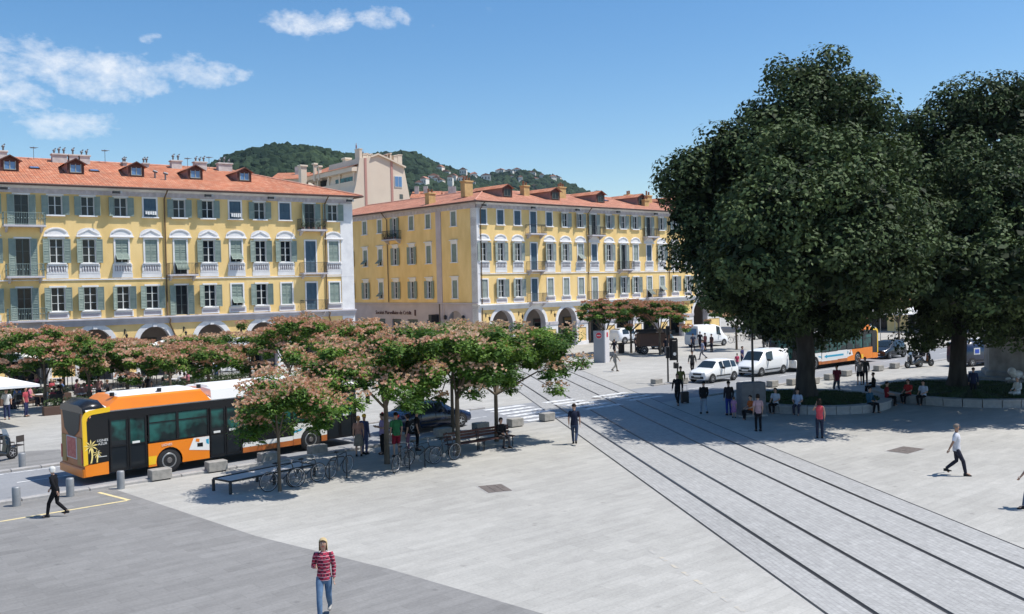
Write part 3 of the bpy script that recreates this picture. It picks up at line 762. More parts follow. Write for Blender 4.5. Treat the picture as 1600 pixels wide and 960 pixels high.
def dormer(roof, F, s, y, zb, w_, h, slope, pane='glass_blue', seed=0):
    """gabled dormer: front wall at depth y, sides running back into the slope"""
    x = mb('dormer_side'); back = (h+.25)/slope if slope else 3
    y2 = y+back; zt = zb+h; rz = zt+.34
    for sx in (-1, 1):
        a = sx*w_/2
        x.add([(s+a, y, zb-.2), (s+a, y, zt), (s+a, y2, zt)], [(0,1,2) if sx > 0 else (2,1,0)])
    x.mat('dormer_wood'); x.add([(s-w_/2, y, zb-.2), (s+w_/2, y, zb-.2), (s+w_/2, y, zt), (s, y, rz), (s-w_/2, y, zt)], [(0,1,2,3,4)])
    o = put('dormer', x, roof)
    c = mb('dormer_wood'); ov = .22
    for sx in (-1, 1): c.add([(s+sx*(w_/2+ov), y-.25, zt-.14), (s, y-.25, rz), (s, y-.25, rz+.10), (s+sx*(w_/2+ov), y-.25, zt-.04)], [(0,1,2,3) if sx > 0 else (3,2,1,0)])
    put('bargeboard', c, o)
    tile = []
    yb = y2+.9
    for sx in (-1, 1):
        P = [(s, y-.25, rz+.1), (s+sx*(w_/2+ov), y-.25, zt-.04), (s+sx*(w_/2+ov), yb, zt-.04), (s, yb, rz+.1)]
        tile.append((P if sx < 0 else P[::-1], (0, 1, 0)))
    tile_faces('dormer_roof', tile, 'roof_tiles', o, None)
    wx = mb('shutter_grey' if pane == 'glass_blue' else 'window_dark_wood'); ww = w_*.66; hh = h*.86
    for a, b in ((-ww/2, -ww/2+.06), (-.035, .035), (ww/2-.06, ww/2)): wx.box(s+a, s+b, y-.05, y-.005, zb+.08, zb+.08+hh)
    wx.box(s-ww/2+.06, s-.035, y-.045, y-.006, zb+.08, zb+.14); wx.box(s+.035, s+ww/2-.06, y-.045, y-.006, zb+.08, zb+.14)
    wo = put('dormer_window', wx, o)
    p = mb(pane); p.box(s-ww/2+.06, s+ww/2-.06, y-.02, y-.003, zb+.14, zb+hh); put('dormer_pane', p, o)
    bpy.data.objects.remove(wo) if False else None
    return o
def chimney(roof, s, y, zb, zt, wx, wy, matname, pots=3, style='clay', seed=0):
    x = mb(matname); x.box(s-wx/2, s+wx/2, y-wy/2, y+wy/2, zb, zt-.12); x.cbox(s-wx/2-.08, s+wx/2+.08, y-wy/2-.08, y+wy/2+.08, zt-.12, zt, .02)
    r = random.Random(seed)
    o = put('chimney', x, roof)
    for i in range(pots):
        c = s-wx/2+wx*(i+.5)/pots; p = mb('pot_clay' if style == 'clay' else 'cowl_metal'); h = r.uniform(.35, .6)
        if style == 'clay': p.lathe([(.13, 0), (.10, h*.8), (.12, h*.82), (.12, h)], 7, T(c, y, zt))
        else:
            h *= .8; p.lathe([(.07, 0), (.07, h*.7), (.13, h*.72), (.12, h*.95), (.03, h*1.2)], 7, T(c, y, zt)); p.cyl((c-.05, y, zt+h*.9), (c+.15, y, zt+h+.16), .05, .05, 6)
        put('chimney_pot', p, o)
    return o
# ================= the left arcaded block
I4 = Matrix.Identity(4)
LB = T(-14.72, 88.4, 0, rz=radians(35.3))
lb = thing('arcade_building', 'long yellow arcaded building on the left with green shutters and a red tiled roof', 'building', LB)
cols = [-32.35, -29.97, -27.6, -25.24, -22.89, -20.42, -18.14, -15.78, -13.41, -11.05, -8.86, -6.55, -4.2, -1.93]
#        r1              r2                 r3
spec = {-32.35: ('open', 'open', 'open'), -29.97: ('open', 'open', 'open'), -27.6: ('door_open', 'door_open', 'door_open'), -25.24: ('open', 'open', 'open'),
        -22.89: ('open', 'open', 'open'), -20.42: ('open', 'flap', 'open'), -18.14: ('dark', 'closed', 'open'), -15.78: ('open', 'door_flap', 'door_open'),
        -13.41: ('open', 'open', 'open'), -11.05: ('dark', 'flap', 'flap'), -8.86: ('open', 'open', 'open'), -6.55: ('dark', 'open', 'closed'),
        -4.2: ('door_open', 'door_dark', 'door_dark'), -1.93: ('open', 'closed', 'closed')}
ROW = [(13.10, 1.50, 12.25), (9.36, 1.88, 8.36), (5.60, 1.86, 4.98)]
XL, XR = -36.0, 0.0
def upper_wall(root, F, cols_, spec_, x0, x1, ww, shm, name='wall', peds=('tri', 'seg'), zc=4.95, ztop=14.75, trim=True, pedz=True):
    ops = []
    x = mb('yellow_wall')
    for s in cols_:
        for i, k in enumerate(spec_[s]):
            z, h, fl = ROW[i]
            if k is None: continue
            z0 = fl+.02 if k.startswith('door') else z
            ops.append((s-ww/2, s+ww/2, z0, z+h))
    wall_open(x, x0, x1, zc, ztop, ops)
    put(name, x, root, F)
    for j, s in enumerate(cols_):
        for i, k in enumerate(spec_[s]):
            if k is None: continue
            z, h, fl = ROW[i]; door = k.startswith('door'); z0 = fl+.02 if door else z
            place_window(root, F, s, z0, ww, z+h-z0, k, shm, 'window_wood' if not door else 'window_dark_wood',
                         ped=(peds[j % len(peds)] if i == 1 and pedz and not (door and spec_[s][0].startswith('door')) else None), bal=(i == 1 and not door and trim), apr=(i == 2 and not door and trim), seed=j*7+i)
def trim_bands(root, F, x0, x1, cols_, z_str=(8.0, 8.10), grey='grey_stone', corner=None):
    x = mb('white_stucco'); x.box(x0, x1, -.07, .02, z_str[0], z_str[1]); put('string_course', x, root, F)
    x = mb(grey); x.box(x0-.02, x1+.02, -.12, .05, 4.36, 4.60); x.box(x0-.05, x1+.05, -.24, .05, 4.60, 4.82); x.cbox(x0-.10, x1+.10, -.34, .05, 4.82, 4.95, .03); put('cornice', x, root, F)
    x = mb('frieze'); x.box(x0, x1, -.05, .02, 14.75, 15.12); x.mat('white_stucco'); x.box(x0-.05, x1+.05, -.16, .02, 15.12, 15.26); x.cbox(x0-.1, x1+.1, -.30, .02, 15.26, 15.42, .03)
    n = int((x1-x0)/.6); x.mat('grey_stone')
    for i in range(n): c = x0+(i+.5)*(x1-x0)/n; x.box(c-.10, c+.10, -.075, -.048, 14.83, 15.04)
    put('frieze_band', x, root, F)
upper_wall(lb, I4, cols, spec, XL, XR, .98, 'shutter_green')
trim_bands(lb, I4, XL, XR, cols)
x = mb('white_stucco'); x.box(-1.22+.0, 0.03, -.06, 0.3, 4.96, 14.74); x.box(-.03, .06, .3, 1.1, 0.0, 14.74); x.box(-1.22, .03, -.07, .3, .0, 4.35); put('corner_pilaster', x, lb)
# arcade
LA = [-32.1, -27.4, -22.65, -18.05, -13.35, -8.8, -4.1]
x = mb(); arch_wall(x, XL, XR-.02, 4.37, LA, 2.86, 1.25); put('arcade_wall', x, lb)
for c in LA:
    x = mb(); archivolt(x, c, 2.86, 1.25, 1.66, .07, 'white_stucco'); x.mat('white_stucco'); x.cbox(c-.16, c+.16, -.14, .05, 4.08, 4.5-.15, .02)
    put('archivolt', x, lb)
def piers(root, F, arches, r, x0, x1, panel='yellow_wall', imp=(2.62, 2.86), greyimp='white_stucco'):
    ed = [x0]+[v for c in arches for v in (c-r, c+r)]+[x1]
    for a, b in zip(ed[::2], ed[1::2]):
        if b-a < .2: continue
        x = mb(greyimp); x.cbox(a-.04, b+.04, -.12, .3, imp[0], imp[1], .02); x.mat('white_stucco'); x.box(a+.003, a+.28, -.05, .02, .45, imp[0]); x.box(b-.28, b-.003, -.05, .02, .45, imp[0]); x.box(a-.03, b+.03, -.10, .3, 0, .45)
        x.box(a+.28, b-.28, -.045, .02, imp[0]-.5, imp[0])
        put('pier', x, root, F)
piers(lb, I4, LA, 1.25, XL, XR-.1)
def gallery(root, F, x0, x1, y1=4.2, z=4.3, shops=True, arches=()):
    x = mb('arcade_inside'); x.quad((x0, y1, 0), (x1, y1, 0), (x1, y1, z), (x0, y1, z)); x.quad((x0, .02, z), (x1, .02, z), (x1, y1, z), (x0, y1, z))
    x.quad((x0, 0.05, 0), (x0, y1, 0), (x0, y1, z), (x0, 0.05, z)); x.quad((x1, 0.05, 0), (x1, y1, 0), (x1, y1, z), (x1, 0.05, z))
    put('gallery', x, root, F)
    for i, c in enumerate(arches):
        s_ = mb('window_dark_wood'); s_.box(c-1.2, c+1.2, y1-.12, y1-.005, 0, 3.0); s_.mat('glass_dark'); s_.box(c-1.05, c-.05, y1-.16, y1-.12, .5, 2.5); s_.box(c+.05, c+1.05, y1-.16, y1-.12, .12, 2.5)
        s_.mat(['red_sign', 'totem_light', 'sign_dark', 'bus_gold'][i % 4]); s_.box(c-1.1, c+1.1, y1-.2, y1-.12, 2.6, 2.92)
        put('shopfront', s_, root, F)
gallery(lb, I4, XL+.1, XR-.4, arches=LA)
lmesh = lantern_mesh()
for s in (-24.95, -20.4, -15.7, -11.0, -6.4): put('wall_lantern', lmesh, lb, T(s, -.02, 3.3))
for s in (-28.9, -20.9, -13.6, -8.1, -.6): put('floodlight', flood_mesh(), lb, T(s, -.28, 15.0))
balcony(lb, I4, -28.95, -26.05, 12.25, 'green'); balcony(lb, I4, -28.85, -26.25, 8.36, 'green'); balcony(lb, I4, -28.85, -26.15, 4.98, 'green')
balcony(lb, I4, -16.95, -14.55, 8.36); balcony(lb, I4, -5.4, -2.85, 12.25, 'iron', True); balcony(lb, I4, -5.3, -2.9, 8.36); balcony(lb, I4, -5.3, -2.9, 4.98)
for s in (-17.0, -2.75):
    x = mb('pipe_brown'); x.tube([(s+.12, -.76, 15.30), (s, -.12, 14.6), (s, -.10, 4.9), (s+.15, -.42, 4.7), (s+.15, -.16, 4.3), (s+.6, -.12, 3.2), (s+.6, -.12, .1)], .06, 6); put('drain_pipe', x, lb)
# side and back walls, roof
x = mb('yellow_wall'); x.quad((XR, .02, 0), (XR, 18, 0), (XR, 18, 15.4), (XR, .02, 15.4)); x.quad((XL, 18, 0), (XL, 0, 0), (XL, 0, 15.4), (XL, 18, 15.4)); x.quad((XR, 18, 0), (XL, 18, 0), (XL, 18, 15.4), (XR, 18, 15.4))
x.add([(XL, 0, 15.4), (XL, 9, 18.5), (XL, 18, 15.4)], [(0,1,2)]); put('rear_wall', x, lb)
ze = 15.42; tr = .318; o_ = .76; rz_ = ze+tr*(9+o_)
roofL = tile_faces('roof', [([(XL-.4, -o_, ze), (o_, -o_, ze), (-9, 9, rz_), (XL-.4, 9, rz_)], (1, 0, 0)), ([(o_, -o_, ze), (o_, 18+o_, ze), (-9, 9, rz_)], (0, 1, 0)),
    ([(o_, 18+o_, ze), (XL-.4, 18+o_, ze), (XL-.4, 9, rz_), (-9, 9, rz_)], (-1, 0, 0))], 'roof_tiles', lb, None)
x = mb('ridge_mortar'); x.tube([(XL-.4, 9, rz_), (-9, 9, rz_)], .10, 6); x.tube([(-9, 9, rz_), (o_, -o_, ze+.02)], .09, 6); x.tube([(-9, 9, rz_), (o_, 18+o_, ze)], .09, 6); put('ridge_caps', x, roofL)
x = mb('gutter'); x.tube([(XL-.4, -o_-.05, ze-.06), (o_+.05, -o_-.05, ze-.06), (o_+.05, 18+o_, ze-.06)], .08, 6); x.box(XL-.4, o_, -o_, 0.02, ze-.11, ze-.05); x.box(0.0, o_, 0.02, 18, ze-.11, ze-.05); put('gutter', x, roofL)
def zr(y): return ze+tr*(y+o_)
for s in (-32.4, -27.85, -23.05, -18.3, -13.35, -8.95): dormer(roofL, None, s, 3.3, zr(3.3)+.05, 1.3, .82, tr)
for i, (s, wx, n) in enumerate([(-27.9, 1.0, 2), (-23.4, 1.15, 3), (-22.3, .7, 1), (-21.4, .8, 2), (-18.1, .3, 2), (-16.3, .5, 2), (-13.6, .9, 2), (-11.4, 1.1, 3), (-9.1, 1.3, 3), (-31.5, 1.2, 3)]):
    chimney(roofL, s, 8.2, 17.6, 18.95 if wx > .6 else 18.55, wx, .7, 'chimney_grey', n, 'metal', seed=i)
for s, z in ((-25.85, 5.0), (-21.3, 5.4)):
    x = mb('gutter'); N = Matrix.Translation((s, 4.9, zr(4.9))) @ Matrix.Rotation(atan2(tr, 1), 4, 'X'); x.box(-.38, .38, -.3, .3, .02, .10, N); x.mat('glass_blue'); x.box(-.3, .3, -.22, .22, .10, .115, N); put('skylight', x, roofL)
for s, y in ((-16.8, 3.2), (-16.1, 2.6)):
    x = mb('cowl_metal'); x.cyl((s, y, zr(y)-.1), (s, y, zr(y)+.55), .07, .07, 6); x.cyl((s-.15, y, zr(y)+.6), (s+.2, y, zr(y)+.5), .11, .11, 7); put('roof_vent', x, roofL)
def aerial(roof, s, y, z, h=2.0, seed=0):
    x = mb('cowl_metal'); x.cyl((s, y, z), (s, y, z+h), .025, None, 4); r_ = random.Random(seed)
    for k in range(5): x.cyl((s-.35+.04*k, y-.3+.15*k, z+h-.1), (s+.35-.04*k, y-.3+.15*k, z+h-.1), .012, None, 3)
    x.cyl((s, y-.35, z+h-.1), (s, y+.35, z+h-.1), .015, None, 3); return put('aerial', x, roof)
for i, (s, h) in enumerate([(-30.5, 1.8), (-25.3, 2.2), (-19.6, 2.4), (-12.4, 1.9), (-10.4, 2.3)]): aerial(roofL, s, 8.6, 18.3, h*.55, i)
def laundry(F, s, z, label, seed):
    r = random.Random(seed); x = mb('metal_grey'); x.cyl((s-.5, -.32, z), (s+.5, -.32, z), .012, None, 4); x.cyl((s-.48, 0, z), (s-.48, -.34, z), .012, None, 4); x.cyl((s+.48, 0, z), (s+.48, -.34, z), .012, None, 4)
    o = thing('clothes_line', label, 'laundry', F, 'laundry hung out of top floor windows'); put('line_bracket', x, o)
    for k in range(5):
        a = s-.42+k*.18; c = mb('canvas_white'); h = r.uniform(.22, .34); n = 4
        vs = [(a+.14*i/n, -.32-.02*sin(i*2+j), z-h*j/2) for j in range(3) for i in range(n+1)]
        c.add(vs, [(j*(n+1)+i, j*(n+1)+i+1, (j+1)*(n+1)+i+1, (j+1)*(n+1)+i) for j in range(2) for i in range(n)]); put('cloth', c, o)
laundry(LB, -18.14, 13.55, 'white washing hung in the top floor window beside the left drain pipe', 3)
laundry(LB, -11.05, 13.55, 'white washing hung in a top floor window, right of the middle of the left facade', 5)

# ================= the middle block, corner towards the camera
MBX = T(-3.4, 95.9, 0, rz=radians(41.9))
mbd = thing('corner_building', 'yellow corner building in the middle with arcades, white trim and a red hipped roof', 'building', MBX)
mc = [.84, 3.19, 5.57, 7.85, 10.22, 12.66, 15.01, 17.25, 19.77, 22.21, 24.4, 26.83, 29.2, 31.75, 34.3, 36.7, 39.0]
mspec = {.84: ('dark', 'open', 'closed'), 3.19: ('dark', 'open', 'open'), 5.57: ('dark', 'open', 'open'), 7.85: ('door_dark', 'door_dark', 'door_dark'), 10.22: ('dark', 'open', 'closed'),
         12.66: ('open', 'open', 'closed'), 15.01: ('open', 'flap', 'closed'), 17.25: ('door_open', 'dark', 'door_closed'), 19.77: ('open', 'open', 'open'), 22.21: ('open', 'door_open', 'open'),
         24.4: ('open', 'closed', 'open'), 26.83: ('door_open', 'dark', 'door_flap'), 29.2: ('open', 'open', 'flap'), 31.75: ('open', 'open', 'open'), 34.3: ('open', 'open', 'open'), 36.7: ('open', 'closed', 'open'), 39.0: ('open', 'open', 'open')}
ML = 41.0
upper_wall(mbd, I4, mc, mspec, 0, ML, .86, 'shutter_grey', peds=('seg',), zc=4.95)
trim_bands(mbd, I4, 0, ML, mc, grey='white_stucco')
x = mb('white_stucco'); x.box(-.06, .32, -.07, .02, 0, 14.74); x.box(-.06, -.002, .02, .9, 0, 14.74); put('corner_pilaster', x, mbd)
MA = [3.19, 7.88, 12.66, 17.4, 22.2, 26.95, 31.8, 36.7]
x = mb(); arch_wall(x, 0.02, ML, 4.37, MA, 2.75, 1.45, rise=1.04); put('arcade_wall', x, mbd)
for c in MA:
    x = mb(); archivolt(x, c, 2.75, 1.45, 1.80, .07, 'white_stucco', 1.04); put('archivolt', x, mbd)
piers(mbd, I4, MA, 1.45, 0.35, ML, imp=(2.45, 2.78), greyimp='grey_stone')
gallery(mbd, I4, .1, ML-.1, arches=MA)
for c in (.95, 5.5, 10.25, 15.0, 19.8, 24.6, 29.4, 34.2): put('wall_lantern', lmesh, mbd, T(c, -.02, 3.35))
for c in (.4, 7.2, 13.9, 20.6, 27.3): put('floodlight', flood_mesh(), mbd, T(c, -.28, 15.0))
for s0, s1, z in ((6.7, 9.1, 12.25), (16.1, 18.4, 12.25), (25.7, 27.95, 12.25), (6.75, 9.05, 8.36), (21.1, 23.3, 8.36), (6.75, 9.1, 4.98), (16.1, 18.7, 4.98), (25.7, 28.2, 4.98)): balcony(mbd, I4, s0, s1, z)
for s in (.42, 16.15, 30.5):
    x = mb('pipe_brown'); x.tube([(s+.1, -.76, 15.30), (s, -.14, 14.6), (s, -.12, .3)], .055, 6); put('drain_pipe', x, mbd)
# street side facade (in shade)
BF = T(0, 30, 0, rz=-pi/2)           # local s runs from the far end to the corner
bc = [30-v for v in (27.0, 23.6, 20.4, 17.3, 14.3, 11.15, 8.1, 3.7)]
bs = {bc[0]: ('closed', 'closed', 'open'), bc[1]: ('closed', 'open', 'open'), bc[2]: ('closed', 'flap', 'open'), bc[3]: ('closed', 'flap', 'flap'), bc[4]: ('door_open', 'open', 'open'), bc[5]: ('closed', 'open', 'open'), bc[6]: ('closed', 'closed', 'open'), bc[7]: ('closed', 'closed', 'closed')}
ops = []
x = mb()
for s in bc:
    for i, k in enumerate(bs[s]):
        z, h, fl = ROW[i]; z0 = fl+.02 if k.startswith('door') else z; ops.append((s-.4, s+.4, z0, z+h))
wall_open(x, 0, 29.98, 5.1, 14.75, ops); put('side_wall', x, mbd, BF)
for j, s in enumerate(bc):
    for i, k in enumerate(bs[s]):
        z, h, fl = ROW[i]; z0 = fl+.02 if k.startswith('door') else z
        o = place_window(mbd, BF, s, z0, .8, z+h-z0, k, 'shutter_green', 'window_wood', seed=90+j*3+i, tilt=.05)
        if i and not k.startswith('door'):
            hx = mb('white_stucco'); hx.box(-.55, .55, -.09, 0, h+.12, h+.34); hx.cbox(-.68, .68, -.2, 0, h+.34, h+.44, .02); put('hood', hx, o)
balcony(mbd, BF, bc[4]-1.5, bc[4]+1.2, 12.25, 'iron', True)
x = mb('ground_floor_grey'); x.box(23.3, 24.15, -.08, .02, 0, 14.74); x.box(29.1, 29.97, -.06, .02, 0, 14.74); put('side_pilaster', x, mbd, BF)
x = mb('frieze'); x.box(0, 29.9, -.05, .02, 14.75, 15.12); x.mat('grey_stone'); x.box(0, 30, -.16, .02, 15.12, 15.26); x.cbox(0, 30.05, -.3, .02, 15.26, 15.42, .03)
for i in range(48): x.box(.2+i*.62, .42+i*.62, -.08, -.048, 14.8, 15.06)
put('side_frieze', x, mbd, BF)
x = mb(); so = [(30-b, 30-a, .12, t) for a, b, t in ((7.7, 8.7, 3.25), (10.36, 12.27, 3.3), (13.5, 15.24, 3.3), (16.6, 18.5, 3.3), (20.3, 21.2, 3.25))]
wall_open(x, 0, 24.4, 0, 5.0, so, y=-.02, depth=.3, wallm='ground_floor_grey', revm='ground_floor_grey')
arch_wall(x, 24.4, 29.98, 5.0, [26.25], 3.0, 1.28, wallm='ground_floor_grey'); put('shop_wall', x, mbd, BF)
x = mb('ground_floor_grey'); x.cbox(0, 30.02, -.2, .02, 5.0, 5.12, .02); put('side_cornice', x, mbd, BF)
for a, b, c, d in so:
    x = mb('window_dark_wood'); x.box(a, a+.06, .16, .24, c, d); x.box(b-.06, b, .16, .24, c, d); x.box(a+.06, b-.06, .16, .24, d-.3, d); o = put('shop_window', x, mbd, BF)
    p = mb('glass_dark'); p.box(a+.06, b-.06, .2, .22, c, d-.3); put('pane', p, o)
x = mb('arcade_inside'); x.quad((24.9, 3, 0), (28, 3, 0), (28, 3, 5), (24.9, 3, 5)); put('passage', x, mbd, BF)
text_mesh('shop_name', 'Société Marseillaise de Crédit', .58, 'sign_dark', mbd, BF @ T(30-15.0, -.05, 4.0, rx=pi/2), .02, label='dark lettering of the bank name on the grey ground floor wall')
x = mb('sign_dark'); x.box(30-10.9, 30-10.65, -.08, -.021, 3.7, 4.35); put('bank_emblem', x, mbd, BF)
x = mb('lamp_black'); x.cbox(23.0, 23.55, -1.1, -.1, 2.9, 3.9, .03); x.cyl((23.3, -.1, 3.6), (23.3, -1, 3.6), .03, None, 5); put('projecting_sign', x, mbd, BF)
for s in (24.75, 27.75):
    x = mb('lamp_black'); x.lathe([(.05, 0), (.16, .08), (.16, .4), (.04, .5)], 8, T(s, -.2, 3.35)); put('wall_lantern', x, mbd, BF)
x = mb('pipe_brown'); x.tube([(30-16.4, -.42, 15.35), (30-15.7, -.14, 14.5), (30-15.7, -.12, 5.2)], .055, 6); x.tube([(30-6.3, -.14, 5.1), (30-6.2, -.14, .2)], .05, 6); put('drain_pipe', x, mbd, BF)
# rear walls and roof
x = mb('yellow_wall'); x.quad((ML, 0, 0), (ML, 14, 0), (ML, 14, 15.4), (ML, 0, 15.4)); x.quad((ML, 14, 0), (14, 14, 0), (14, 14, 15.4), (ML, 14, 15.4)); x.quad((14, 14, 0), (14, 30, 0), (14, 30, 15.4), (14, 14, 15.4)); x.quad((14, 30, 0), (0, 30, 0), (0, 30, 15.4), (14, 30, 15.4)); put('rear_wall', x, mbd)
sl_ = .27; rm = ze+sl_*(7+o_)
roofM = tile_faces('roof', [([(-o_, -o_, ze), (ML+.4, -o_, ze), (ML+.4, 7, rm), (7, 7, rm)], (1, 0, 0)), ([(-o_, 30.4, ze), (-o_, -o_, ze), (7, 7, rm), (7, 30.4, rm)], (0, -1, 0)),
    ([(ML+.4, 7, rm), (ML+.4, 14+o_, ze), (14+o_, 14+o_, ze), (7, 7, rm)], (-1, 0, 0)), ([(7, 7, rm), (14+o_, 14+o_, ze), (14+o_, 30.4, ze), (7, 30.4, rm)], (0, 1, 0))], 'roof_tiles_old', mbd, None)
x = mb('yellow_wall'); x.add([(0, 30, 15.4), (7, 30, rm-.1), (14, 30, 15.4)], [(0,1,2)]); x.add([(ML, 0, 15.4), (ML, 7, rm-.1), (ML, 14, 15.4)], [(0,1,2)]); put('gable', x, mbd)
x = mb('ridge_mortar'); x.tube([(-o_, -o_, ze), (7, 7, rm), (ML+.4, 7, rm)], .10, 6); x.tube([(7, 7, rm), (7, 30.4, rm)], .10, 6); put('ridge_caps', x, roofM)
x = mb('gutter'); x.tube([(-o_-.05, 30.4, ze-.06), (-o_-.05, -o_-.05, ze-.06), (ML, -o_-.05, ze-.06)], .07, 6); x.box(-o_+.01, ML, -o_, .02, ze-.11, ze-.05); x.box(-o_, 0.0, .02, 30, ze-.115, ze-.055); put('gutter', x, roofM)
def zm(y): return ze+sl_*(y+o_)
for s in (6.2, 13.4, 20.85, 28.2, 35.4): dormer(roofM, None, s, 2.2, zm(2.2)+.05, 1.45, .95, sl_, 'glass_dark')
for i, (s, y, zb, zt, wx, n) in enumerate([(2.6, 4.6, 16.3, 18.0, 1.1, 3), (.9, 8.8, 15.5, 17.0, .9, 2), (11.0, 4.6, 16.4, 17.95, .8, 2), (16.5, 4.4, 16.4, 18.05, 1.0, 3), (28.6, 2.0, 15.8, 16.9, .8, 1), (29.6, 5.5, 16.5, 17.9, .7, 2), (33.0, 5.2, 16.5, 17.9, .9, 2)]):
    chimney(roofM, s, y, zb, zt, wx, .7, 'chimney_yellow', n, 'clay', seed=40+i)
for i, (s, h) in enumerate([(5.0, 1.6), (14.5, 2.0), (25.2, 1.7)]): aerial(roofM, s, 6.8, rm-.1, h*.55, i)
x = mb('gutter'); N = Matrix.Translation((23.8, 4.2, zm(4.2))) @ Matrix.Rotation(atan2(sl_, 1), 4, 'X'); x.box(-.4, .4, -.3, .3, .02, .1, N); x.mat('glass_blue'); x.box(-.3, .3, -.22, .22, .1, .115, N); put('skylight', x, roofM)

# ================= houses of the street behind
def bg_block():
    o = thing('cream_building', 'tall cream building with a windowless gable and a roof terrace, behind the yellow blocks', 'building', T(-20.89, 130, 0, rz=radians(38)))
    x = mb('cream_wall'); P = [(-1.6, 0), (-1.29, 17.3), (-.11, 20.9), (.59, 24.65), (2.7, 24.95), (3.62, 25.35), (5.04, 24.8), (6.68, 24.07), (7.62, 23.76), (8.46, 19.6), (8.9, 17), (8.9, 0)]
    x.prism(P, 'y', 0, 9); put('gable_wall', x, o)
    s = mb('pink_stripe')
    for a, z in ((1.44, 24.7), (5.6, 24.5)): s.box(a-.17, a+.17, -.07, .0, 4, z)
    put('chimney_flue', s, o)
    for a, z, w_ in ((.95, 25.9, .2), (1.55, 25.2, .3), (1.95, 25.35, .16), (2.3, 25.2, .16), (2.65, 25.3, .16), (5.16, 25.4, .12), (5.7, 25.6, .12), (6.5, 25.3, .3), (7.2, 25.5, .34)):
        x = mb('cream_wall'); x.box(a-w_, a+w_, .3, 1.6, 20, z); x.box(a-w_-.05, a+w_+.05, .25, 1.65, z, z+.12); put('chimney_stack', x, o)
    x = mb('window_wood'); x.box(6.0, 7.25, -.08, .02, 20.9, 22.5); wv = put('window', x, o); p = mb('glass_blue'); p.box(6.08, 6.6, -.1, -.081, 21.0, 22.4); p.box(6.66, 7.17, -.1, -.081, 21.0, 22.4); put('pane', p, wv)
    x = mb('window_dark_wood'); x.box(6.8, 7.35, -.03, .02, 19.3, 19.95); put('vent_opening', x, o)
    c = mb('cream_wall')
    for a, b in (((3.4, 25.45), (5.2, 24.85)), ((5.2, 24.85), (7.8, 23.9)), ((2.4, 25.1), (3.5, 25.5))): c.add([(a[0], -.3, a[1]), (b[0], -.3, b[1]), (b[0], -.3, b[1]-.22), (a[0], -.3, a[1]-.22), (a[0], 0, a[1]), (b[0], 0, b[1]), (b[0], 0, b[1]-.22), (a[0], 0, a[1]-.22)], [(0,3,2,1), (0,1,5,4), (3,7,6,2)])
    put('gable_coping', c, o)
    # wing with loggia, running back from the gable; its side faces the street on the left
    x = mb('cream_wall'); x.box(-.1, 5, .4, 16, 0, 20.9); x.box(1.6, 5, .4, 16, 20.9, 23.5); x.box(-.1, .12, .4, 15.6, 20.9, 21.6); put('wing_wall', x, o)
    x = mb('canvas_dark')
    for a, b in ((1.2, 4.2), (4.9, 7.6), (8.4, 11), (11.6, 14.6)): x.box(1.55, 1.6, a, b, 21.0, 22.9)
    put('loggia_window', x, o)
    x = mb('glass_teal'); x.box(-.06, -.02, .6, 6.0, 21.6, 22.2); put('terrace_glass', x, o)
    for y in (.5, 4.6, 7.9, 11.3, 15.2): x = mb('cream_wall'); x.box(-.1, .25, y, y+.35, 21.6, 22.9); put('terrace_post', x, o)
    x = mb('cream_wall'); x.box(-.6, 2.2, .15, 16.2, 22.85, 23.45); put('eave_band', x, o)
    tile_faces('roof', [([(-.75, .05, 23.46), (-.75, 16.4, 23.46), (5.5, 16.4, 25.9), (5.5, .05, 25.6)][::-1], (0, -1, 0))], 'roof_tiles', o, None)
    for y, zb, zt, w_, xx in ((6.0, 23.4, 25.2, .42, 1.8), (13.4, 17, 24.8, .45, -1.5), (11.2, 22.5, 24.9, .2, -.6), (9.9, 22.5, 24.4, .2, -.5)):
        p = mb('cream_wall'); p.box(xx-w_, xx+w_, y-w_, y+w_, zb, zt); p.cbox(xx-w_-.15, xx+w_+.15, y-w_-.15, y+w_+.15, zt, zt+.22, .04); put('chimney_stack', p, o)
    return o
bg_block()
# plain arcaded block closing the square behind the big trees
EB = T(33.5, 124.5, 0, rz=radians(-24)); eb = thing('east_building', 'yellow arcaded block mostly hidden behind the two big dark trees', 'building', EB)
ec = [1.6+2.6*k for k in range(17)]; rq = random.Random(3)
upper_wall(eb, I4, ec, {s: tuple(rq.choice(['open', 'closed', 'open']) for _ in range(3)) for s in ec}, 0, 46, .9, 'shutter_grey', trim=False)
trim_bands(eb, I4, 0, 46, ec); EA = [2.9+5.2*k for k in range(9)]
x = mb(); arch_wall(x, 0, 46, 4.37, EA, 2.8, 1.4); put('arcade_wall', x, eb); gallery(eb, I4, .1, 45.9, arches=EA)
x = mb('yellow_wall'); x.quad((0, 14, 0), (0, 0, 0), (0, 0, 15.4), (0, 14, 15.4)); x.quad((46, 0, 0), (46, 14, 0), (46, 14, 15.4), (46, 0, 15.4)); x.quad((46, 14, 0), (0, 14, 0), (0, 14, 15.4), (46, 14, 15.4)); put('rear_wall', x, eb)
tile_faces('roof', [([(-.6, -.7, 15.4), (46.6, -.7, 15.4), (46.6, 7, 17.6), (-.6, 7, 17.6)], (1, 0, 0)), ([(46.6, 14.7, 15.4), (-.6, 14.7, 15.4), (-.6, 7, 17.6), (46.6, 7, 17.6)], (-1, 0, 0))], 'roof_tiles_old', eb, None)
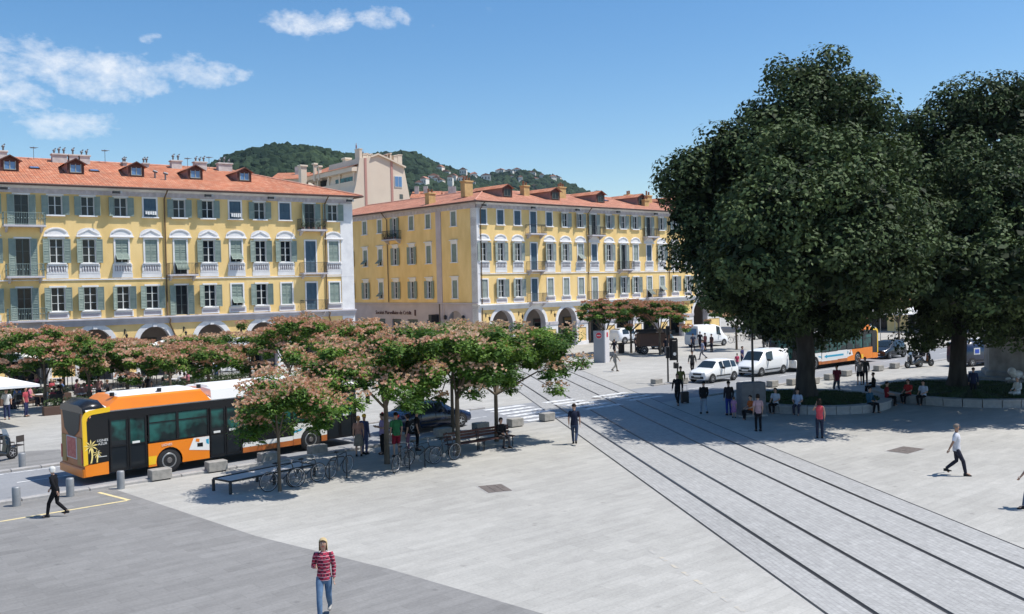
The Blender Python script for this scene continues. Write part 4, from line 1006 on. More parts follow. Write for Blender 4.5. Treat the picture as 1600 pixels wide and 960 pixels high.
def simple_house(px, pw, yt, Y, roof, wall, label, name='town_house', group='roofs showing behind the yellow buildings', rdepth=10):
    k = Y/1480.5; x0 = (px-800)*k; w_ = pw*k; zt = 7+(454-yt)*k
    o = thing(name, label, 'house', T(x0, Y, 0), group)
    x = mb(wall); x.prism([(-w_/2, 0), (w_/2, 0), (w_/2, zt-1.6), (-w_/2, zt-1.6)], 'y', 0, rdepth); put('wall', x, o)
    tile_faces('roof', [([(-w_/2-.4, -.4, zt-1.6), (w_/2+.4, -.4, zt-1.6), (w_/2+.4, rdepth/2, zt), (-w_/2-.4, rdepth/2, zt)], (1, 0, 0)), ([(w_/2+.4, rdepth+.4, zt-1.6), (-w_/2-.4, rdepth+.4, zt-1.6), (-w_/2-.4, rdepth/2, zt), (w_/2+.4, rdepth/2, zt)], (1, 0, 0))], roof, o, None)
    r = random.Random(int(px))
    for q in range(2):
        cx = r.uniform(-w_*.4, w_*.4); c = mb('chimney_grey'); c.box(cx-.35, cx+.35, rdepth*.3, rdepth*.3+.7, zt-1.2, zt+.7); put('chimney', c, o)
    return o
simple_house(455, 46, 268, 150, 'roof_tiles', 'cream_wall', 'low red roof with grey chimneys between the left block and the cream building')
simple_house(668, 40, 303, 158, 'roof_tiles', 'cream_wall', 'pinkish roof just above the side street wing of the corner building')
simple_house(710, 44, 304, 170, 'roof_tiles_old', 'house_pale', 'pale roof peeping over the hip of the corner building')
# ------------------------------------------------------------------ trees
L1 = [(1268,165,74,0),(1322,200,62,1),(1208,200,66,-1),(1175,262,76,1),(1098,292,58,0),(1098,345,52,0),(1240,285,92,-5),(1330,290,88,-5),(1405,318,66,-2),(1440,362,52,-2),
      (1385,395,80,-4),(1285,385,90,-6),(1180,380,80,-4),(1114,395,48,-1),(1150,440,48,-2),(1232,458,60,-2),(1335,450,60,-2),(1410,425,52,0),(1200,340,80,5),(1300,350,90,6),(1380,350,75,5),
      (1270,245,92,4),(1250,430,80,4),(1345,430,66,4),(1150,345,62,4),(1245,122,30,0),(1288,116,32,1),(1360,172,26,0),(1330,140,24,1),(1140,235,40,0),(1065,275,26,0),(1078,390,24,0),(1290,480,48,0),(1200,495,38,-1),(1460,395,34,-2),(1366,240,50,0),(1230,330,80,-8),(1340,340,80,-8)]
L1 = [(a, b, c, d-1.5) for a, b, c, d in L1]+[(1195,494,22,0),(1228,502,20,0),(1165,474,24,-1),(1292,508,24,1),(1322,500,22,1),(1255,520,20,2),(1135,470,26,-1),(1180,395,70,-9.5),(1280,420,75,-10),(1380,400,70,-9.5),(1290,330,70,-9)]
big_tree('magnolia_tree', 'huge dark evergreen tree with the tallest domed crown, left of the two big trees', (16.08, 52.0), L1, .55, 21)
L2 = [(1500,200,58,0),(1562,188,62,0),(1630,195,75,1),(1710,230,90,0),(1455,238,38,0),(1468,300,58,-1),(1540,290,80,-4),(1625,300,88,-4),(1705,330,100,-2),(1505,385,70,-3),(1580,395,80,-5),
      (1660,400,90,-3),(1450,400,46,0),(1470,465,50,-1),(1540,462,64,-2),(1620,465,76,-2),(1700,460,80,-1),(1540,340,80,5),(1640,360,90,6),(1580,440,80,5),(1490,420,60,4),(1700,400,90,5),(1590,140,26,0),(1500,160,28,0),(1435,205,24,0),
      (1450,510,30,-1),(1560,505,36,-2),(1440,330,36,0),(1780,300,90,0),(1780,400,90,2)]
L2 = [(a, b, c, d-1) for a, b, c, d in L2]+[(1438,228,26,0),(1424,262,36,1),(1425,300,40,0),(1480,430,55,-11),(1570,430,60,-12),(1660,430,70,-11),(1440,545,22,0),(1470,540,22,1),(1500,400,70,-8),(1590,400,80,-9.5),(1680,400,80,-9),(1560,320,70,-8)]
big_tree('magnolia_tree', 'dark evergreen tree by the stone monument, cut off by the right edge', (25.99, 55.29), L2, .50, 22)
G1 = 'flowering silk trees by the bus stop'; G2 = 'flowering silk trees in front of the left arcades'; G3 = 'flowering silk trees at the far side of the square'
silk_tree((-8.16, 32.57), 3.95, 1.7, 'small loose silk tree with a thin forked trunk in front of the bus', G1, 31, 46, .13, 200, .95, (.35, 0), 2.0, .055, 26, .08, pink=.35, flat=.7, low=.7)
silk_tree((-5.06, 37.21), 5.0, 2.9, 'pink flowering silk tree nearest the bus front, above the waiting people', G1, 32, 84, .15, 240, .85, (-.5, 0), 2.3, .10, 26, .085, pink=.35, flat=.5)
silk_tree((-2.34, 38.69), 5.35, 2.7, 'bright green silk tree in front of the dark blue car', G1, 33, 84, .15, 240, .6, (-.1, 0), 2.4, .10, 22, .085, pink=.6, flat=.5)
silk_tree((-.81, 41.95), 5.1, 3.0, 'silk tree with long branches reaching right, over the person on the bench', G1, 34, 84, .15, 240, .6, (.4, .2), 2.2, .09, 22, .085, pink=.6, low=1.0, flat=.45)
silk_tree((-2.9, 44.2), 5.3, 2.6, 'silk tree standing behind the row, at the kerb beyond the dark blue car', G1, 35, 60, .15, 120, .6, (0, 0), 2.7, .08, 20, .085, pink=.5)
BT = [(12, 60, 4.75, 2.6), (66, 56.5, 5.0, 2.5), (135, 57.5, 4.1, 2.5), (195, 58.5, 3.7, 2.3), (262, 58, 3.5, 2.2), (322, 60, 3.65, 2.2), (388, 62.5, 4.3, 2.1), (450, 60, 5.1, 2.6), (508, 63, 4.8, 2.4), (560, 66, 4.6, 2.4),
      (95, 68, 4.1, 2.4), (185, 70, 3.6, 2.1), (300, 71, 3.6, 2.1), (470, 72, 4.9, 2.4), (-45, 62, 5.2, 2.8)]
BL = ['leftmost silk tree behind the white parasol', 'silk tree with drooping crown right of the white parasol', 'broad pink silk tree above the back end of the orange bus', 'silk tree over the café tables, second left of the wide arch', 'low silk tree in front of the third arch',
      'silk tree over the café tables between the two wide arches', 'silk tree left of the parked white car under the arcades', 'tallest pink silk tree above the middle of the bus roof', 'silk tree behind the front roof of the bus', 'silk tree before the corner pilaster of the left building',
      'silk tree in the back row close to the left arcade, first from the left', 'silk tree in the back row close to the left arcade, second from the left', 'silk tree in the back row by the parked white car', 'silk tree in the back row near the corner of the left building', 'silk tree mostly outside the left edge']
for i, (px, Y, h, r_) in enumerate(BT):
    b = px_world(px, 480, Y)
    silk_tree((b.x, Y), h, r_, BL[i], G2, 50+i, 38, .17, 150, .75, (0, 0), 1.9, .09, 26, .105, pink=.15 if i % 3 else .5, low=.9, flat=.5)
for i, (px, Y, h, r_, lab) in enumerate([(945, 90, 5.2, 2.3, 'leftmost red flowering silk tree behind the grey totem'), (985, 92, 5.1, 2.5, 'middle silk tree of the group behind the grey totem'), (1030, 89, 5.0, 2.6, 'silk tree with greenish crown left of the far white van'), (1150, 93, 4.8, 2.6, 'orange tinted silk tree above the row of parked motorbikes'), (1404, 96, 6.4, 2.6, 'silk tree seen between the two big dark trees'), (1330, 104, 5, 2.5, 'silk tree hidden behind the big dark tree')]):
    b = px_world(px, 480, Y)
    silk_tree((b.x, Y), h, r_, lab, G3, 80+i, 46, .2, 70, .85, (0, 0), 2.2, .10, 18, .14, pink=-.15 if i < 3 else .5, low=.6)
# round lawns with stone benches about the two big trees
def ring(cx, cy, R, w_, h, label, seed):
    o = thing('round_bench', label, 'bench', T(cx, cy, 0), 'round stone benches about the big trees')
    n = 36
    for k in range(n):
        a0, a1 = 2*pi*k/n+.004, 2*pi*(k+1)/n-.004; am = (a0+a1)/2
        x = mb('granite'); P = [(cos(a)*r, sin(a)*r) for a, r in ((a0, R), (a1, R), (a1, R-w_), (a0, R-w_))]
        x.prism(P, 'z', 0, h-.1); P = [(cos(a)*r, sin(a)*r) for a, r in ((a0, R+.05), (a1, R+.05), (a1, R-w_-.03), (a0, R-w_-.03))]; x.prism(P, 'z', h-.1, h)
        put('seat_stone', x, o)
    g = mb('grass'); vs = [(0, 0, h+.05)]+[(cos(2*pi*k/n)*(R-w_), sin(2*pi*k/n)*(R-w_), h-.12) for k in range(n)]; g.add(vs, [(0, k+1, (k+1) % n+1) for k in range(n)], None, True); put('lawn', g, o)
    rr = np.random.default_rng(seed); N = 9000; a = rr.random(N)*2*pi; q = np.sqrt(rr.random(N))*(R-w_-.05); P = np.stack([np.cos(a)*q, np.sin(a)*q, np.full(N, h-.08)+.1*(1-q/R)], 1)
    d = np.stack([np.cos(a*7), np.sin(a*7), np.zeros(N)], 1)*.02; up = np.stack([rr.normal(size=N)*.03, rr.normal(size=N)*.03, .07+.06*rr.random(N)], 1)
    V = np.stack([P-d, P+d, P+d*.3+up, P-d*.3+up], 1); put('grass_blades', quads_mesh('grass', V, rr.random(N), 'shrub_leaf'), o, kind='stuff')
ring(16.3, 51.9, 4.1, .5, .42, 'round stone seat with lawn about the trunk of the left big tree', 1)
ring(26.2, 54.2, 5.4, .5, .42, 'round stone seat with lawn about the trunk of the right big tree', 2)

# ------------------------------------------------------------------ hills
def hill(name, label_pts, Y, depth, seed, base_z=0, rough=1.0):
    label_pts = [(a, b+9) for a, b in label_pts]
    """ridge line given as photo bearings at distance Y; ground falls away in front and behind"""
    g = np.random.default_rng(seed)
    P = [px_world(px, py, Y) for px, py in label_pts]; xs = [p.x for p in P]; zs = [p.z for p in P]
    nx, ny = 120, 26; X = np.linspace(xs[0], xs[-1], nx); Zr = np.interp(X, xs, zs)
    V = []; 
    for j in range(ny):
        t = j/(ny-1)*2-1                       # -1 front .. 1 back
        y = Y+t*depth; f = (1-abs(t)**1.5)
        for i in range(nx):
            und = (sin(X[i]*.018+seed)*.5+sin(X[i]*.041+y*.02+seed*2)*.3+sin(y*.05+X[i]*.013)*.3)
            V.append((X[i]*(y/Y if y < Y else 1), y, base_z-2+(Zr[i]-base_z)*f+und*14*f*(1-f)*rough))
    F = [(j*nx+i, j*nx+i+1, (j+1)*nx+i+1, (j+1)*nx+i) for j in range(ny-1) for i in range(nx-1)]
    x = mb('hill_earth'); x.add(V, F, None, True); structure(name, x)
    return np.array(V).reshape(ny, nx, 3)
ico = None
def ico_arr():
    b = bmesh.new(); bmesh.ops.create_icosphere(b, subdivisions=2, radius=1); v = np.array([p.co[:] for p in b.verts]); f = np.array([[q.index for q in p.verts] for p in b.faces]); b.free(); return v, f
def wood_on(name, Vg, n, size, seed, mask=None, front=14):
    g = np.random.default_rng(seed); vi, fi = ico_arr(); ny, nx, _ = Vg.shape
    vv = g.random(n)**.75*(ny/2+.6); uu = g.random(n)*(nx-1.01); j = vv.astype(int); i = uu.astype(int); fy = vv-j; fx = uu-i
    P = Vg[j, i]*((1-fx)*(1-fy))[:, None]+Vg[j, i+1]*(fx*(1-fy))[:, None]+Vg[j+1, i]*((1-fx)*fy)[:, None]+Vg[j+1, i+1]*(fx*fy)[:, None]
    keep = (P[:, 2]-7)/P[:, 1] > .088; P = P[keep]; n = len(P)
    s = size*(.5+.9*g.random(n)**1.6)
    tri = vi[fi]                                            # (80,3,3)
    jit = 1+.10*g.normal(size=(n, len(vi)))
    VV = vi[None]*jit[..., None]*np.stack([s, s, s*(.8+.5*g.random(n))], 1)[:, None, :]+(P+np.array([0, 0, 1])*(s*.35)[:, None])[:, None, :]
    V = VV[:, fi].reshape(-1, 3, 3); tone = np.repeat(np.clip(g.normal(.40, .22, n)+.28*np.sin(P[:, 0]*.05+seed)*np.sin(P[:, 1]*.035+P[:, 0]*.021), 0, 1), len(fi))
    me = quads_mesh(name, V, tone, 'hill_leaf', 3); return put(name, me, kind='stuff')
h1 = hill('wooded_hill', [(225,330),(300,275),(325,262),(345,250),(362,242),(383,235),(407,231),(441,228),(475,230),(495,232),(516,238),(540,244),(570,255),(600,275),(640,320)], 620, 220, 1)
wood_on('hill_wood', h1, 9000, 3.4, 3)
h2 = hill('wooded_hill', [(380,330),(450,262),(500,246),(533,240),(554,240),(580,241),(609,239),(630,236),(645,239),(671,250),(696,261),(720,269),(744,277),(790,292),(850,325)], 900, 300, 2)
wood_on('hill_wood', h2, 11000, 4.2, 4)
h3 = hill('wooded_hill', [(640,340),(690,300),(720,288),(744,278),(761,274),(776,268),(799,265.5),(821,265.5),(840,269),(862,273),(875,280),(894,286),(912,297),(960,308),(1050,318),(1200,340)], 1150, 330, 3)
wood_on('hill_wood', h3, 9000, 4.8, 5)
# small pale houses dotted over the right hand slopes
rh = random.Random(8)
HP = [(692,281),(700,283),(678,291),(684,296),(668,300),(712,289),(726,284),(738,287),(706,296),(722,294),(752,281),(778,279),(786,276),(798,279),(806,277),(832,281),(834,290),(812,291),(760,292),(846,284),(862,286),(868,284),(873,290),(741,299),(829,275),(800,288),(690,302),(655,302)]
HW = ['lowest', 'leftmost', 'small', 'wide', 'pale', 'tiny', 'bright']
def on_hill(Vs, px, py):
    best = None
    for k, Vg in enumerate(Vs):
        ny = Vg.shape[0]
        for j in range(1, ny//2):
            y = Vg[j, 0, 1]; p = px_world(px, py, y); zz = np.interp(p.x, Vg[j, :, 0], Vg[j, :, 2])
            if zz >= p.z: return Vector((p.x, y, p.z)), k
    return None
for i, (px, py) in enumerate(HP):
    r_ = on_hill([h1, h2, h3], px, py+2)
    if not r_: continue
    p, k = r_; w_ = rh.uniform(4, 9); h_ = rh.uniform(3.5, 7)
    side = 'left' if px < 745 else 'right'
    o = thing('hillside_house', 'pale villa among the trees on the wooded hill' if True else '', 'house', T(p.x, p.y-6, p.z+4.2, rz=rh.uniform(-.5, .5)), 'pale villas dotted over the wooded hills')
    x = mb('house_pale'); x.box(-w_/2, w_/2, -6, 0, -6, h_); x.mat('glass_dark')
    for q in range(3): x.box(-w_/2+w_*(q+.3)/3, -w_/2+w_*(q+.62)/3, -6.04, -6.001, h_*.45, h_*.75)
    put('wall', x, o); x = mb('house_roof'); x.prism([(-w_/2-.4, h_), (w_/2+.4, h_), (0, h_+1.8)], 'y', -6.4, .4); put('roof', x, o)
p = px_world(557, 224, 900); q = px_world(557, 243, 900)
x = mb('mast_red'); H_ = p.z-q.z
for sx, sy in ((-1, -1), (1, -1), (1, 1), (-1, 1)): x.cyl((sx*1.3, sy*1.3, -8), (sx*.2, sy*.2, H_), .22, .12, 4)
for k in range(8):
    z = -2+H_*k/8; w_ = 1.2*(1-k/9); x.box(-w_, w_, -w_, w_, z, z+.25)
x.box(-.6, .6, -.6, .6, H_*.6, H_*.82)
thing('radio_mast', 'tall thin radio mast standing on the hill crest', 'mast', T(q.x, 900, q.z), me=x.mesh('radio_mast'))
p = px_world(567, 233, 900); x = mb('mast_red'); x.cyl((0, 0, -8), (0, 0, 5), .2, .1, 4); x.box(-.5, .5, -.5, .5, 1, 2.4)
thing('radio_mast', 'shorter second mast just right of the tall one on the hill crest', 'mast', T(p.x, 900, p.z-5), me=x.mesh('radio_mast'))
# ------------------------------------------------------------------ vehicles
def ring_pts(st):
    x, zb, wl, wb, zbelt, wr, zr_ = st
    half = [(-wl*.86, zb), (-wl, zb+.14), (-(wl+wb)/2-.015, (zb+zbelt)/2+.05), (-wb, zbelt), (-wr, zr_-.035), (-wr*.62, zr_)]
    return [(x, y, z) for y, z in half]+[(x, -y, z) for y, z in half[::-1]]
def wheel_mesh(r, w_, hub='rim_steel', spokes=5):
    def f():
        x = mb('rubber'); n = 20
        x.lathe([(r*.62, -w_/2), (r*.93, -w_/2), (r, -w_/2+.03), (r, w_/2-.03), (r*.93, w_/2), (r*.62, w_/2)], n, Matrix.Rotation(pi/2, 4, 'X'))
        if hub == 'rim_bus':
            for s_ in (-1, 1): x.mat('metal_grey'); x.lathe([(r*.62, s_*(w_/2-.02)), (r*.60, s_*(w_/2+.004)), (r*.56, s_*(w_/2+.006))], n, Matrix.Rotation(pi/2, 4, 'X')); x.mat('plastic_black'); x.lathe([(r*.50, s_*(w_/2+.006)), (r*.49, s_*(w_/2+.010))], n, Matrix.Rotation(pi/2, 4, 'X')); x.mat('rim_bus'); x.lathe([(r*.24, s_*(w_/2+.010)), (r*.2, s_*(w_/2+.04))], 10, Matrix.Rotation(pi/2, 4, 'X'))
            return x.mesh('wheel')
        x.mat(hub); x.lathe([(r*.62, -w_/2-.004), (r*.55, -w_/2+.03), (.01, -w_/2+.03)], n, Matrix.Rotation(pi/2, 4, 'X')); x.lathe([(r*.62, w_/2+.004), (r*.55, w_/2-.03), (.01, w_/2-.03)], n, Matrix.Rotation(pi/2, 4, 'X'))
        for sd_ in (-1, 1):
            for k in range(spokes):
                a = 2*pi*k/spokes; M_ = Matrix.Rotation(a, 4, 'Y'); y = sd_*(w_/2-.012); x.box(.03, r*.6, y-.012, y+.012, -.035*r/.3, .035*r/.3, M_)
            x.lathe([(r*.18, sd_*(w_/2+.002)), (.01, sd_*(w_/2+.008))], 8, Matrix.Rotation(pi/2, 4, 'X'))
        x.mat('plastic_black')
        for sd_ in (-1, 1):
            for k in range(spokes):
                a = 2*pi*(k+.5)/spokes; M_ = Matrix.Rotation(a, 4, 'Y'); y = sd_*(w_/2+.010); x.add([(r*.2, y, -.02), (r*.55, y, -.10*r/.3), (r*.55, y, .10*r/.3), (r*.2, y, .02)], [(0,1,2,3)], M_)
        return x.mesh('wheel')
    return cached(('wheel', r, w_, hub, spokes), f)
def glass_between(st, i, j, k0=3, k1=4, inset=.05, out=.022, matname='glass_car', x=None, mir=True, zfrac=(.06, .9)):
    """glass panel between stations i..j on the strip between ring points k0 and k1, both sides"""
    x = x or mb(matname)
    A, B = ring_pts(st[i]), ring_pts(st[j])
    def lerp(p, q, t): return tuple(p[a]+(q[a]-p[a])*t for a in range(3))
    Lx = abs(st[j][0]-st[i][0]); e = min(.3, inset/max(Lx, .01))
    c = [lerp(lerp(A[k0], A[k1], zfrac[0]), lerp(B[k0], B[k1], zfrac[0]), e), lerp(lerp(A[k0], A[k1], zfrac[0]), lerp(B[k0], B[k1], zfrac[0]), 1-e),
         lerp(lerp(A[k0], A[k1], zfrac[1]), lerp(B[k0], B[k1], zfrac[1]), 1-e), lerp(lerp(A[k0], A[k1], zfrac[1]), lerp(B[k0], B[k1], zfrac[1]), e)]
    for s_ in (1, -1):
        x.add([(p[0], (p[1]-out)*s_, p[2]+.004) for p in c], [(0,1,2,3)])
    return x
def make_car(name, label, cat, M_, paint, st, wheels, glass, rw=.31, ww=.2, group=None, spokes=5, plate=True, trim=True, hub='rim_steel', roofrack=False, lampz=.68):
    """st: stations rear to front; glass: dict with side [(i,j)...], screen (i,j), rear (i,j)"""
    o = thing(name, label, cat, M_, group)
    x = mb(paint); x.loft([ring_pts(s_) for s_ in st]); b = put('body', x, o)
    for (i, j) in glass['side']: put('side_window', glass_between(st, i, j), o)
    for key, nm in (('screen', 'windscreen'), ('rear', 'rear_window')):
        if key not in glass: continue
        i, j = glass[key]; A, B = ring_pts(st[i]), ring_pts(st[j]); t0 = .06; g = mb('glass_car')
        dx = st[j][0]-st[i][0]; dz = st[i][6]-st[j][6]; L_ = math.hypot(dx, dz); nx, nz = dz/L_*(1 if key == 'screen' else 1), dx/L_
        sg = 1 if key == 'screen' else -1
        n_ = Vector((dz, 0, dx)).normalized()*.014; n_ = Vector((abs(n_.x)*sg, 0, abs(n_.z)))
        q = lambda P, Q, k, t, w_: Vector((P[k][0]+(Q[k][0]-P[k][0])*t, (P[k][1]+(Q[k][1]-P[k][1])*t)*w_, P[k][2]+(Q[k][2]-P[k][2])*t))+n_
        P1 = [q(A, B, 4, .08, .93), q(A, B, 4, .94, .93)]; P2 = [q(A, B, 7, .94, .93), q(A, B, 7, .08, .93)]
        C1 = [q(A, B, 5, .08, 1), q(A, B, 5, .94, 1)]; C2 = [q(A, B, 6, .94, 1), q(A, B, 6, .08, 1)]
        g.add([P1[0], P1[1], C1[1], C1[0]], [(0,1,2,3)]); g.add([C1[0], C1[1], C2[0], C2[1]], [(0,1,2,3)]); g.add([C2[1], C2[0], P2[0], P2[1]], [(0,1,2,3)])
        put(nm, g, o)
    wl = st[len(st)//2][2]
    wm_ = wheel_mesh(rw, ww, hub, spokes)
    for wx in wheels:
        for s_ in (-1, 1):
            put('wheel', wm_, o, T(wx, s_*(wl-ww/2+.015), rw))
    for wx in wheels:
        for s_ in (-1, 1):
            a = mb('plastic_black'); n = 12; R_ = rw+.06; y = s_*(wl+.004)
            vs = [(wx+R_*cos(pi*k/n), y+ (s_*.004), rw+R_*sin(pi*k/n)) for k in range(n+1)]+[(wx, y, rw-.1), (wx+R_, y, rw-.14), (wx-R_, y, rw-.14)]
            a.add(vs, [(k, k+1, n+1) for k in range(n)]+[(0, n+1, n+2), (n, n+3, n+1)]); put('wheel_arch', a, o)
    xr, xf = st[0][0], st[-1][0]
    wF = st[-1][3]
    for s_ in (-1, 1): h = mb('light_clear'); h.ball((xf-.10, s_*(wF-.10), lampz), .13, (1.0, 1.1, .55), 8); put('headlight', h, o)
    wR = st[0][3]
    for s_ in (-1, 1): h = mb('light_red'); h.ball((xr+.07, s_*(wR-.06), .86), .12, (.7, .6, 1.2), 8); put('tail_light', h, o)
    zb = st[-1][1]; g = mb('plastic_black')
    g.cbox(xf-.06, xf+.02, -wF*.55, wF*.55, lampz-.13, lampz-.02, .01); g.cbox(xf-.04, xf+.025, -wF*.8, wF*.8, zb+.04, zb+.2, .01)
    if trim:
        for s_ in (-1, 1): g2 = mb('plastic_black'); g2.box(wheels[0]+rw+.12, wheels[1]-rw-.12, s_*(wl+.012)-.012, s_*(wl+.012)+.012, .42, .50); put('side_trim', g2, o)
    put('grille', g, o)
    si = glass['side'][-1]; xm = st[si[1]][0]-.25; zb_ = st[si[0]][4]
    for s_ in (-1, 1): d = mb('plastic_black'); d.cbox(xm-.07, xm+.07, s_*(wl+.10)-.09, s_*(wl+.10)+.09, zb_-.02, zb_+.13, .02); put('mirror', d, o)
    for (i, j) in glass['side'][:]:
        xx = st[j][0]
        for s_ in (-1, 1): dl = mb('plastic_black'); dl.box(xx-.006, xx+.006, s_*(wl+.0)-.004, s_*(wl+.0)+.009, .38, zb_-.02); put('door_seam', dl, o)
    if plate:
        for a_, b_, c_, d_ in ((xf+.012, xf+.03, lampz-.27, lampz-.16), (xr-.03, xr, .6, .71)): p = mb('plate_white'); p.box(a_, b_, -.26, .26, c_, d_); put('number_plate', p, o)
    return o
HATCH = [(-1.82,.30,.66,.70,.86,.60,.88),(-1.78,.24,.78,.76,.92,.62,1.10),(-1.55,.22,.83,.80,.94,.60,1.42),(-.95,.2,.84,.82,.94,.62,1.50),(-.1,.2,.84,.82,.93,.62,1.50),(.35,.2,.84,.82,.92,.60,1.44),(1.0,.2,.84,.80,.90,.72,.97),(1.45,.22,.82,.76,.80,.66,.86),(1.78,.26,.72,.64,.68,.50,.72)]
SALOON = [(-2.2,.30,.70,.74,.80,.60,.84),(-2.1,.26,.82,.80,.90,.68,.97),(-1.65,.2,.87,.84,.92,.66,1.02),(-.95,.2,.88,.85,.93,.60,1.38),(-.1,.2,.88,.85,.92,.62,1.43),(.45,.2,.88,.85,.91,.60,1.36),(1.15,.2,.88,.84,.88,.72,.93),(1.7,.22,.86,.80,.78,.68,.84),(2.15,.26,.76,.68,.66,.52,.70)]
VAN = [(-2.15,.32,.80,.80,1.0,.74,1.72),(-2.1,.26,.86,.85,1.05,.76,1.82),(-1.0,.22,.88,.87,1.08,.76,1.86),(-.1,.22,.88,.87,1.08,.76,1.86),(.75,.22,.88,.87,1.06,.72,1.78),(1.42,.22,.88,.84,1.02,.74,1.10),(1.85,.24,.85,.78,.86,.68,.93),(2.12,.3,.74,.66,.70,.52,.74)]
BIGVAN = [(-2.4,.32,.92,.92,1.1,.86,2.2),(-2.35,.26,.96,.95,1.15,.86,2.28),(-1.0,.24,.97,.96,1.2,.86,2.3),(.4,.24,.97,.96,1.2,.86,2.28),(1.1,.24,.97,.95,1.18,.80,2.1),(1.8,.24,.97,.92,1.1,.80,1.25),(2.2,.26,.94,.86,.95,.74,1.02),(2.45,.32,.82,.74,.78,.6,.84)]
SUV = [(-2.1,.36,.76,.80,1.0,.7,1.2),(-2.05,.32,.86,.85,1.05,.70,1.6),(-1.6,.3,.9,.88,1.08,.70,1.72),(-.6,.3,.9,.88,1.08,.70,1.76),(.3,.3,.9,.88,1.06,.68,1.70),(.95,.3,.9,.86,1.04,.74,1.12),(1.6,.32,.88,.84,.98,.74,1.04),(2.05,.36,.8,.76,.86,.62,.9)]
def at_g(px, py, rz): p = ground_at(px, py); return T(p.x, p.y, 0, rz=rz)
hd = ANG+pi
def place_un(u, n, rz): p = UN(u, n); return T(p[0], p[1], .01, rz=rz)
make_car('parked_car', 'white compact hatchback in the far lane, first in the queue at the stop line', 'car', place_un(52.9, 39.95, hd), 'car_white', HATCH, (-1.2, 1.2), {'side': [(2, 3), (3, 4), (4, 5)], 'screen': (5, 6), 'rear': (2, 1)}, rw=.30, group='cars in the far lane of the street', trim=True)
make_car('delivery_van', 'white small delivery van waiting behind the white hatchback', 'van', place_un(58.6, 39.9, hd), 'car_white', VAN, (-1.35, 1.38), {'side': [(3, 4)], 'screen': (4, 5)}, rw=.31, group='cars in the far lane of the street')
make_car('parked_car', 'dark blue saloon car standing at the kerb behind the silk tree trunk', 'car', place_un(27.0, 37.55, ANG), 'car_navy', SALOON, (-1.42, 1.40), {'side': [(2, 3), (3, 4), (4, 5)], 'screen': (5, 6), 'rear': (3, 2)}, rw=.33, ww=.22, trim=True)
make_car('parked_car', 'dark grey hatchback behind the second bus, between the two big trees', 'car', place_un(76.6, 39.7, hd), 'car_dark', HATCH, (-1.2, 1.2), {'side': [(2, 3), (3, 4), (4, 5)], 'screen': (5, 6), 'rear': (2, 1)}, rw=.30, group='cars in the far lane of the street')
make_car('parked_car', 'white off-road car parked under the red silk trees in front of the arcades', 'car', T(13.0, 106.5, 0, rz=radians(35)), 'car_white', SUV, (-1.3, 1.3), {'side': [(2, 3), (3, 4)], 'screen': (4, 5), 'rear': (2, 1)}, rw=.38, group='cars parked on the far side of the square')
make_car('delivery_van', 'tall white van parked before the arch on the far side, its back towards the camera', 'van', T(20.3, 99.0, 0, rz=radians(38)), 'car_white', BIGVAN, (-1.5, 1.6), {'side': [(3, 4)], 'screen': (4, 5)}, rw=.34, group='cars parked on the far side of the square')
x = mb('glass_blue'); x.box(-2.43, -2.41, -.7, .7, 1.3, 1.95); put('rear_window', x, [o for o in bpy.data.objects if o.get('label', '').startswith('tall white van')][0])
make_car('parked_car', 'blue car parked left of the tall white van on the far side', 'car', T(15.6, 97.4, 0, rz=radians(60)), 'car_blue', HATCH, (-1.2, 1.2), {'side': [(2, 3), (3, 4), (4, 5)], 'screen': (5, 6), 'rear': (2, 1)}, rw=.30, group='cars parked on the far side of the square')
make_car('parked_car', 'white car parked behind the café tables under the left arcades', 'car', T(-23.4, 76.4, 0, rz=radians(32)), 'car_white', SALOON, (-1.42, 1.40), {'side': [(2, 3), (3, 4), (4, 5)], 'screen': (5, 6), 'rear': (3, 2)}, rw=.32)
make_car('parked_car', 'white car parked beyond the trunk of the right big tree', 'car', T(39.5, 80.5, 0, rz=radians(200)), 'car_white', HATCH, (-1.2, 1.2), {'side': [(2, 3), (3, 4), (4, 5)], 'screen': (5, 6), 'rear': (2, 1)}, rw=.30, group='cars seen between the right tree and the monument')
make_car('delivery_van', 'dark blue van with a square emblem, partly hidden behind the monument', 'van', T(35.4, 72.2, 0, rz=radians(20)), 'car_navy', VAN, (-1.35, 1.38), {'side': [(3, 4)], 'screen': (4, 5)}, rw=.31)
x = mb('plate_white'); x.box(-1.2, -.6, -.89, -.872, .9, 1.4); x.mat('blue_sign'); x.box(-1.1, -.7, -.905, -.891, 1.0, 1.3); put('emblem', x, [o for o in bpy.data.objects if o.get('label', '').startswith('dark blue van with')][0])
make_car('parked_car', 'silver car parked by the white car behind the monument', 'car', T(43.5, 84.5, 0, rz=radians(190)), 'car_silver', HATCH, (-1.2, 1.2), {'side': [(2, 3), (3, 4), (4, 5)], 'screen': (5, 6), 'rear': (2, 1)}, rw=.30, group='cars seen between the right tree and the monument')

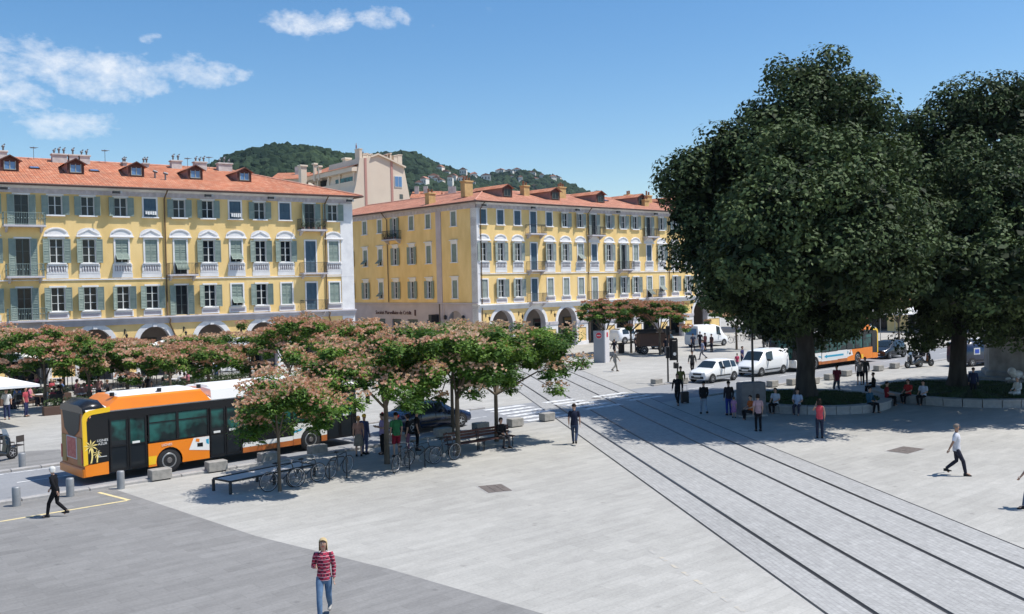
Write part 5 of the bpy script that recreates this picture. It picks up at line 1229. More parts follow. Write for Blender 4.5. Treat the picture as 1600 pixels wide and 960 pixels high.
def arch_poly(x0, x1, z0, z1, ac=None, ar=.52, az=.48):
    P = [(x0, z0)]
    if ac is not None:
        t0 = math.asin((z0-az)/ar); n = 12
        P += [(ac-ar*cos(t0+(pi-2*t0)*k/n), az+ar*sin(t0+(pi-2*t0)*k/n)) for k in range(n+1)]
    return P+[(x1, z0), (x1, z1), (x0, z1)]
def make_bus(label, M_, mirror=False, doors=True, text=True):
    o = thing('city_bus', label, 'bus', M_, 'orange and white city buses')
    S = Matrix.Diagonal((1, -1, 1, 1)) if mirror else I4
    W_ = 2.5; LX, RX = -3.2, 8.75
    def P(name, x, par=None, **k): 
        if mirror:
            x.v = [(a, -b, c) for a, b, c in x.v]; x.f = [f[::-1] for f in x.f]
        return put(name, x, par or o, **k)
    # inner dark carcass (floor, far side and bulkheads)
    x = mb('bus_black'); x.box(LX+.25, RX-.25, .30, W_-.14, .34, .52); x.box(-.9, .9, .42, .5, .3, 1.1); x.box(5.3, 7.0, .42, .5, .3, 1.1); P('underbody', x)
    x = mb('bus_white'); x.prism(arch_poly(LX+.2, RX-.2, .34, 1.2), 'y', W_-.09, W_-.04); P('far_side', x)
    x = mb('glass_teal'); x.box(LX+.3, RX-.3, W_-.10, W_-.05, 1.2, 2.32); P('far_glazing', x)
    x = mb('bus_black'); x.box(LX+.2, RX-.25, 0.005, .06, 2.32, 2.62); x.box(LX+.2, RX-.25, W_-.10, W_-.04, 2.32, 2.62); P('cant_rail', x)
    # roof
    x = mb('bus_roof'); R_ = [(0, 2.60), (.03, 2.70), (.16, 2.78), (.6, 2.82), (W_-.6, 2.82), (W_-.16, 2.78), (W_-.03, 2.70), (W_, 2.60)]
    x.loft([[(a, y, z) for y, z in R_] for a in (LX+.15, 8.5)]); P('roof', x)
    x = mb('bus_orange'); K = [(LX+1.05-.35, .02, 2.62)]
    def fairing(x0, x1, m_, c0=.55, c1=.35, zt=3.1, nm='roof_fairing'):
        x = mb(m_); z = 2.64
        A = [(x0, .0, z), (x1, .0, z), (x1-c1, .10, zt-.06), (x0+c0, .10, zt-.06), (x0+c0+.1, .20, zt), (x1-c1, .20, zt), (x1-c1, 1.25, zt+.0), (x0+c0+.1, 1.25, zt), (x0, 1.25, z+.1), (x1, 1.25, z+.1)]
        x.add(A, [(0,1,2,3), (3,2,5,4), (0,3,4,7,8), (1,9,6,5,2)]); x.mat('bus_roof'); x.add(A, [(4,5,6,7)]); x.mat(m_)
        B = [(a, W_-b, c) for a, b, c in A]; x.add(B, [(3,2,1,0), (4,5,2,3), (7,6,5,4), (8,7,4,3,0), (2,5,6,9,1)]); return P(nm, x)
    fairing(-2.45, 1.75, 'bus_orange'); fairing(1.76, 7.6, 'bus_white', .02, .9)
    x = mb('bus_roof'); x.cbox(-1.7, 1.3, .62, W_-.62, 3.0, 3.16, .05); x.cbox(1.9, 5.2, .6, W_-.6, 3.0, 3.17, .05); x.cbox(6.6, 7.9, .7, W_-.7, 2.85, 3.05, .05); P('roof_unit', x)
    x = mb('plastic_black')
    for a in (-1.9, -.1, 1.5): x.cyl((a, .55, 3.1), (a, .55, 3.24), .09, .09, 8)
    x.cyl((7.2, 1.3, 3.05), (7.2, 1.3, 3.12), .5, .5, 12); P('roof_vent', x)
    x = mb('bus_black'); x.loft([[(a, y*W_, 2.6+h*zz) for y, zz in ((.02, 0), (.05, .7), (.2, 1), (.8, 1), (.95, .7), (.98, 0))] for a, h in ((LX+.05, .28), (LX+.35, .45), (LX+.75, .42), (LX+.95, .1))]); P('rear_roof_pod', x)
    # rear face
    x = mb('bus_deep_orange'); x.loft([[(LX+.06+b, y*W_, z) for y, z in ((.0+e, .34), (.0+e, 2.6), (1-e, 2.6), (1-e, .34))] for b, e in ((.25, 0.0), (.03, .01), (0, .05))]); P('rear_panel', x)
    x = mb('plastic_black'); x.add([(LX+.045, .12*W_, 2.6), (LX+.045, .88*W_, 2.6), (LX+.045, .80*W_, 1.95), (LX+.045, .62*W_, 1.72), (LX+.045, .38*W_, 1.72), (LX+.045, .20*W_, 1.95)], [tuple(range(6))]); P('rear_window', x)
    x = mb('bus_red'); x.box(LX+.02, LX+.058, .32*W_, .68*W_, .92, 1.66); x.mat('totem_light'); x.box(LX+.03, LX+.05, .29*W_, .71*W_, .88, 1.70); P('rear_poster', x)
    x = mb('bus_gold'); x.box(LX+.03, LX+.056, .08*W_, .27*W_, .7, 1.7); x.box(LX+.03, LX+.056, .73*W_, .92*W_, .7, 1.7); x.mat('light_red')
    for y in (.05, .9): x.box(LX+.02, LX+.059, y*W_, (y+.05)*W_, .8, 1.3)
    P('tail_light', x)
    x = mb('bus_orange'); x.cbox(LX-.02, LX+.06+.3, .02, W_-.02, .30, .62, .04); P('rear_bumper', x)
    # near side
    x = mb('bus_orange'); x.prism([(LX+.06, .32), (-2.3, .32), (-2.3, .78), (LX+.06, .72)], 'y', 0, .06); P('side_bumper', x)
    x = mb('bus_yellow'); n = 8
    O = [(LX+.02, .72), (LX+.0, 2.4)]+[(LX+.0+.35-.35*cos(pi/2*k/n), 2.4+.32*sin(pi/2*k/n)) for k in range(1, n+1)]+[(-2.2, 2.78)]
    I_ = [(LX+.17, .76), (LX+.15, 2.3)]+[(LX+.15+.28-.28*cos(pi/2*k/n), 2.3+.26*sin(pi/2*k/n)) for k in range(1, n+1)]+[(-2.2, 2.60)]
    m_ = len(O); x.add([(a, -.012, z) for a, z in O]+[(a, -.012, z) for a, z in I_]+[(a, .05, z) for a, z in O], [(k, k+1, m_+k+1, m_+k) for k in range(m_-1)]+[(k, 2*m_+k, 2*m_+k+1, k+1) for k in range(m_-1)]); P('corner_trim', x)
    x = mb('bus_black'); x.prism([(LX+.15, .76), (-2.28, .78), (-2.28, 2.62), (LX+.45, 2.62), (LX+.15, 2.3)], 'y', 0.0, .05); P('side_panel', x)
    def door(x0, x1):
        d = mb('plastic_black'); d.box(x0, x1, .035, .07, .36, 2.36); f_ = mb('bus_black')
        dd = P('door', d); mid = (x0+x1)/2
        for a, b in ((x0+.03, mid-.015), (mid+.015, x1-.03)):
            f_.box(a, a+.06, -.005, .04, .36, 2.34); f_.box(b-.06, b, -.005, .04, .36, 2.34); f_.box(a+.06, b-.06, -.005, .04, 2.26, 2.34); f_.box(a+.06, b-.06, -.005, .04, .36, .46); f_.box(a+.06, b-.06, -.005, .04, 1.28, 1.33)
        P('door_frame', f_, dd)
        g = mb('glass_teal'); g.box(x0+.09, mid-.075, .02, .034, 1.5, 2.26); g.box(mid+.075, x1-.09, .02, .034, 1.33, 2.26); g.mat('glass_dark'); g.box(x0+.09, mid-.075, .02, .034, .46, 1.28); g.box(mid+.075, x1-.09, .02, .034, .46, 1.28); g.box(x0+.09, mid-.075, .02, .034, 1.33, 1.5); P('door_glass', g, dd)
        s_ = mb('plate_white'); s_.box(mid+.14, mid+.42, -.008, .019, 1.32, 1.40); 
        if x0 > 0: s_.box(x0+.18, x0+.46, -.008, .019, 1.30, 1.38)
        P('door_sticker', s_, dd)
    def win(a, b, z0=1.25, z1=2.32, m_='glass_teal'):
        g = mb(m_); g.box(a+.05, b-.05, .03, .045, z0+.04, z1-.02); w = P('window', g)
        f_ = mb('bus_black'); f_.box(a, a+.05, 0, .05, z0, z1); f_.box(b-.05, b, 0, .05, z0, z1); f_.box(a+.05, b-.05, 0, .05, z0, z0+.04); f_.box(a+.05, b-.05, .012, .05, z1-.34, z1-.30); P('window_frame', f_, w)
    if doors: door(-2.26, -.84); door(1.64, 3.04); door(7.06, 8.42)
    else:
        win(-2.26, -.84); win(1.6, 3.04); win(7.06, 8.42)
        x = mb('bus_orange'); x.box(-2.28, -.82, 0, .05, .34, 1.25); P('skirt_panel', x); x = mb('bus_white'); x.box(1.62, 3.05, 0, .05, .6, 1.25); x.box(7.03, 8.42, 0, .05, .34, 1.25); x.mat('bus_deep_orange'); x.box(1.62, 3.05, 0, .05, .34, .6); P('skirt_panel', x)
    x = mb('bus_orange'); x.prism(arch_poly(-.82, 1.62, .34, 1.22, 0), 'y', 0, .05); P('wheel_panel', x)
    x = mb('bus_white'); x.add([(.78, -.006, .78), (1.62, -.006, .66), (1.62, -.006, 1.22), (.98, -.006, 1.22)], [(0,1,2,3)]); x.mat('bus_black'); x.add([(1.12, -.011, .86), (1.35, -.011, .84), (1.35, -.011, 1.0), (1.12, -.011, 1.0)], [(0,1,2,3)]); x.mat('bus_blue'); x.add([(1.5, -.011, .95), (1.6, -.011, .9), (1.6, -.011, 1.12), (1.48, -.011, 1.1)], [(0,1,2,3)])
    x.mat('bus_yellow'); x.add([(-.82, -.006, .42), (-.55, -.006, .42), (-.5, -.006, .74), (-.82, -.006, .74)], [(0,1,2,3)]); x.mat('bus_orange'); x.add([(1.05, -.012, 1.08), (1.2, -.012, 1.03), (1.22, -.012, 1.16), (1.08, -.012, 1.19)], [(0,1,2,3)]); P('livery_motif', x)
    x = mb('bus_white'); x.box(3.06, 5.36, 0, .05, .56, .74); x.mat('bus_deep_orange'); x.box(3.06, 5.36, 0.002, .05, .34, .56); P('sill_panel', x)
    x = mb('bus_black'); x.box(3.06, 5.36, 0.0, .05, .74, 1.22); P('lower_panel', x)
    x = mb('bus_white'); x.prism(arch_poly(5.38, 7.04, .60, 1.24, 6.25), 'y', 0, .05); x.mat('bus_deep_orange'); x.prism([(5.38, .34), (5.74, .34), (5.74, .60), (5.38, .60)], 'y', 0, .05); x.prism([(6.76, .34), (7.04, .34), (7.04, .60), (6.76, .60)], 'y', 0, .05)
    x.mat('bus_blue'); x.add([(5.4, -.006, .86), (5.75, -.006, .92), (5.86, -.006, 1.0), (5.4, -.006, .96)], [(0,1,2,3)]); x.add([(6.65, -.006, .9), (7.04, -.006, .88), (7.04, -.006, .99), (6.65, -.006, 1.0)], [(0,1,2,3)]); x.mat('decal_palm'); x.add([(6.3, -.006, 1.06), (6.9, -.006, 1.08), (6.9, -.006, 1.18), (6.3, -.006, 1.16)], [(0,1,2,3)]); P('front_wheel_panel', x)
    win(-.8, .35); win(.35, 1.62); win(3.06, 4.2); win(4.2, 5.36); win(5.36, 7.05)
    if not doors:
        x = mb('bus_white'); x.box(1.65, 5.3, -.006, -.001, .72, 1.22); x.mat('bus_blue'); x.add([(2.2, -.012, .84), (4.6, -.012, .84), (4.6, -.012, .76), (5.0, -.012, .90), (4.6, -.012, 1.06), (4.6, -.012, .98), (2.2, -.012, .98)], [tuple(range(7))]); P('arrow_motif', x)
    # front end
    x = mb('bus_black'); x.loft([[(RX-.35+b, y*W_, z) for y, z in ((e, .36), (e, 2.62), (1-e, 2.62), (1-e, .36))] for b, e in ((0, 0), (.22, .02), (.34, .12))]); P('front_end', x)
    x = mb('glass_teal'); x.box(RX-.015, RX+.006, .35, W_-.35, 1.0, 2.3); P('windscreen', x)
    x = mb('bus_white'); x.cbox(RX-.3, RX+.03, .06, W_-.06, .32, .9, .05); P('front_bumper', x)
    x = mb('light_clear')
    for y in (.35, W_-.35): x.ball((RX+.02, y, .7), .11, (.5, 1.3, 1), 8)
    P('headlight', x)
    x = mb('plastic_black'); x.tube([(RX-.1, .1, 2.5), (RX+.3, -.15, 2.4), (RX+.34, -.22, 2.1)], .025, 5); x.cbox(RX+.27, RX+.36, -.34, -.10, 1.75, 2.15, .02); P('mirror', x)
    wm_ = wheel_mesh(.48, .28, 'rim_bus', 10)
    for a in (0, 6.25):
        for y in (.18, W_-.18): put('wheel', wm_, o, S @ T(a, y, .48))
    # passengers' seats inside
    x = mb('seat_teal')
    for a in (-.5, .25, 1.0, 3.4, 4.1, 4.8, 5.7, 6.4):
        x.cbox(a, a+.12, .25, .72, .9, 1.75, .03); x.cbox(a, a+.45, .25, .72, .85, .95, .02)
    P('seat', x)
    if text:
        g = mb('decal_palm')      # palm tree drawn on the rear corner
        tr_ = [(-2.93+.05*sin(k*.5), -.016, .80+.09*k) for k in range(7)]
        for a, b in zip(tr_, tr_[1:]): g.add([(a[0]-.03, a[1], a[2]), (a[0]+.03, a[1], a[2]), (b[0]+.025, b[1], b[2]), (b[0]-.025, b[1], b[2])], [(0,1,2,3)])
        def fr(cx, cz, R_, n_):
            for k in range(n_):
                a = 2*pi*k/n_+.2; g.add([(cx, -.017, cz), (cx+R_*.55*cos(a-.16), -.017, cz+R_*.55*sin(a-.16)), (cx+R_*cos(a), -.017, cz+R_*sin(a)-.03), (cx+R_*.55*cos(a+.16), -.017, cz+R_*.55*sin(a+.16))], [(0,1,2,3)])
        fr(-2.92, 1.42, .28, 9); fr(-2.7, 1.12, .17, 8); g.add([(-2.74, -.016, .8), (-2.69, -.016, .8), (-2.68, -.016, 1.1), (-2.72, -.016, 1.1)], [(0,1,2,3)]); P('palm_drawing', g)
        text_mesh('livery_text', 'LIGNES\nAZUR', .125, 'plate_white', o, T(-2.5, -.014, 1.52, rx=pi/2), .003)
        x = mb('plate_white'); x.box(-2.66, -2.64, -.014, -.002, .98, 1.22); x.box(-2.64, -2.36, -.014, -.002, .98, 1.0); P('livery_line', x)
        text_mesh('side_text', 'LIGNES', .13, 'plate_white', o, T(-.1, -.014, 1.10, rx=pi/2), .003); text_mesh('roof_text', 'bus climatisé au gaz naturel', .13, 'plate_white', o, T(-.2, .045, 2.74, rx=pi/2-radians(25)), .003)
    return o
p = ground_at(266, 739.5)
make_bus('long orange and white city bus at the kerb in the left foreground, seen from behind', T(p.x, p.y, .01, rz=radians(43.5)))
q = UN(70.0, 38.75)
make_bus('orange and white city bus half hidden by the trunk of the left big tree', T(q[0], q[1], .01, rz=hd), mirror=True, doors=False, text=False)

# ------------------------------------------------------------------ bicycles, scooters
def bicycle(label, M_, frame='iron', group='bicycles locked to the stands'):
    o = thing('bicycle', label, 'bicycle', M_, group)
    def wh():
        x = mb('rubber'); n = 22; R_ = .335
        x.tube([(R_*cos(2*pi*k/n), 0, R_*sin(2*pi*k/n)) for k in range(n+1)], .018, 5, cap=False); x.mat('rim_steel'); x.tube([(R_*.94*cos(2*pi*k/n), 0, R_*.94*sin(2*pi*k/n)) for k in range(n+1)], .011, 4, cap=False)
        for k in range(12): a = 2*pi*k/12; x.cyl((0, 0, 0), (R_*.93*cos(a), 0, R_*.93*sin(a)), .003, None, 3, False)
        x.cyl((0, -.05, 0), (0, .05, 0), .025, None, 6); return x.mesh('wheel')
    w_ = cached('bwh', wh)
    put('wheel', w_, o, T(-.52, 0, .345)); put('wheel', w_, o, T(.54, 0, .345))
    x = mb(frame); r = .016; BB, ST, HT, HB, RW, FW = (-.08, 0, .29), (-.2, 0, .78), (.36, 0, .86), (.41, 0, .70), (-.52, 0, .345), (.54, 0, .345)
    for a, b in ((BB, ST), (ST, HT), (BB, HB), (HT, HB), (HB, FW)): x.cyl(a, b, r, None, 6)
    for s_ in (-.045, .045): x.cyl(BB, (RW[0], s_, RW[2]), .010, None, 5); x.cyl((ST[0], 0, ST[2]-.05), (RW[0], s_, RW[2]), .010, None, 5)
    put('frame', x, o)
    x = mb('chrome'); x.cyl(HT, (.34, 0, .98), .013, None, 6); x.tube([(.26, -.28, 1.0), (.38, -.16, 1.0), (.36, 0, .98), (.38, .16, 1.0), (.26, .28, 1.0)], .013, 5); put('handlebar', x, o)
    x = mb('plastic_black'); x.cyl(ST, (-.23, 0, .92), .013, None, 6); x.ball((-.25, 0, .95), .12, (1.1, .6, .28), 8); put('saddle', x, o)
    x = mb('metal_grey'); x.cyl((-.08, -.03, .29), (-.08, .03, .29), .09, None, 10); x.cyl((-.08, -.09, .29), (.03, -.09, .16), .01, None, 4); x.cyl((-.08, .09, .29), (-.19, .09, .42), .01, None, 4); x.box(-.01, .08, -.14, -.05, .14, .165); put('crank', x, o)
    return o
B0 = bicycle('bicycle leaning on the thin forked trunk, nearest the long bench', at_g(442, 765, radians(40)))
BK = [(478, 757, 50, 'second bicycle of the row, just right of the thin trunk'), (530, 744, 65, 'bicycle in the thick of the shaded row, left half'),       (628, 735, 70, 'bicycle with pale front wheel behind the person in green'), (655, 726, 20, 'bicycle in the shade between the two trunks'), (695, 722, 48, 'grey bicycle leaning on the second trunk, under the stone block')]
for i, (px, py, a, lab) in enumerate(BK):
    p = ground_at(px, py); dup(B0, T(p.x, p.y, 0, rz=radians(a), rx=radians(5)), lab)
for i, (px, py, a) in enumerate([(1135, 537, 20), (1150, 535, 60), (1166, 533, 30)]):
    p = ground_at(px, py); dup(B0, T(p.x, p.y, 0, rz=radians(a)), 'bicycle parked before the orange silk tree, %s' % ['left', 'middle', 'right'][i], 'bicycles parked on the far side')
for i, (px, py) in enumerate([(515, 752), (640, 734)]):
    p = ground_at(px, py); x = mb('iron'); x.tube([(0, -.0, 0), (0, 0, .7), (.12, 0, .82), (.6, 0, .82), (.72, 0, .7), (.72, 0, 0)], .025, 6)
    thing('bicycle_stand', 'grey hoop stand among the bicycles, number %s along the row' % ['one', 'two', 'three', 'four', 'five'][i] if False else ['hoop stand in the left half of the bicycle row', 'hoop stand between the two large trunks'][i], 'bicycle stand', T(p.x, p.y, 0, rz=radians(41)), 'hoop stands for bicycles', x.mesh('bicycle_stand'))
def scooter(label, M_, paint='car_dark', group='parked scooters', big=False):
    o = thing('scooter', label, 'scooter', M_, group)
    wm_ = wheel_mesh(.27, .12, 'rim_steel', 5); put('wheel', wm_, o, T(-.62, 0, .27)); put('wheel', wm_, o, T(.66, 0, .27))
    x = mb(paint); x.loft([[(a, -w_, z0), (a, -w_, z0+(z1-z0)*.7), (a, -w_*.5, z1), (a, w_*.5, z1), (a, w_, z0+(z1-z0)*.7), (a, w_, z0)] for a, w_, z0, z1 in ((-.92, .06, .62, .74), (-.7, .17, .45, .80), (-.3, .19, .30, .78), (-.05, .16, .24, .50), (.3, .16, .22, .36))]); put('body', x, o)
    x = mb(paint); x.loft([[(a, -w_, z), (a, w_, z), (a+.06, w_*.8, z), (a+.06, -w_*.8, z)] for a, w_, z in ((.32, .2, .28), (.42, .24, .62), (.40, .20, .92), (.36, .12, 1.02))]); x.ball((.68, 0, .48), .16, (1.4, .5, .5), 8); put('leg_shield', x, o)
    x = mb('plastic_black'); x.cbox(-.75, .0, -.15, .15, .78, .90, .04); put('seat', x, o)
    x = mb('metal_grey'); x.cyl((.4, 0, .9), (.66, 0, .27), .03, None, 6); x.tube([(.25, -.32, 1.02), (.38, -.1, 1.06), (.38, .1, 1.06), (.25, .32, 1.02)], .018, 5); put('handlebar', x, o)
    x = mb('light_clear'); x.add([(.42, -.18, 1.0), (.42, .18, 1.0), (.30, .14, 1.34), (.30, -.14, 1.34)], [(0,1,2,3)]); x.ball((.5, 0, .9), .07, (1, 1, 1), 6); put('windshield', x, o)
    x = mb('plastic_black'); x.cbox(-1.05, -.72, -.2, .2, .88, 1.16, .05); put('top_box', x, o)
    return o
S0 = scooter('dark motor scooter parked between the two big trees, nearest the dark hatchback', at_g(1428, 575, radians(205)))
p = ground_at(1444, 573); dup(S0, T(p.x, p.y, 0, rz=radians(20)), 'dark motor scooter parked just left of the right big trunk')
p = ground_at(-2, 722); dup(S0, T(p.x, p.y, 0, rz=radians(70)), 'scooter with a red flank cut off by the left edge of the photo', 'scooter at the left edge')
for i, (px, py, a, lb_) in enumerate([(1175, 531, 100, 'first scooter of the far row, left'), (1187, 530, 80, 'second scooter of the far row'), (1120, 534, 110, 'scooter parked beside the last arch on the right'), (1510, 556, 60, 'scooter right of the right big trunk, towards the white cars'), (1523, 552, 50, 'scooter left of the dark blue van'), (1196, 543, 60, 'scooter beyond the white delivery van roof'), (1210, 541, 60, 'scooter at the right end of the far row')]):
    p = ground_at(px, py); dup(S0, T(p.x, p.y, 0, rz=radians(a)), lb_, 'scooters parked on the far side')

# ------------------------------------------------------------------ street furniture
def block(px, py, lab, grp='stone blocks along the kerb'):
    p = ground_at(px, py)
    def f():
        x = mb('block_stone'); x.cbox(-.38, .38, -.22, .22, .05, .42, .02); x.mat('plastic_black'); x.box(-.32, .32, -.17, .17, 0, .05); return x.mesh('stone_block')
    return thing('stone_block', lab, 'stone block', T(p.x, p.y, 0, rz=ANG+rnd.uniform(-.03, .03)), grp, cached('blk', f))
BL_ = [(250, 750, 'first stone block from the left, beside the rear wheel of the bus'), (338, 737, 'second stone block from the left, before the middle bus door'), (419, 723, 'third stone block, before the bus middle windows'), (496, 711, 'fourth stone block, below the front wheel of the bus'), (622, 692, 'stone block hidden behind the people in the shade'), (692, 683, 'stone block behind the grey bicycle'), (751, 674, 'stone block just left of the seated person'), (805, 667, 'stone block right of the seated person'), (855, 658, 'stone block left of the walking man in navy')]
for a in BL_: block(*a)
for px, py, lab in [(1026, 602, 'stone block by the crossing post on the far kerb'), (1066, 600, 'stone block behind the traffic light on the far kerb'), (1207, 605, 'stone block right of the grey cabinet'), (1238, 602, 'stone block just left of the left big trunk'), (1272, 600, 'stone block just right of the left big trunk'), (1296, 594, 'stone block left of the maroon clad walker'), (1323, 588, 'stone block right of the maroon clad walker'), (1373, 580, 'stone block right of the standing couple'), (1398, 576, 'last stone block before the scooters')]: block(px, py, lab, 'stone blocks along the shaded kerb')
def bollard(px, py, lab):
    p = ground_at(px, py)
    def f(): x = mb('bollard_grey'); x.lathe([(.13, 0), (.13, .60), (.115, .64), (0.01, .65)], 14); return x.mesh('bollard')
    return thing('bollard', lab, 'bollard', T(p.x, p.y, 0), 'grey bollards at the edge of the slate paving', cached('bol', f))
bollard(26, 791, 'grey bollard nearest the left edge, left of the old woman'); bollard(110, 776, 'grey bollard just right of the old woman'); bollard(189, 764, 'grey bollard by the tip of the yellow line'); bollard(35, 733, 'grey bollard across the road by the scooter')
# long bench frame at the left end of the bicycle row
A_, B_ = ground_at(347, 770), ground_at(478, 742)
L_ = (B_-A_).length; a = atan2(B_.y-A_.y, B_.x-A_.x)
o = thing('long_bench', 'long low bench with dark metal frame and pale slats left of the bicycles', 'bench', T(A_.x, A_.y, 0, rz=a))
for s_ in (-1, 1):
    x = mb('iron'); x.box(0, L_, s_*.5-.03, s_*.5+.03, .40, .46); put('rail', x, o)
    for k in (0, .5, 1): x = mb('iron'); x.box(k*L_-.04, k*L_+.04, s_*.5-.04, s_*.5+.04, 0, .41); put('leg', x, o)
x = mb('iron'); x.box(-.03, .03, -.5, .5, .40, .455); x.box(L_-.03, L_+.03, -.5, .5, .40, .455); put('end_rail', x, o)
for k in range(4):
    x = mb('totem_light'); y = -.40+.225*k; x.box(.04, L_-.04, y, y+.12, .405, .44); put('slat', x, o)
def small_bench(px, py, rz, lab):
    p = ground_at(px, py); o = thing('bench', lab, 'bench', T(p.x, p.y, 0, rz=rz))
    for k in range(4): x = mb('dormer_wood'); x.box(-.9, .9, -.22+.115*k, -.13+.115*k, .42, .455); put('slat', x, o)
    for k in range(3): x = mb('dormer_wood'); x.box(-.9, .9, .25+.02*k, .28+.02*k, .55+.12*k, .64+.12*k); put('back_slat', x, o)
    for s_ in (-.75, .75): x = mb('iron'); x.tube([(s_, -.2, 0), (s_, -.2, .42), (s_, .22, .42), (s_, .32, .92)], .025, 5); x.tube([(s_, .2, 0), (s_, .2, .42)], .025, 5); put('leg', x, o)
small_bench(775, 700, radians(38), 'wooden bench under the rightmost silk tree with a person sitting on it')
small_bench(728, 708, radians(38), 'wooden bench in the shade beside the second trunk')
# totem with a red round sign
p = ground_at(937, 567)
o = thing('parking_totem', 'tall grey totem with a red round sign at the top', 'sign', T(p.x, p.y, 0, rz=radians(-28)))
x = mb('totem_grey'); x.box(-.52, .52, -.04, .04, 0, 2.75); x.mat('totem_light'); x.box(.46, .56, -.05, .9, 0, 2.8); put('panel', x, o)
x = mb('totem_light'); x.cyl((0, -.05, 2.35), (0, -.07, 2.35), .30, None, 18); x.mat('red_sign'); x.cyl((0, -.07, 2.35), (0, -.09, 2.35), .26, None, 18); s_ = put('round_sign', x, o)
x = mb('totem_light'); x.box(-.17, .17, -.10, -.092, 2.31, 2.39); put('sign_bar', x, s_)
x = mb('red_sign'); x.box(.563, .575, .3, .6, 2.2, 2.6); x.mat('plate_white'); put('side_sign', x, o)
# traffic light and posts
p = ground_at(1059, 600)
o = thing('traffic_light', 'black traffic light with two lamp heads by the far kerb', 'traffic light', T(p.x, p.y, 0, rz=.2))
x = mb('lamp_black'); x.cyl((0, 0, 0), (0, 0, 3.0), .06, .05, 8); put('pole', x, o)
x = mb('lamp_black'); x.cbox(-.42, -.08, -.16, .16, 1.75, 2.95, .03); x.cbox(-.25, .05, -.14, .14, 1.05, 1.45, .03); x.box(-.55, -.0, -.02, .0, 1.6, 3.1); h_ = put('lamp_head', x, o)
for k, m_ in enumerate(('plastic_black', 'plastic_black', 'light_clear')): x = mb(m_); x.cyl((-.25, -.16, 2.75-.36*k), (-.25, -.18, 2.75-.36*k), .11, None, 12); put('lens', x, h_)
p = ground_at(1044, 599); x = mb('lamp_black'); x.cyl((0, 0, 0), (0, 0, 3.7), .06, .05, 8); x.cbox(-.12, .12, -.12, .12, 1.7, 2.5, .03); x.cbox(-.10, .16, -.1, .1, 3.3, 3.9, .03)
thing('signal_post', 'slim black signal post left of the traffic light', 'post', T(p.x, p.y, 0), me=x.mesh('signal_post'))
# grey cabinet and lamp post in the shade
p = ground_at(1174, 650); o = thing('utility_cabinet', 'large grey utility cabinet at the left edge of the tree shade', 'cabinet', T(p.x, p.y, 0, rz=radians(12)))
x = mb('cabinet_grey'); x.cbox(-.68, .68, -.3, .3, .08, 1.72, .03); put('housing', x, o)
for s_ in (-1, 1): x = mb('cabinet_grey'); x.cbox(-.64 if s_ < 0 else .01, -.01 if s_ < 0 else .64, -.325, -.301, .15, 1.62, .01); dd = put('door', x, o); y = mb('metal_grey'); y.box(s_*.08-.015, s_*.08+.015, -.35, -.326, .8, .95); put('handle', y, dd)
x = mb('granite'); x.box(-.72, .72, -.34, .34, 0, .08); put('plinth', x, o)
p = ground_at(1177, 640); o = thing('lamp_post', 'dark street lamp post rising behind the grey cabinet', 'street lamp', T(p.x, p.y, 0))
x = mb('lamp_black'); x.lathe([(.14, 0), (.14, .3), (.08, .5), (.06, 3.4), (.05, 5.6)], 10); put('pole', x, o); x = mb('lamp_black'); x.tube([(0, 0, 5.5), (-.3, 0, 5.8), (-.7, 0, 5.8)], .035, 6); x.lathe([(.05, .3), (.25, .05), (.27, 0), (.02, 0)], 10, T(-.75, 0, 5.55)); put('lamp_head', x, o)
# litter bins and planters on the far side
def bin_(px, py, lab, h=1.0):
    p = ground_at(px, py); x = mb('kiosk_dark'); x.lathe([(.26, 0), (.3, .1), (.3, h*.8), (.34, h*.85), (.2, h), (.01, h)], 10); thing('litter_bin', lab, 'litter bin', T(p.x, p.y, 0), me=x.mesh('litter_bin'))
bin_(971, 552, 'dark round litter bin under the leftmost red silk tree')
p = ground_at(1021, 553); o = thing('market_cart', 'dark brown covered cart standing under the silk trees', 'cart', T(p.x, p.y, 0, rz=radians(8)))
x = mb('planter_brown'); x.cbox(-1.5, 1.5, -.7, .7, .75, 2.0, .06); put('box', x, o); x = mb('kiosk_dark'); x.loft([[(-1.6, y, 2.0+z), (1.6, y, 2.0+z), (1.6, y, 2.06+z), (-1.6, y, 2.06+z)] for y, z in ((-.8, 0), (-.4, .3), (.4, .3), (.8, 0))]); put('cover', x, o)
for a in (-1.1, 1.1):
    for s_ in (-.75, .75): put('wheel', wheel_mesh(.42, .08, 'rim_steel', 8), o, T(a, s_, .42))
p = ground_at(848, 556); o = thing('plant_stall', 'dark stall with plants in front of the second and third arches', 'stall', T(p.x, p.y, 0, rz=radians(8)))
x = mb('kiosk_dark'); x.cbox(-1.8, 1.8, -.6, .6, .3, 1.9, .04); x.box(-2.0, 2.0, -1.0, .7, 1.95, 2.1); put('counter', x, o)
for s_ in (-1.9, 1.9): x = mb('kiosk_dark'); x.box(s_-.04, s_+.04, -.95, -.87, 0, 1.95); put('post', x, o)
put('plants', leaf_cloud([(-1.2+.6*k, -.75, .7) for k in range(5)], [(.35, .25, .3)]*5, 120, .12, 'shrub_leaf', rnd), o, kind='stuff')
for i, (px, py, lab) in enumerate([(1085, 600, None)]): pass
# white box stand among the silk trees by the corner building
p = ground_at(765, 575); x = mb('totem_light'); x.cbox(-.5, .5, -.4, .4, 0, 2.35, .03); thing('sales_booth', 'white box shaped booth before the corner of the middle building', 'booth', T(p.x, p.y, 0, rz=.2), me=x.mesh('sales_booth'))
p = ground_at(797, 572); x = mb('lamp_black'); x.cyl((0, 0, 0), (0, 0, 2.4), .04, None, 6); x.mat('blue_sign'); x.box(-.4, .4, -.03, .0, 1.75, 2.35); thing('blue_sign', 'small blue sign on a post before the first arch', 'sign', T(p.x, p.y, 0), me=x.mesh('blue_sign'))
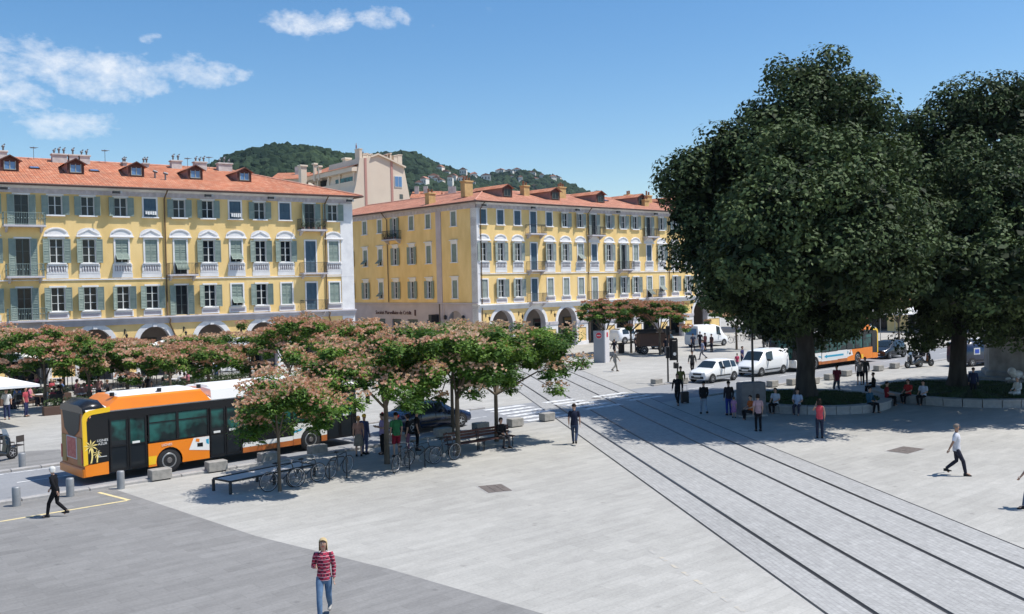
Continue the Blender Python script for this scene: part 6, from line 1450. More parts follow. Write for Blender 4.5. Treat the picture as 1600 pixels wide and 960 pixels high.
# parasols
def parasol(M_, r, h, label, grp, m_='canvas_white', n=4, drop=.55):
    o = thing('parasol', label, 'parasol', M_, grp)
    x = mb(m_); top = (0, 0, h); P = [(r*cos(2*pi*(k+.5)/n), r*sin(2*pi*(k+.5)/n), h-drop) for k in range(n)]
    for k in range(n):
        a, b = P[k], P[(k+1) % n]; c = tuple((a[i]+b[i])/2*(.96 if i < 2 else 1)+(-.0 if i < 2 else .03) for i in range(3)); x.add([top, a, c], [(0,1,2)]); x.add([top, c, b], [(0,1,2)])
        lo = lambda q: (q[0], q[1], q[2]-.14); x.add([a, c, lo(c), lo(a)], [(0,1,2,3)]); x.add([c, b, lo(b), lo(c)], [(0,1,2,3)])
    put('canopy', x, o)
    x = mb('metal_grey'); x.cyl((0, 0, 0), (0, 0, h), .035, None, 7); x.cyl((0, 0, 0), (0, 0, .08), .35, None, 10)
    put('pole', x, o); x = mb('metal_grey')
    for k in range(n): x.cyl((0, 0, h-.9), tuple(v*.6 if i < 2 else h-drop*.6-.03 for i, v in enumerate(P[k])), .012, None, 4)
    put('rib', x, o); return o
G5 = 'white parasols of the café terraces'
def wpx(px, Y): return px_world(px, 480, Y).x
parasol(T(wpx(-67, 50), 50, 0, rz=.75), 4.3, 3.0, 'large white parasol in front at the left edge', G5, drop=.75)
parasol(T(wpx(5, 62), 62, 0, rz=.62), 3.8, 3.4, 'white parasol behind the large one at the left edge, under the silk trees', G5)
parasol(T(wpx(60, 66), 66, 0, rz=.62), 2.8, 3.3, 'white parasol showing between two silk trees on the left', G5)
parasol(T(wpx(262, 74), 74, 0, rz=.62), 2.2, 3.3, 'small white parasol in front of the wide arch', G5)
parasol(T(wpx(555, 80), 80, 0, rz=.62), 2.4, 3.6, 'white parasol at the foot of the corner pilaster of the left building', G5)
parasol(T(wpx(735, 88), 88, 0, rz=.62), 1.7, 3.3, 'closed looking white parasol by the corner of the middle building', G5)
for i, (px, Y) in enumerate([(1398, 98), (1375, 100), (1430, 102), (1590, 95)]):
    parasol(T(wpx(px, Y), Y, 0, rz=.62), 2.2, 3.6, ['white parasol between the two big trees, right one', 'white parasol between the two big trees, left one', 'white parasol mostly behind the right big tree', 'white parasol behind the monument'][i], G5)
# café tables and chairs
def table_proto():
    o = thing('cafe_table', 'round café table', 'table', T(0, 0, 0)); x = mb('totem_light'); x.cyl((0, 0, .70), (0, 0, .73), .36, None, 12); put('tabletop', x, o)
    x = mb('iron'); x.cyl((0, 0, .04), (0, 0, .70), .025, None, 6); x.cyl((0, 0, 0), (0, 0, .04), .22, None, 8); put('foot', x, o); return o
def chair_proto():
    o = thing('cafe_chair', 'dark café chair', 'chair', T(0, 0, 0)); x = mb('kiosk_dark'); x.cbox(-.21, .21, -.21, .21, .43, .47, .01); put('seat', x, o)
    x = mb('kiosk_dark'); x.box(-.21, -.18, -.2, .2, .6, .88); put('backrest', x, o)
    for a in (-.19, .19):
        for b in (-.19, .19): x = mb('iron'); x.cyl((a, b, 0), (a, b, .88 if a < 0 else .43), .012, None, 4); put('leg', x, o)
    return o
TB, CH = table_proto(), chair_proto()
r = random.Random(4); first = True; cafe_pts = []
spots = [(px, Y) for Y in (58.5, 62.5, 67) for px in range(20, 350, 34)]
spots = [s for s in spots if r.random() < .8][:26]
rows = {58.5: 'front', 62.5: 'middle', 67: 'back'}
for i, (px, Y) in enumerate(spots):
    X = wpx(px+r.uniform(-8, 8), Y); yy = Y+r.uniform(-.8, .8)
    lab = 'café table in the %s row of the terrace, shaded by silk trees' % rows[Y]
    if first: TB.matrix_local = T(X, yy, 0); TB['label'] = lab; TB['group'] = 'tables of the café terrace'
    else: dup(TB, T(X, yy, 0), lab, 'tables of the café terrace')
    for k in range(3):
        a = r.uniform(0, 2*pi)+k*2.1; cx, cy = X+.62*cos(a), yy+.62*sin(a); cafe_pts.append((cx, cy, a+pi))
        lb2 = 'dark café chair in the %s row of the terrace' % rows[Y]
        if first and k == 0: CH.matrix_local = T(cx, cy, 0, rz=a+pi); CH['label'] = lb2; CH['group'] = 'chairs of the café terrace'
        else: dup(CH, T(cx, cy, 0, rz=a+pi), lb2, 'chairs of the café terrace')
    first = False
for px, py, a in ((12, 708, 1.2), (27, 712, 2.8)):
    p = ground_at(px, py); dup(CH, T(p.x, p.y, 0, rz=a), ['lone metal chair by the scooter, left', 'lone metal chair by the scooter, right'][px > 20], 'lone chairs at the left edge')
# café counter and hedge boxes closing the terrace
for i, (px, Y, L_) in enumerate([(40, 60.5, 5), (120, 55.5, 4), (300, 64, 4.5), (330, 67, 5), (365, 69, 4)]):
    X = wpx(px, Y); o = thing('hedge_box', ['long hedge box behind the front parasol', 'hedge box at the front corner of the terrace', 'hedge box before the parked white car, left', 'hedge box before the parked white car, middle', 'hedge box before the parked white car, right'][i], 'planter', T(X, Y, 0, rz=radians(38)), 'hedge boxes of the terrace')
    x = mb('planter_brown'); x.cbox(-L_/2, L_/2, -.25, .25, 0, .5, .02); put('trough', x, o)
    put('hedge', leaf_cloud([(-L_/2+.3+k*.4, 0, .72) for k in range(int(L_/.4))], [(.3, .26, .26)]*int(L_/.4), 110, .1, 'shrub_leaf', rnd), o, kind='stuff')
# iron-framed dark wind screens of the terrace
for i, (px, Y) in enumerate([(20, 63), (100, 70), (170, 71), (290, 72)]):
    X = wpx(px, Y); o = thing('terrace_canopy', ['dark terrace awning left of the first arch', 'dark terrace awning under the first arch', 'dark terrace awning under the second arch', 'dark terrace awning by the wide arch'][i], 'awning', T(X, Y, 0, rz=radians(35.3)), 'dark awnings of the terrace')
    x = mb('canvas_dark'); x.add([(-3, -1.4, 2.3), (3, -1.4, 2.3), (3, 1.4, 2.9), (-3, 1.4, 2.9), (-3, -1.4, 2.05), (3, -1.4, 2.05)], [(0,1,2,3), (4,5,1,0)]); put('canopy', x, o)
    for a in (-2.95, 2.95):
        for b in (-1.35, 1.35): x = mb('iron'); x.cyl((a, b, 0), (a, b, 2.3 if b < 0 else 2.88), .03, None, 5); put('post', x, o)

# ------------------------------------------------------------------ the monument
o = thing('monument', 'weathered stone pedestal of the square\'s monument with carved figures, cut by the right edge', 'monument', T(33.2, 60.2, 0, rz=radians(25)))
x = mb('monument_stone')
for r0, r1, z0, z1 in ((4.6, 4.6, 0, .25), (4.0, 4.0, .25, .5)): x.lathe([(r0, z0), (r1, z1)], 8, T(rz=pi/8), smooth=False)
put('steps', x, o)
x = mb('monument_stone'); x.lathe([(3.2, .5), (3.2, .75), (3.0, .85), (3.0, 2.7), (3.1, 2.8), (3.35, 2.95), (3.35, 3.15), (2.9, 3.3)], 8, T(rz=pi/8), smooth=False); put('base', x, o)
x = mb('monument_stone'); x.lathe([(1.9, 3.3), (1.9, 3.6), (1.7, 3.7), (1.6, 5.2), (1.9, 5.4), (1.95, 5.7), (1.5, 5.8)], 8, T(rz=pi/8), smooth=False); put('upper_plinth', x, o)
def sculpt(nm, m_, balls, par, M_):
    x = mb(m_)
    for c, r_, sc in balls: x.ball(c, r_, sc, 12)
    return put(nm, x, par, M_)
sculpt('marble_lion', 'marble', [((0, 0, .45), .42, (1.9, .8, .8)), ((.8, 0, .75), .32, (1, 1, 1.05)), ((1.02, 0, .68), .16, (1.2, .9, .8)), ((.9, .25, .15), .15, (2.6, .8, .8)), ((.9, -.25, .15), .15, (2.6, .8, .8)), ((-.6, .3, .25), .26, (1.5, .7, .8)), ((-.6, -.3, .25), .26, (1.5, .7, .8))], o, T(-3.8, -1.6, .5, rz=radians(190), s=.75))
sculpt('marble_figure', 'marble', [((0, 0, .5), .34, (1, .8, 1.3)), ((0, 0, 1.08), .17, (1, 1, 1.15)), ((.3, 0, .25), .26, (1.6, .9, .7)), ((.15, .3, .6), .12, (1, 2.2, .8)), ((.15, -.3, .55), .12, (1.4, 1.6, .8))], o, T(-2.0, -3.8, .5, rz=radians(230), s=.85))
sculpt('bronze_figure', 'bronze', [((0, 0, .6), .3, (1, .8, 1.8)), ((0, 0, 1.3), .17, (1, 1, 1.2)), ((.1, .3, .8), .1, (.9, .9, 2.6)), ((.1, -.3, .8), .1, (.9, .9, 2.6))], o, T(0, 0, 5.8))
# ------------------------------------------------------------------ people
def skin_obj(name, chains, matname, parent, sub=1):
    """chains: list of [(pos, (rx, ry)), ...]; shared positions are merged so that limbs join the trunk"""
    vs = []; rad = []; key = {}; ed = []; roots = []
    for ch in chains:
        prev = None
        for p, r in ch:
            k = tuple(round(c, 4) for c in p)
            if k not in key:
                key[k] = len(vs); vs.append(p); rad.append(r if isinstance(r, tuple) else (r, r))
            i = key[k]
            if prev is not None and prev != i: ed.append((prev, i))
            prev = i
    me = bpy.data.meshes.new(name); me.from_pydata(vs, ed, [])
    adj = {i: [] for i in range(len(vs))}
    for a, b in ed: adj[a].append(b); adj[b].append(a)
    seen = set()
    for i in range(len(vs)):
        if i in seen: continue
        roots.append(i); st = [i]
        while st:
            q = st.pop()
            if q in seen: continue
            seen.add(q); st += adj[q]
    b = bmesh.new(); b.from_mesh(me); ly = b.verts.layers.skin.verify(); b.verts.ensure_lookup_table()
    for i, v in enumerate(b.verts): v[ly].radius = rad[i]; v[ly].use_root = i in roots
    b.to_mesh(me); b.free()
    me.materials.append(MAT[matname]); o = put(name, me, parent)
    m1 = o.modifiers.new('skin', 'SKIN'); m1.use_smooth_shade = True; m1.branch_smoothing = .6
    m2 = o.modifiers.new('sub', 'SUBSURF'); m2.levels = sub; m2.render_levels = sub
    return o
PM = {}
def cm(col, nm='cloth'):
    k = 'cloth_%02x%02x%02x' % tuple(int(min(1, c)*255) for c in col)
    if k not in MAT: mat(k, col, .9, col2=tuple(c*.75 for c in col), nscale=9, spec=.15)
    return k
def person(x, y, rz, label, pose='stand', h=1.72, top=(.1, .1, .1), bottom=(.05, .06, .1), sleeve='short', legs='long', hair=(.03, .02, .015), hairl='short', skin='skin', shoes=(.03, .03, .03), arms=None, z=0, group=None, plaid=False, lean=0, female=False, skirt=False, detail=True, phase=1):
    s = h/1.75
    o = thing('person', label, 'person', T(x, y, z, rz=rz, s=s), group)
    ln = lean
    if pose == 'sit': pz = .50; pel = (0, 0, .52); ch = (-.02+ln, 0, .86); nk = (ln*1.2, 0, 1.06); hd_ = (ln*1.3+.02, 0, 1.22)
    else: pel = (0, 0, .94); ch = (ln*.6, 0, 1.27); nk = (ln*.9, 0, 1.47); hd_ = (ln*1.0+.02, 0, 1.63)
    wa = tuple((pel[i]*.5+ch[i]*.5) for i in range(3))
    SW = .165 if female else .185
    J = {}
    for sd_, nm in ((1, 'L'), (-1, 'R')):
        J[nm+'hip'] = (pel[0], sd_*.085, pel[2]-.05)
        if pose == 'sit': J[nm+'kn'] = (.42, sd_*.13, .50); J[nm+'an'] = (.40+.06*sd_, sd_*.12, .09)
        elif pose == 'walk':
            f = sd_*phase
            if f > 0: J[nm+'kn'] = (.20, sd_*.09, .50); J[nm+'an'] = (.27, sd_*.08, .09)
            else: J[nm+'kn'] = (.0, sd_*.09, .49); J[nm+'an'] = (-.34, sd_*.08, .20)
        else: J[nm+'kn'] = (.02, sd_*.10, .49); J[nm+'an'] = (-.01, sd_*.105, .085)
        a = J[nm+'an']; J[nm+'to'] = (a[0]+.15, a[1]+sd_*.02, a[2]-.045) if not (pose == 'walk' and sd_*phase < 0) else (a[0]+.11, a[1], a[2]-.13)
        J[nm+'sh'] = (ch[0]+ln*.2, sd_*SW, nk[2]-.055)
        sh = J[nm+'sh']
        md = (arms or {}).get(nm, 'swing' if pose == 'walk' else 'down')
        if pose == 'sit' and not arms: md = 'lap'
        if md == 'down': e = (sh[0]-.02, sh[1]+sd_*.05, sh[2]-.28); w_ = (sh[0]+.04, sh[1]+sd_*.05, sh[2]-.53)
        elif md == 'swing': f = -sd_*phase; e = (sh[0]+.10*f-.03, sh[1]+sd_*.06, sh[2]-.27); w_ = (sh[0]+.24*f, sh[1]+sd_*.06, sh[2]-.49)
        elif md == 'bent': e = (sh[0]-.02, sh[1]+sd_*.06, sh[2]-.27); w_ = (sh[0]+.22, sh[1]-sd_*.02, sh[2]-.22)
        elif md == 'up': e = (sh[0]+.12, sh[1]+sd_*.08, sh[2]-.20); w_ = (sh[0]+.16, sh[1]-sd_*.04, sh[2]+.06)
        elif md == 'out': e = (sh[0]-.02, sh[1]+sd_*.16, sh[2]-.22); w_ = (sh[0]+.04, sh[1]+sd_*.30, sh[2]-.42)
        elif md == 'lap': e = (sh[0]+.05, sh[1]+sd_*.05, sh[2]-.27); w_ = (sh[0]+.28, sh[1]-sd_*.04, sh[2]-.34)
        J[nm+'el'] = e; J[nm+'wr'] = w_
    mid = lambda a, b, t: tuple(a[i]+(b[i]-a[i])*t for i in range(3))
    body = [[(pel, (.092, .085)), (wa, (.085, .078)), (ch, (.095, .085)), (nk, (.052, .052)), (mid(nk, hd_, .45), (.058, .062)), (hd_, (.083, .10)), (tuple(hd_[i]+(0, 0, .085)[i] for i in range(3)), (.072, .085))]]
    hands = []
    for nm, sd_ in (('L', 1), ('R', -1)):
        w_, e = Vector(J[nm+'wr']), Vector(J[nm+'el']); d = (w_-e).normalized(); pl = w_+d*.05; kn = w_+d*.085
        body.append([(ch, (.095, .085)), (J[nm+'sh'], .050), (tuple(e), .040), (tuple(mid(J[nm+'el'], J[nm+'wr'], .35)), .041), (tuple(w_), .026), (tuple(pl), (.038, .022))])
        body.append([(pel, (.092, .085)), (J[nm+'hip'], .072), (mid(J[nm+'hip'], J[nm+'kn'], .5), .066), (J[nm+'kn'], .052), (mid(J[nm+'kn'], J[nm+'an'], .3), .052), (J[nm+'an'], .034), (J[nm+'to'], (.04, .028))])
        sdv = d.cross(Vector((0, 1, 0))).normalized(); pn = d.cross(sdv).normalized()*(-sd_)      # fingers spread along the walking direction, curl towards the body
        for k in range(4):
            b0 = pl+sdv*(.024-.016*k); L_ = (.068, .076, .070, .056)[k]
            hands.append([(tuple(b0), .010), (tuple(b0+d*(.045)), .009), (tuple(b0+d*(.045+L_*.4)+pn*.010), .008), (tuple(b0+d*(.045+L_*.7)+pn*.030), .007)])
        hands.append([(tuple(w_+d*.02+sdv*.018), .011), (tuple(w_+d*.045+sdv*.042), .010), (tuple(w_+d*.075+sdv*.050+pn*.012), .008)])
    skin_obj('body', body+(hands if detail else []), skin, o, 1)
    fy = .93 if female else 1.0
    def rings(spec): return [[(c[0]+dx+rx_*cos(2*pi*k/14), c[1]+ry_*fy*sin(2*pi*k/14), c[2]+dz) for k in range(14)] for c, dx, dz, rx_, ry_ in spec]
    x_ = mb(plaid if plaid else cm(top))
    wz = ((-.085 if not skirt else -.02) if pose != 'sit' else -.04)
    x_.loft(rings([(pel, 0, wz, .128, .172), (pel, 0, .03, .124, .165), (wa, 0, 0, .112, .142), (ch, 0, -.03, .132, .172), (ch, .0, .06, .125, .182), ((nk[0], 0, nk[2]), 0, -.065, .098, .165), (nk, 0, -.03, .068, .09), (nk, 0, .005, .056, .06)]))
    for nm, sd_ in (('L', 1), ('R', -1)):
        sh, e, w_ = J[nm+'sh'], J[nm+'el'], J[nm+'wr']; P0_ = (sh[0], sh[1]-sd_*.06, sh[2]-.015)
        if sleeve == 'none': continue
        if sleeve == 'long': x_.tube([P0_, (sh[0], sh[1]+sd_*.0, sh[2]-.01), mid(sh, e, .25), mid(sh, e, .9), e, mid(e, w_, .25), mid(e, w_, .92)], [.064, .062, .060, .052, .051, .049, .038], 10)
        else: x_.tube([P0_, (sh[0], sh[1], sh[2]-.01), mid(sh, e, .25), mid(sh, e, .78)], [.064, .062, .062, .062], 10)
    put('top', x_, o)
    x_ = mb(cm(bottom))
    if skirt:
        x_.lathe([(.125, .05), (.165, -.05), (.19, -.18), (.23, -.46), (.22, -.47)], 14, T(*pel)); put('skirt', x_, o)
    else:
        x_.loft(rings([(pel, 0, .07, .116, .150), (pel, 0, -.02, .126, .166), (pel, 0, -.10, .122, .166), (pel, 0, -.16, .085, .13)]))
        for nm, sd_ in (('L', 1), ('R', -1)):
            hp, kn_, an_ = J[nm+'hip'], J[nm+'kn'], J[nm+'an']
            if legs == 'long': x_.tube([(hp[0], hp[1], hp[2]+.02), mid(hp, kn_, .25), mid(hp, kn_, .8), kn_, mid(kn_, an_, .3), mid(kn_, an_, .95)], [.088, .092, .070, .066, .064, .052], 10)
            else: x_.tube([(hp[0], hp[1], hp[2]+.02), mid(hp, kn_, .25), mid(hp, kn_, .9)], [.090, .096, .088], 10)
        put('trousers' if legs == 'long' else 'shorts', x_, o)
    for nm in 'LR':
        a, t_ = Vector(J[nm+'an']), Vector(J[nm+'to']); d = (t_-a); x_ = mb(cm(shoes))
        x_.loft([[tuple(a+Vector(v)) for v in ring] for ring in [
            [(-.07, -.035, -.08), (-.07, .035, -.08), (-.07, .032, -.0), (-.07, -.032, -.0)], [(.02, -.042, -.083), (.02, .042, -.083), (.02, .038, .015), (.02, -.038, .015)],
            [(.12, -.045, -.083), (.12, .045, -.083), (.12, .038, -.04), (.12, -.038, -.04)], [(.19, -.025, -.08), (.19, .025, -.08), (.185, .02, -.055), (.185, -.02, -.055)]]])
        put('shoe', x_, o)
    # head details
    hx, hy, hz = hd_
    f = mb(skin); f.loft([[(hx+.085+a, b*.012, hz+.02+c) for b in (-1, 1)]+[(hx+.085+a+t_, b*.006, hz+.02+c) for b in (1, -1)] for a, c, t_ in ((0, .03, .006), (.004, -.005, .022), (0, -.02, .01))])
    for sd_ in (-1, 1): f.ball((hx-.005, sd_*.083, hz+.015), .028, (.7, .35, 1), 6)
    f.mat('plastic_black')
    for sd_ in (-1, 1): f.ball((hx+.088, sd_*.030, hz+.038), .010, (.6, 1, .6), 6)
    f.mat('light_red' if female else 'skin_tan'); f.box(hx+.084, hx+.094, -.024, .024, hz-.038, hz-.028)
    put('face', f, o)
    g = mb(cm(hair)); n = 12; k_ = 6
    vs = []
    for i in range(k_+1):
        t_ = (pi*.62)*i/k_
        for j in range(n):
            a = 2*pi*j/n; cut = max(0, cos(a))*.55*(i/k_)          # higher hairline over the forehead
            tt = t_*(1-cut); drop = 0
            if hairl == 'long' and i == k_ and cos(a) < .35: drop = .17
            elif hairl == 'mid' and i == k_ and cos(a) < .3: drop = .07
            vs.append((hx-.008+.104*sin(tt)*cos(a)*1.08, .094*sin(tt)*sin(a)*(1 if not drop else 1.1), hz+.045+.100*cos(tt)-drop))
    g.add(vs, [(i*n+j, i*n+(j+1) % n, (i+1)*n+(j+1) % n, (i+1)*n+j) for i in range(k_) for j in range(n)], None, True); put('hair', g, o)
    o['_J'] = str(J)
    return o, J, s
def bag(own, J, s, side, col, label, kind='bag', size=(.30, .10, .26), strap=.18):
    """a bag hanging from a hand: a thing of its own"""
    w_ = Vector(J[side+'wr'])*1.0; e = Vector(J[side+'el']); d = (w_-e).normalized(); hnd = w_+d*.09
    p = own.matrix_local @ hnd; rz = own.rotation_euler[2] if own.rotation_mode == 'XYZ' else 0
    rz = own.matrix_local.to_euler()[2]
    o = thing('handbag', label, kind, T(p.x, p.y, p.z-strap-size[2], rz=rz)); a, b, c = size
    x = mb(cm(col)); x.loft([[(-a/2, -b/2, 0), (a/2, -b/2, 0), (a/2, b/2, 0), (-a/2, b/2, 0)], [(-a/2*1.05, -b/2, c*.5), (a/2*1.05, -b/2, c*.5), (a/2*1.05, b/2, c*.5), (-a/2*1.05, b/2, c*.5)], [(-a/2*.9, -b/4, c), (a/2*.9, -b/4, c), (a/2*.9, b/4, c), (-a/2*.9, b/4, c)]], smooth=False); put('bag_body', x, o)
    x = mb(cm(tuple(v*.7 for v in col))); x.tube([(-a*.3, 0, c-.02), (-a*.18, 0, c+strap*.7), (0, 0, c+strap), (a*.18, 0, c+strap*.7), (a*.3, 0, c-.02)], .008, 5); put('bag_strap', x, o)
    return o
plaid_mat('plaid_shirt', (.42, .03, .07), (.09, .012, .03), (.75, .45, .48))
def G_(px, py): p = ground_at(px, py); return p.x, p.y
CAMDIR = lambda x, y: atan2(-y, -x)
x_, y_ = G_(508, 966)
pw, J, s = person(x_, y_, radians(-84), 'blond woman in a red plaid shirt and blue jeans walking towards the camera', 'walk', 1.70, sleeve='long', plaid='plaid_shirt', bottom=(.13, .21, .33), hair=(.62, .48, .27), hairl='long', female=True, arms={'R': 'bent', 'L': 'down'}, shoes=(.4, .38, .35), phase=-1)
bag(pw, J, s, 'R', (.05, .04, .04), 'small dark bag at the side of the woman in the plaid shirt', size=(.16, .07, .2), strap=.36)
x_, y_ = G_(88, 808)
po, J, s = person(x_, y_, radians(178), 'white haired woman in a black jacket walking left across the slate paving', 'walk', 1.58, top=(.012, .012, .014), bottom=(.014, .014, .016), sleeve='long', hair=(.75, .73, .68), hairl='mid', female=True, lean=.08, phase=1)
bag(po, J, s, 'R' if False else 'L', (.72, .45, .45), 'pale pink shopping bag carried by the white haired woman', size=(.30, .1, .26), strap=.06)
x_, y_ = G_(898, 695)
person(x_, y_, radians(82), 'man in a navy t-shirt and dark jeans walking away beside the rails', 'walk', 1.76, top=(.02, .025, .05), bottom=(.04, .06, .11), arms={'L': 'down', 'R': 'down'}, phase=1)
x_, y_ = G_(1495, 743)
person(x_, y_, radians(-22), 'man in a white short sleeved shirt and dark trousers striding right over the pale paving', 'walk', 1.78, top=(.66, .66, .70), bottom=(.03, .03, .045), hair=(.22, .18, .15), skin='skin_tan', phase=-1, arms={'L': 'out', 'R': 'swing'})
x_, y_ = G_(1613, 795)
pe, J, s = person(x_, y_, radians(170), 'person cut by the right edge of the photo', 'walk', 1.7, top=(.35, .12, .1), bottom=(.12, .16, .24), hair=(.1, .07, .05), phase=1)
bag(pe, J, s, 'L', (.02, .02, .02), 'black bag of the person at the right edge', size=(.34, .12, .3), strap=.1)
def P_(px, py, rzd, label, *a, **k):
    x_, y_ = G_(px, py); return person(x_, y_, radians(rzd), label, *a, **k)
BK_ = (.015, .015, .018)
P_(783, 699, -50, 'dark haired person in dark clothes sitting on the bench under the silk tree', 'sit', 1.65, top=BK_, bottom=(.10, .09, .09), sleeve='long', hairl='mid', female=True)
P_(561, 713, 100, 'woman in a beige top and patterned skirt waiting by the front of the bus', 'stand', 1.66, top=(.45, .25, .2), bottom=(.28, .24, .20), skirt=True, hair=(.35, .2, .08), hairl='mid', female=True)
P_(570, 710, 60, 'person in a yellow cap and blue clothes beside the woman in the skirt', 'stand', 1.68, top=(.08, .10, .22), bottom=(.10, .12, .24), hair=(.85, .55, .08), sleeve='long')
P_(598, 710, 200, 'person in a lilac shirt and black trousers beside the first large trunk', 'stand', 1.70, top=(.38, .30, .52), bottom=BK_, arms={'L': 'bent', 'R': 'bent'})
P_(620, 714, 120, 'tall person in a green shirt and dark red shorts in the tree shade', 'stand', 1.82, top=(.05, .22, .09), bottom=(.30, .02, .04), legs='short')
P_(638, 708, 180, 'person in mauve trousers standing behind the one in green', 'stand', 1.62, top=BK_, bottom=(.26, .12, .18), female=True, hairl='mid')
P_(652, 704, 10, 'person in black leaning by the dark blue car', 'stand', 1.70, top=BK_, bottom=BK_)
P_(912, 577, 200, 'small person in a white top and red trousers near the grey totem', 'walk', 1.42, top=(.72, .72, .72), bottom=(.45, .03, .08), hair=(.08, .06, .05))
P_(961, 581, 30, 'person in light grey clothes walking right of the grey totem', 'walk', 1.72, top=(.32, .30, .27), bottom=(.30, .28, .24), sleeve='long')
P_(1082, 585, 250, 'dark clothed pedestrian beyond the white hatchback bonnet', 'walk', 1.72, top=(.06, .06, .06), bottom=BK_, sleeve='long')
P_(1064, 616, 80, 'person in an olive jacket at the crossing by the traffic light', 'walk', 1.70, top=(.20, .18, .05), bottom=(.3, .27, .2), sleeve='long')
ps, J, s = P_(1059, 633, 250, 'person dressed in black pulling a dark suitcase through the tree shade', 'walk', 1.75, top=BK_, bottom=BK_, sleeve='long')
p = ground_at(1070, 630); o = thing('suitcase', 'dark wheeled suitcase behind the person in black', 'suitcase', T(p.x, p.y, 0, rz=.3))
x = mb('plastic_black'); x.cbox(-.22, .22, -.14, .14, .06, .66, .04); put('shell', x, o); x = mb('metal_grey'); x.tube([(-.15, 0, .66), (-.15, 0, 1.0), (.15, 0, 1.0), (.15, 0, .66)], .012, 4); put('handle', x, o)
for a in (-.18, .18): x = mb('rubber'); x.cyl((a, -.12, .04), (a, .12, .04), .04, None, 8); put('wheel', x, o)
P_(1100, 648, 95, 'person in a black coat and pale jeans walking away in the tree shade', 'walk', 1.72, top=BK_, bottom=(.28, .34, .42), sleeve='long', hair=(.02, .02, .02))
P_(1139, 649, 100, 'person in a dark top and bright blue trousers by the grey cabinet', 'stand', 1.75, top=(.03, .025, .03), bottom=(.03, .05, .26), sleeve='long')
P_(1147, 653, 60, 'child in a pink dress beside the person in blue trousers', 'stand', 1.05, top=(.5, .25, .42), bottom=(.45, .2, .4), skirt=True, hair=(.2, .1, .05), female=True, hairl='mid')
pp, J, s = P_(1185, 674, 95, 'woman in a pale pink blouse and black trousers standing in front of the cabinet', 'stand', 1.70, top=(.58, .36, .36), bottom=BK_, female=True, hairl='mid')
bag(pp, J, s, 'R', (.5, .05, .04), 'red bag in the hand of the woman in the pink blouse')
P_(1173, 655, 200, 'person in an orange top sitting in the shade against the cabinet', 'sit', 1.6, top=(.55, .13, .03), bottom=BK_, z=-.05)
pr, J, s = P_(1281, 685, 80, 'woman with long dark hair and a coral red vest at the edge of the shade', 'stand', 1.72, top=(.62, .08, .10), bottom=(.03, .035, .06), hairl='long', female=True, sleeve='none', arms={'L': 'up', 'R': 'down'})
bag(pr, J, s, 'R', (.72, .72, .72), 'white plastic bag hanging from the hand of the woman in the coral vest', size=(.22, .1, .34), strap=.12)
def sit_ring(cx, cy, R, a_deg, label, **k):
    a = radians(a_deg); return person(cx+cos(a)*(R-.18), cy+sin(a)*(R-.18), a, label, 'sit', z=-.04, **k)
sit_ring(16.3, 51.9, 4.1, 226, 'person in a white shirt sitting on the left round bench, nearest the cabinet', top=(.62, .64, .70), bottom=BK_)
sit_ring(16.3, 51.9, 4.1, 243, 'person in a light blue shirt sitting left of the big trunk on the round bench', top=(.42, .50, .66), bottom=(.05, .05, .08))
sit_ring(16.3, 51.9, 4.1, 300, 'person in a petrol blue top sitting right of the big trunk on the round bench', top=(.03, .10, .16), bottom=BK_, sleeve='long')
sit_ring(16.3, 51.9, 4.1, 345, 'person in dark red sitting at the right end of the left round bench', top=(.24, .02, .03), bottom=BK_)
sit_ring(26.2, 54.2, 5.4, 162, 'dark figure sitting high on the right round bench, farthest left', top=BK_, bottom=BK_, sleeve='long')
sit_ring(26.2, 54.2, 5.4, 208, 'person in a red top sitting on the right round bench', top=(.5, .04, .04), bottom=BK_)
sit_ring(26.2, 54.2, 5.4, 218, 'person in a white and blue shirt sitting beside the one in red', top=(.55, .60, .72), bottom=BK_)
sit_ring(26.2, 54.2, 5.4, 280, 'person in navy sitting on the right round bench under the right trunk', top=(.03, .04, .10), bottom=BK_)
sit_ring(26.2, 54.2, 5.4, 300, 'person in brown sitting on the right round bench toward the right edge', top=(.20, .12, .08), bottom=(.2, .18, .16))
sit_ring(26.2, 54.2, 5.4, 312, 'person in grey sitting on the right round bench, last one towards the frame edge', top=(.3, .3, .3), bottom=BK_)
P_(1521, 622, 60, 'person in dark blue standing between the right trunk and the monument', 'stand', 1.70, top=(.03, .04, .09), bottom=(.02, .02, .03), sleeve='long', lean=.05)
P_(1590, 628, 200, 'person in white clothes sitting at the foot of the monument', 'sit', 1.75, top=(.78, .77, .74), bottom=(.75, .74, .7), hair=(.6, .55, .5), sleeve='long')
pm, J, s = P_(1308, 618, 95, 'man in a maroon shirt and jeans with a dark shoulder bag, beyond the round bench', 'walk', 1.80, top=(.20, .03, .05), bottom=(.05, .07, .11))
bag(pm, J, s, 'R', (.03, .03, .035), 'dark shoulder bag of the man in maroon', size=(.36, .14, .34), strap=.1)
P_(1343, 601, 250, 'left one of the couple standing by the kerb, in shorts', 'stand', 1.72, top=(.30, .26, .24), bottom=BK_, legs='short', hair=(.5, .3, .2))
P_(1352, 601, 240, 'right one of the couple standing by the kerb, in black', 'stand', 1.76, top=(.05, .05, .05), bottom=(.02, .02, .03), sleeve='long')
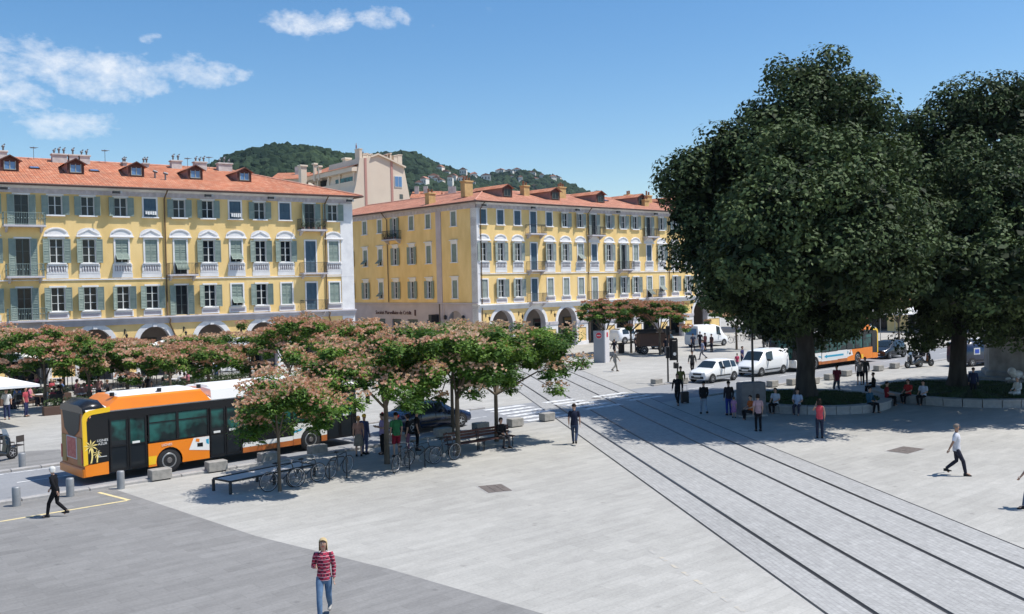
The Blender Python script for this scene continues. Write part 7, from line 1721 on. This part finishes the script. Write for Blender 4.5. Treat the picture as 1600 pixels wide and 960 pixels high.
FARP = [(1041, 556, (.02, .02, .03), 'pedestrian in dark clothes by the leftmost car under the silk trees'), (1083, 549, (.05, .06, .10), 'pedestrian before the tall white van'), (1102, 548, (.35, .12, .12), 'pedestrian in a reddish top right of the tall white van'), (1098, 562, (.25, .28, .40), 'pedestrian in a blue dress on the sunny far pavement'),
        (1112, 550, (.10, .06, .06), 'pedestrian in brown by the last arch'), (1094, 545, (.04, .04, .06), 'pedestrian in front of the van bonnet'), (1152, 578, (.6, .08, .16), 'child in pink behind the white hatchback'), (1160, 576, (.05, .05, .16), 'person in dark blue behind the white hatchback'), (993, 550, (.03, .03, .05), 'pedestrian by the white off-road car'),
        (960, 560, (.02, .02, .03), 'person in black beside the litter bin'), (1210, 560, (.2, .2, .2), 'pedestrian above the roof of the white delivery van'), (612, 520, (.05, .08, .35), 'pedestrian in blue before the bank windows'), (868, 556, (.04, .04, .04), 'person beside the dark plant stall')]
for i, (px, py, c, lab) in enumerate(FARP):
    hh = 1.25 if 'child' in lab else 1.72
    if py < 530: x_, y_ = px_world(px, 500, 100).x, 100.0; person(x_, y_, radians(40*i), lab, 'walk', hh, top=c, bottom=(.03, .03, .05), detail=False, group='pedestrians on the far side of the square')
    else: P_(px, py, 37*i+60, lab, 'walk' if i % 2 else 'stand', hh, top=c, bottom=(.03, .03, .05) if i % 3 else (.2, .2, .22), detail=False, group='pedestrians on the far side of the square')
# people at the café tables
r = random.Random(9)
TOPS = [((.62, .62, .62), 'white'), ((.04, .04, .05), 'black'), ((.45, .08, .10), 'red'), ((.12, .18, .35), 'blue'), ((.55, .30, .28), 'salmon'), ((.30, .26, .22), 'beige'), ((.6, .2, .28), 'pink'), ((.08, .09, .07), 'dark green')]
HAIRS = [('dark', (.03, .02, .02)), ('brown', (.2, .12, .06)), ('fair', (.5, .4, .28))]; used_l = set()
for i, (cx, cy, a) in enumerate(r.sample(cafe_pts, min(34, len(cafe_pts)))):
    c, n_ = TOPS[(i*3) % 8]; row = 'front' if cy < 60.6 else 'middle' if cy < 65 else 'back'
    hn, hc = HAIRS[i//8 % 3]
    for q in range(24):
        lab = '%s haired café guest in a %s top sitting in the %s row of tables' % (hn, n_, row)
        if lab not in used_l: break
        c, n_ = TOPS[(i*3+q) % 8]; hn, hc = HAIRS[(i+q//8) % 3]
    used_l.add(lab)
    person(cx, cy, a, lab, 'sit', r.uniform(1.6, 1.8), top=c, bottom=(.05, .05, .07), z=-.02, group='guests on the café terrace', detail=False, hair=hc, female=i % 2 == 0, hairl='mid' if i % 2 == 0 else 'short')
for i in range(0, 7):
    px = [35, 90, 150, 228, 290, 335, 5][i]; Y = [54, 58, 60, 60.5, 64, 70, 53][i]; x_ = px_world(px, 480, Y).x; c, n_ = TOPS[(i*5+2) % 8]
    person(x_, Y, radians(50*i), 'standing café guest in a %s top, %s' % (n_, ['below the big parasol', 'right of the big parasol', 'behind the back of the bus', 'above the orange roof of the bus', 'above the second roof vent', 'near the parked white car', 'at the left edge'][i]), 'stand', 1.7, top=c, bottom=(.04, .05, .12), detail=False, group='people standing on the café terrace')
for o in bpy.data.objects:
    if '_J' in o: del o['_J']
# ------------------------------------------------------------------ air
hz = bpy.data.materials.new('haze'); hz.use_nodes = True; t = hz.node_tree; t.nodes.clear()
mo = t.nodes.new('ShaderNodeOutputMaterial'); pv = t.nodes.new('ShaderNodeVolumePrincipled'); pv.inputs['Color'].default_value = (.62, .76, .95, 1)
pv.inputs['Density'].default_value = .00007; pv.inputs['Anisotropy'].default_value = .1; t.links.new(pv.outputs[0], mo.inputs['Volume'])
MAT['haze'] = hz
x = mb('haze'); x.box(-1400, 1400, -120, 1600, -60, 210)
put('haze', x, kind='stuff')
SC.cycles.volume_bounces = 0
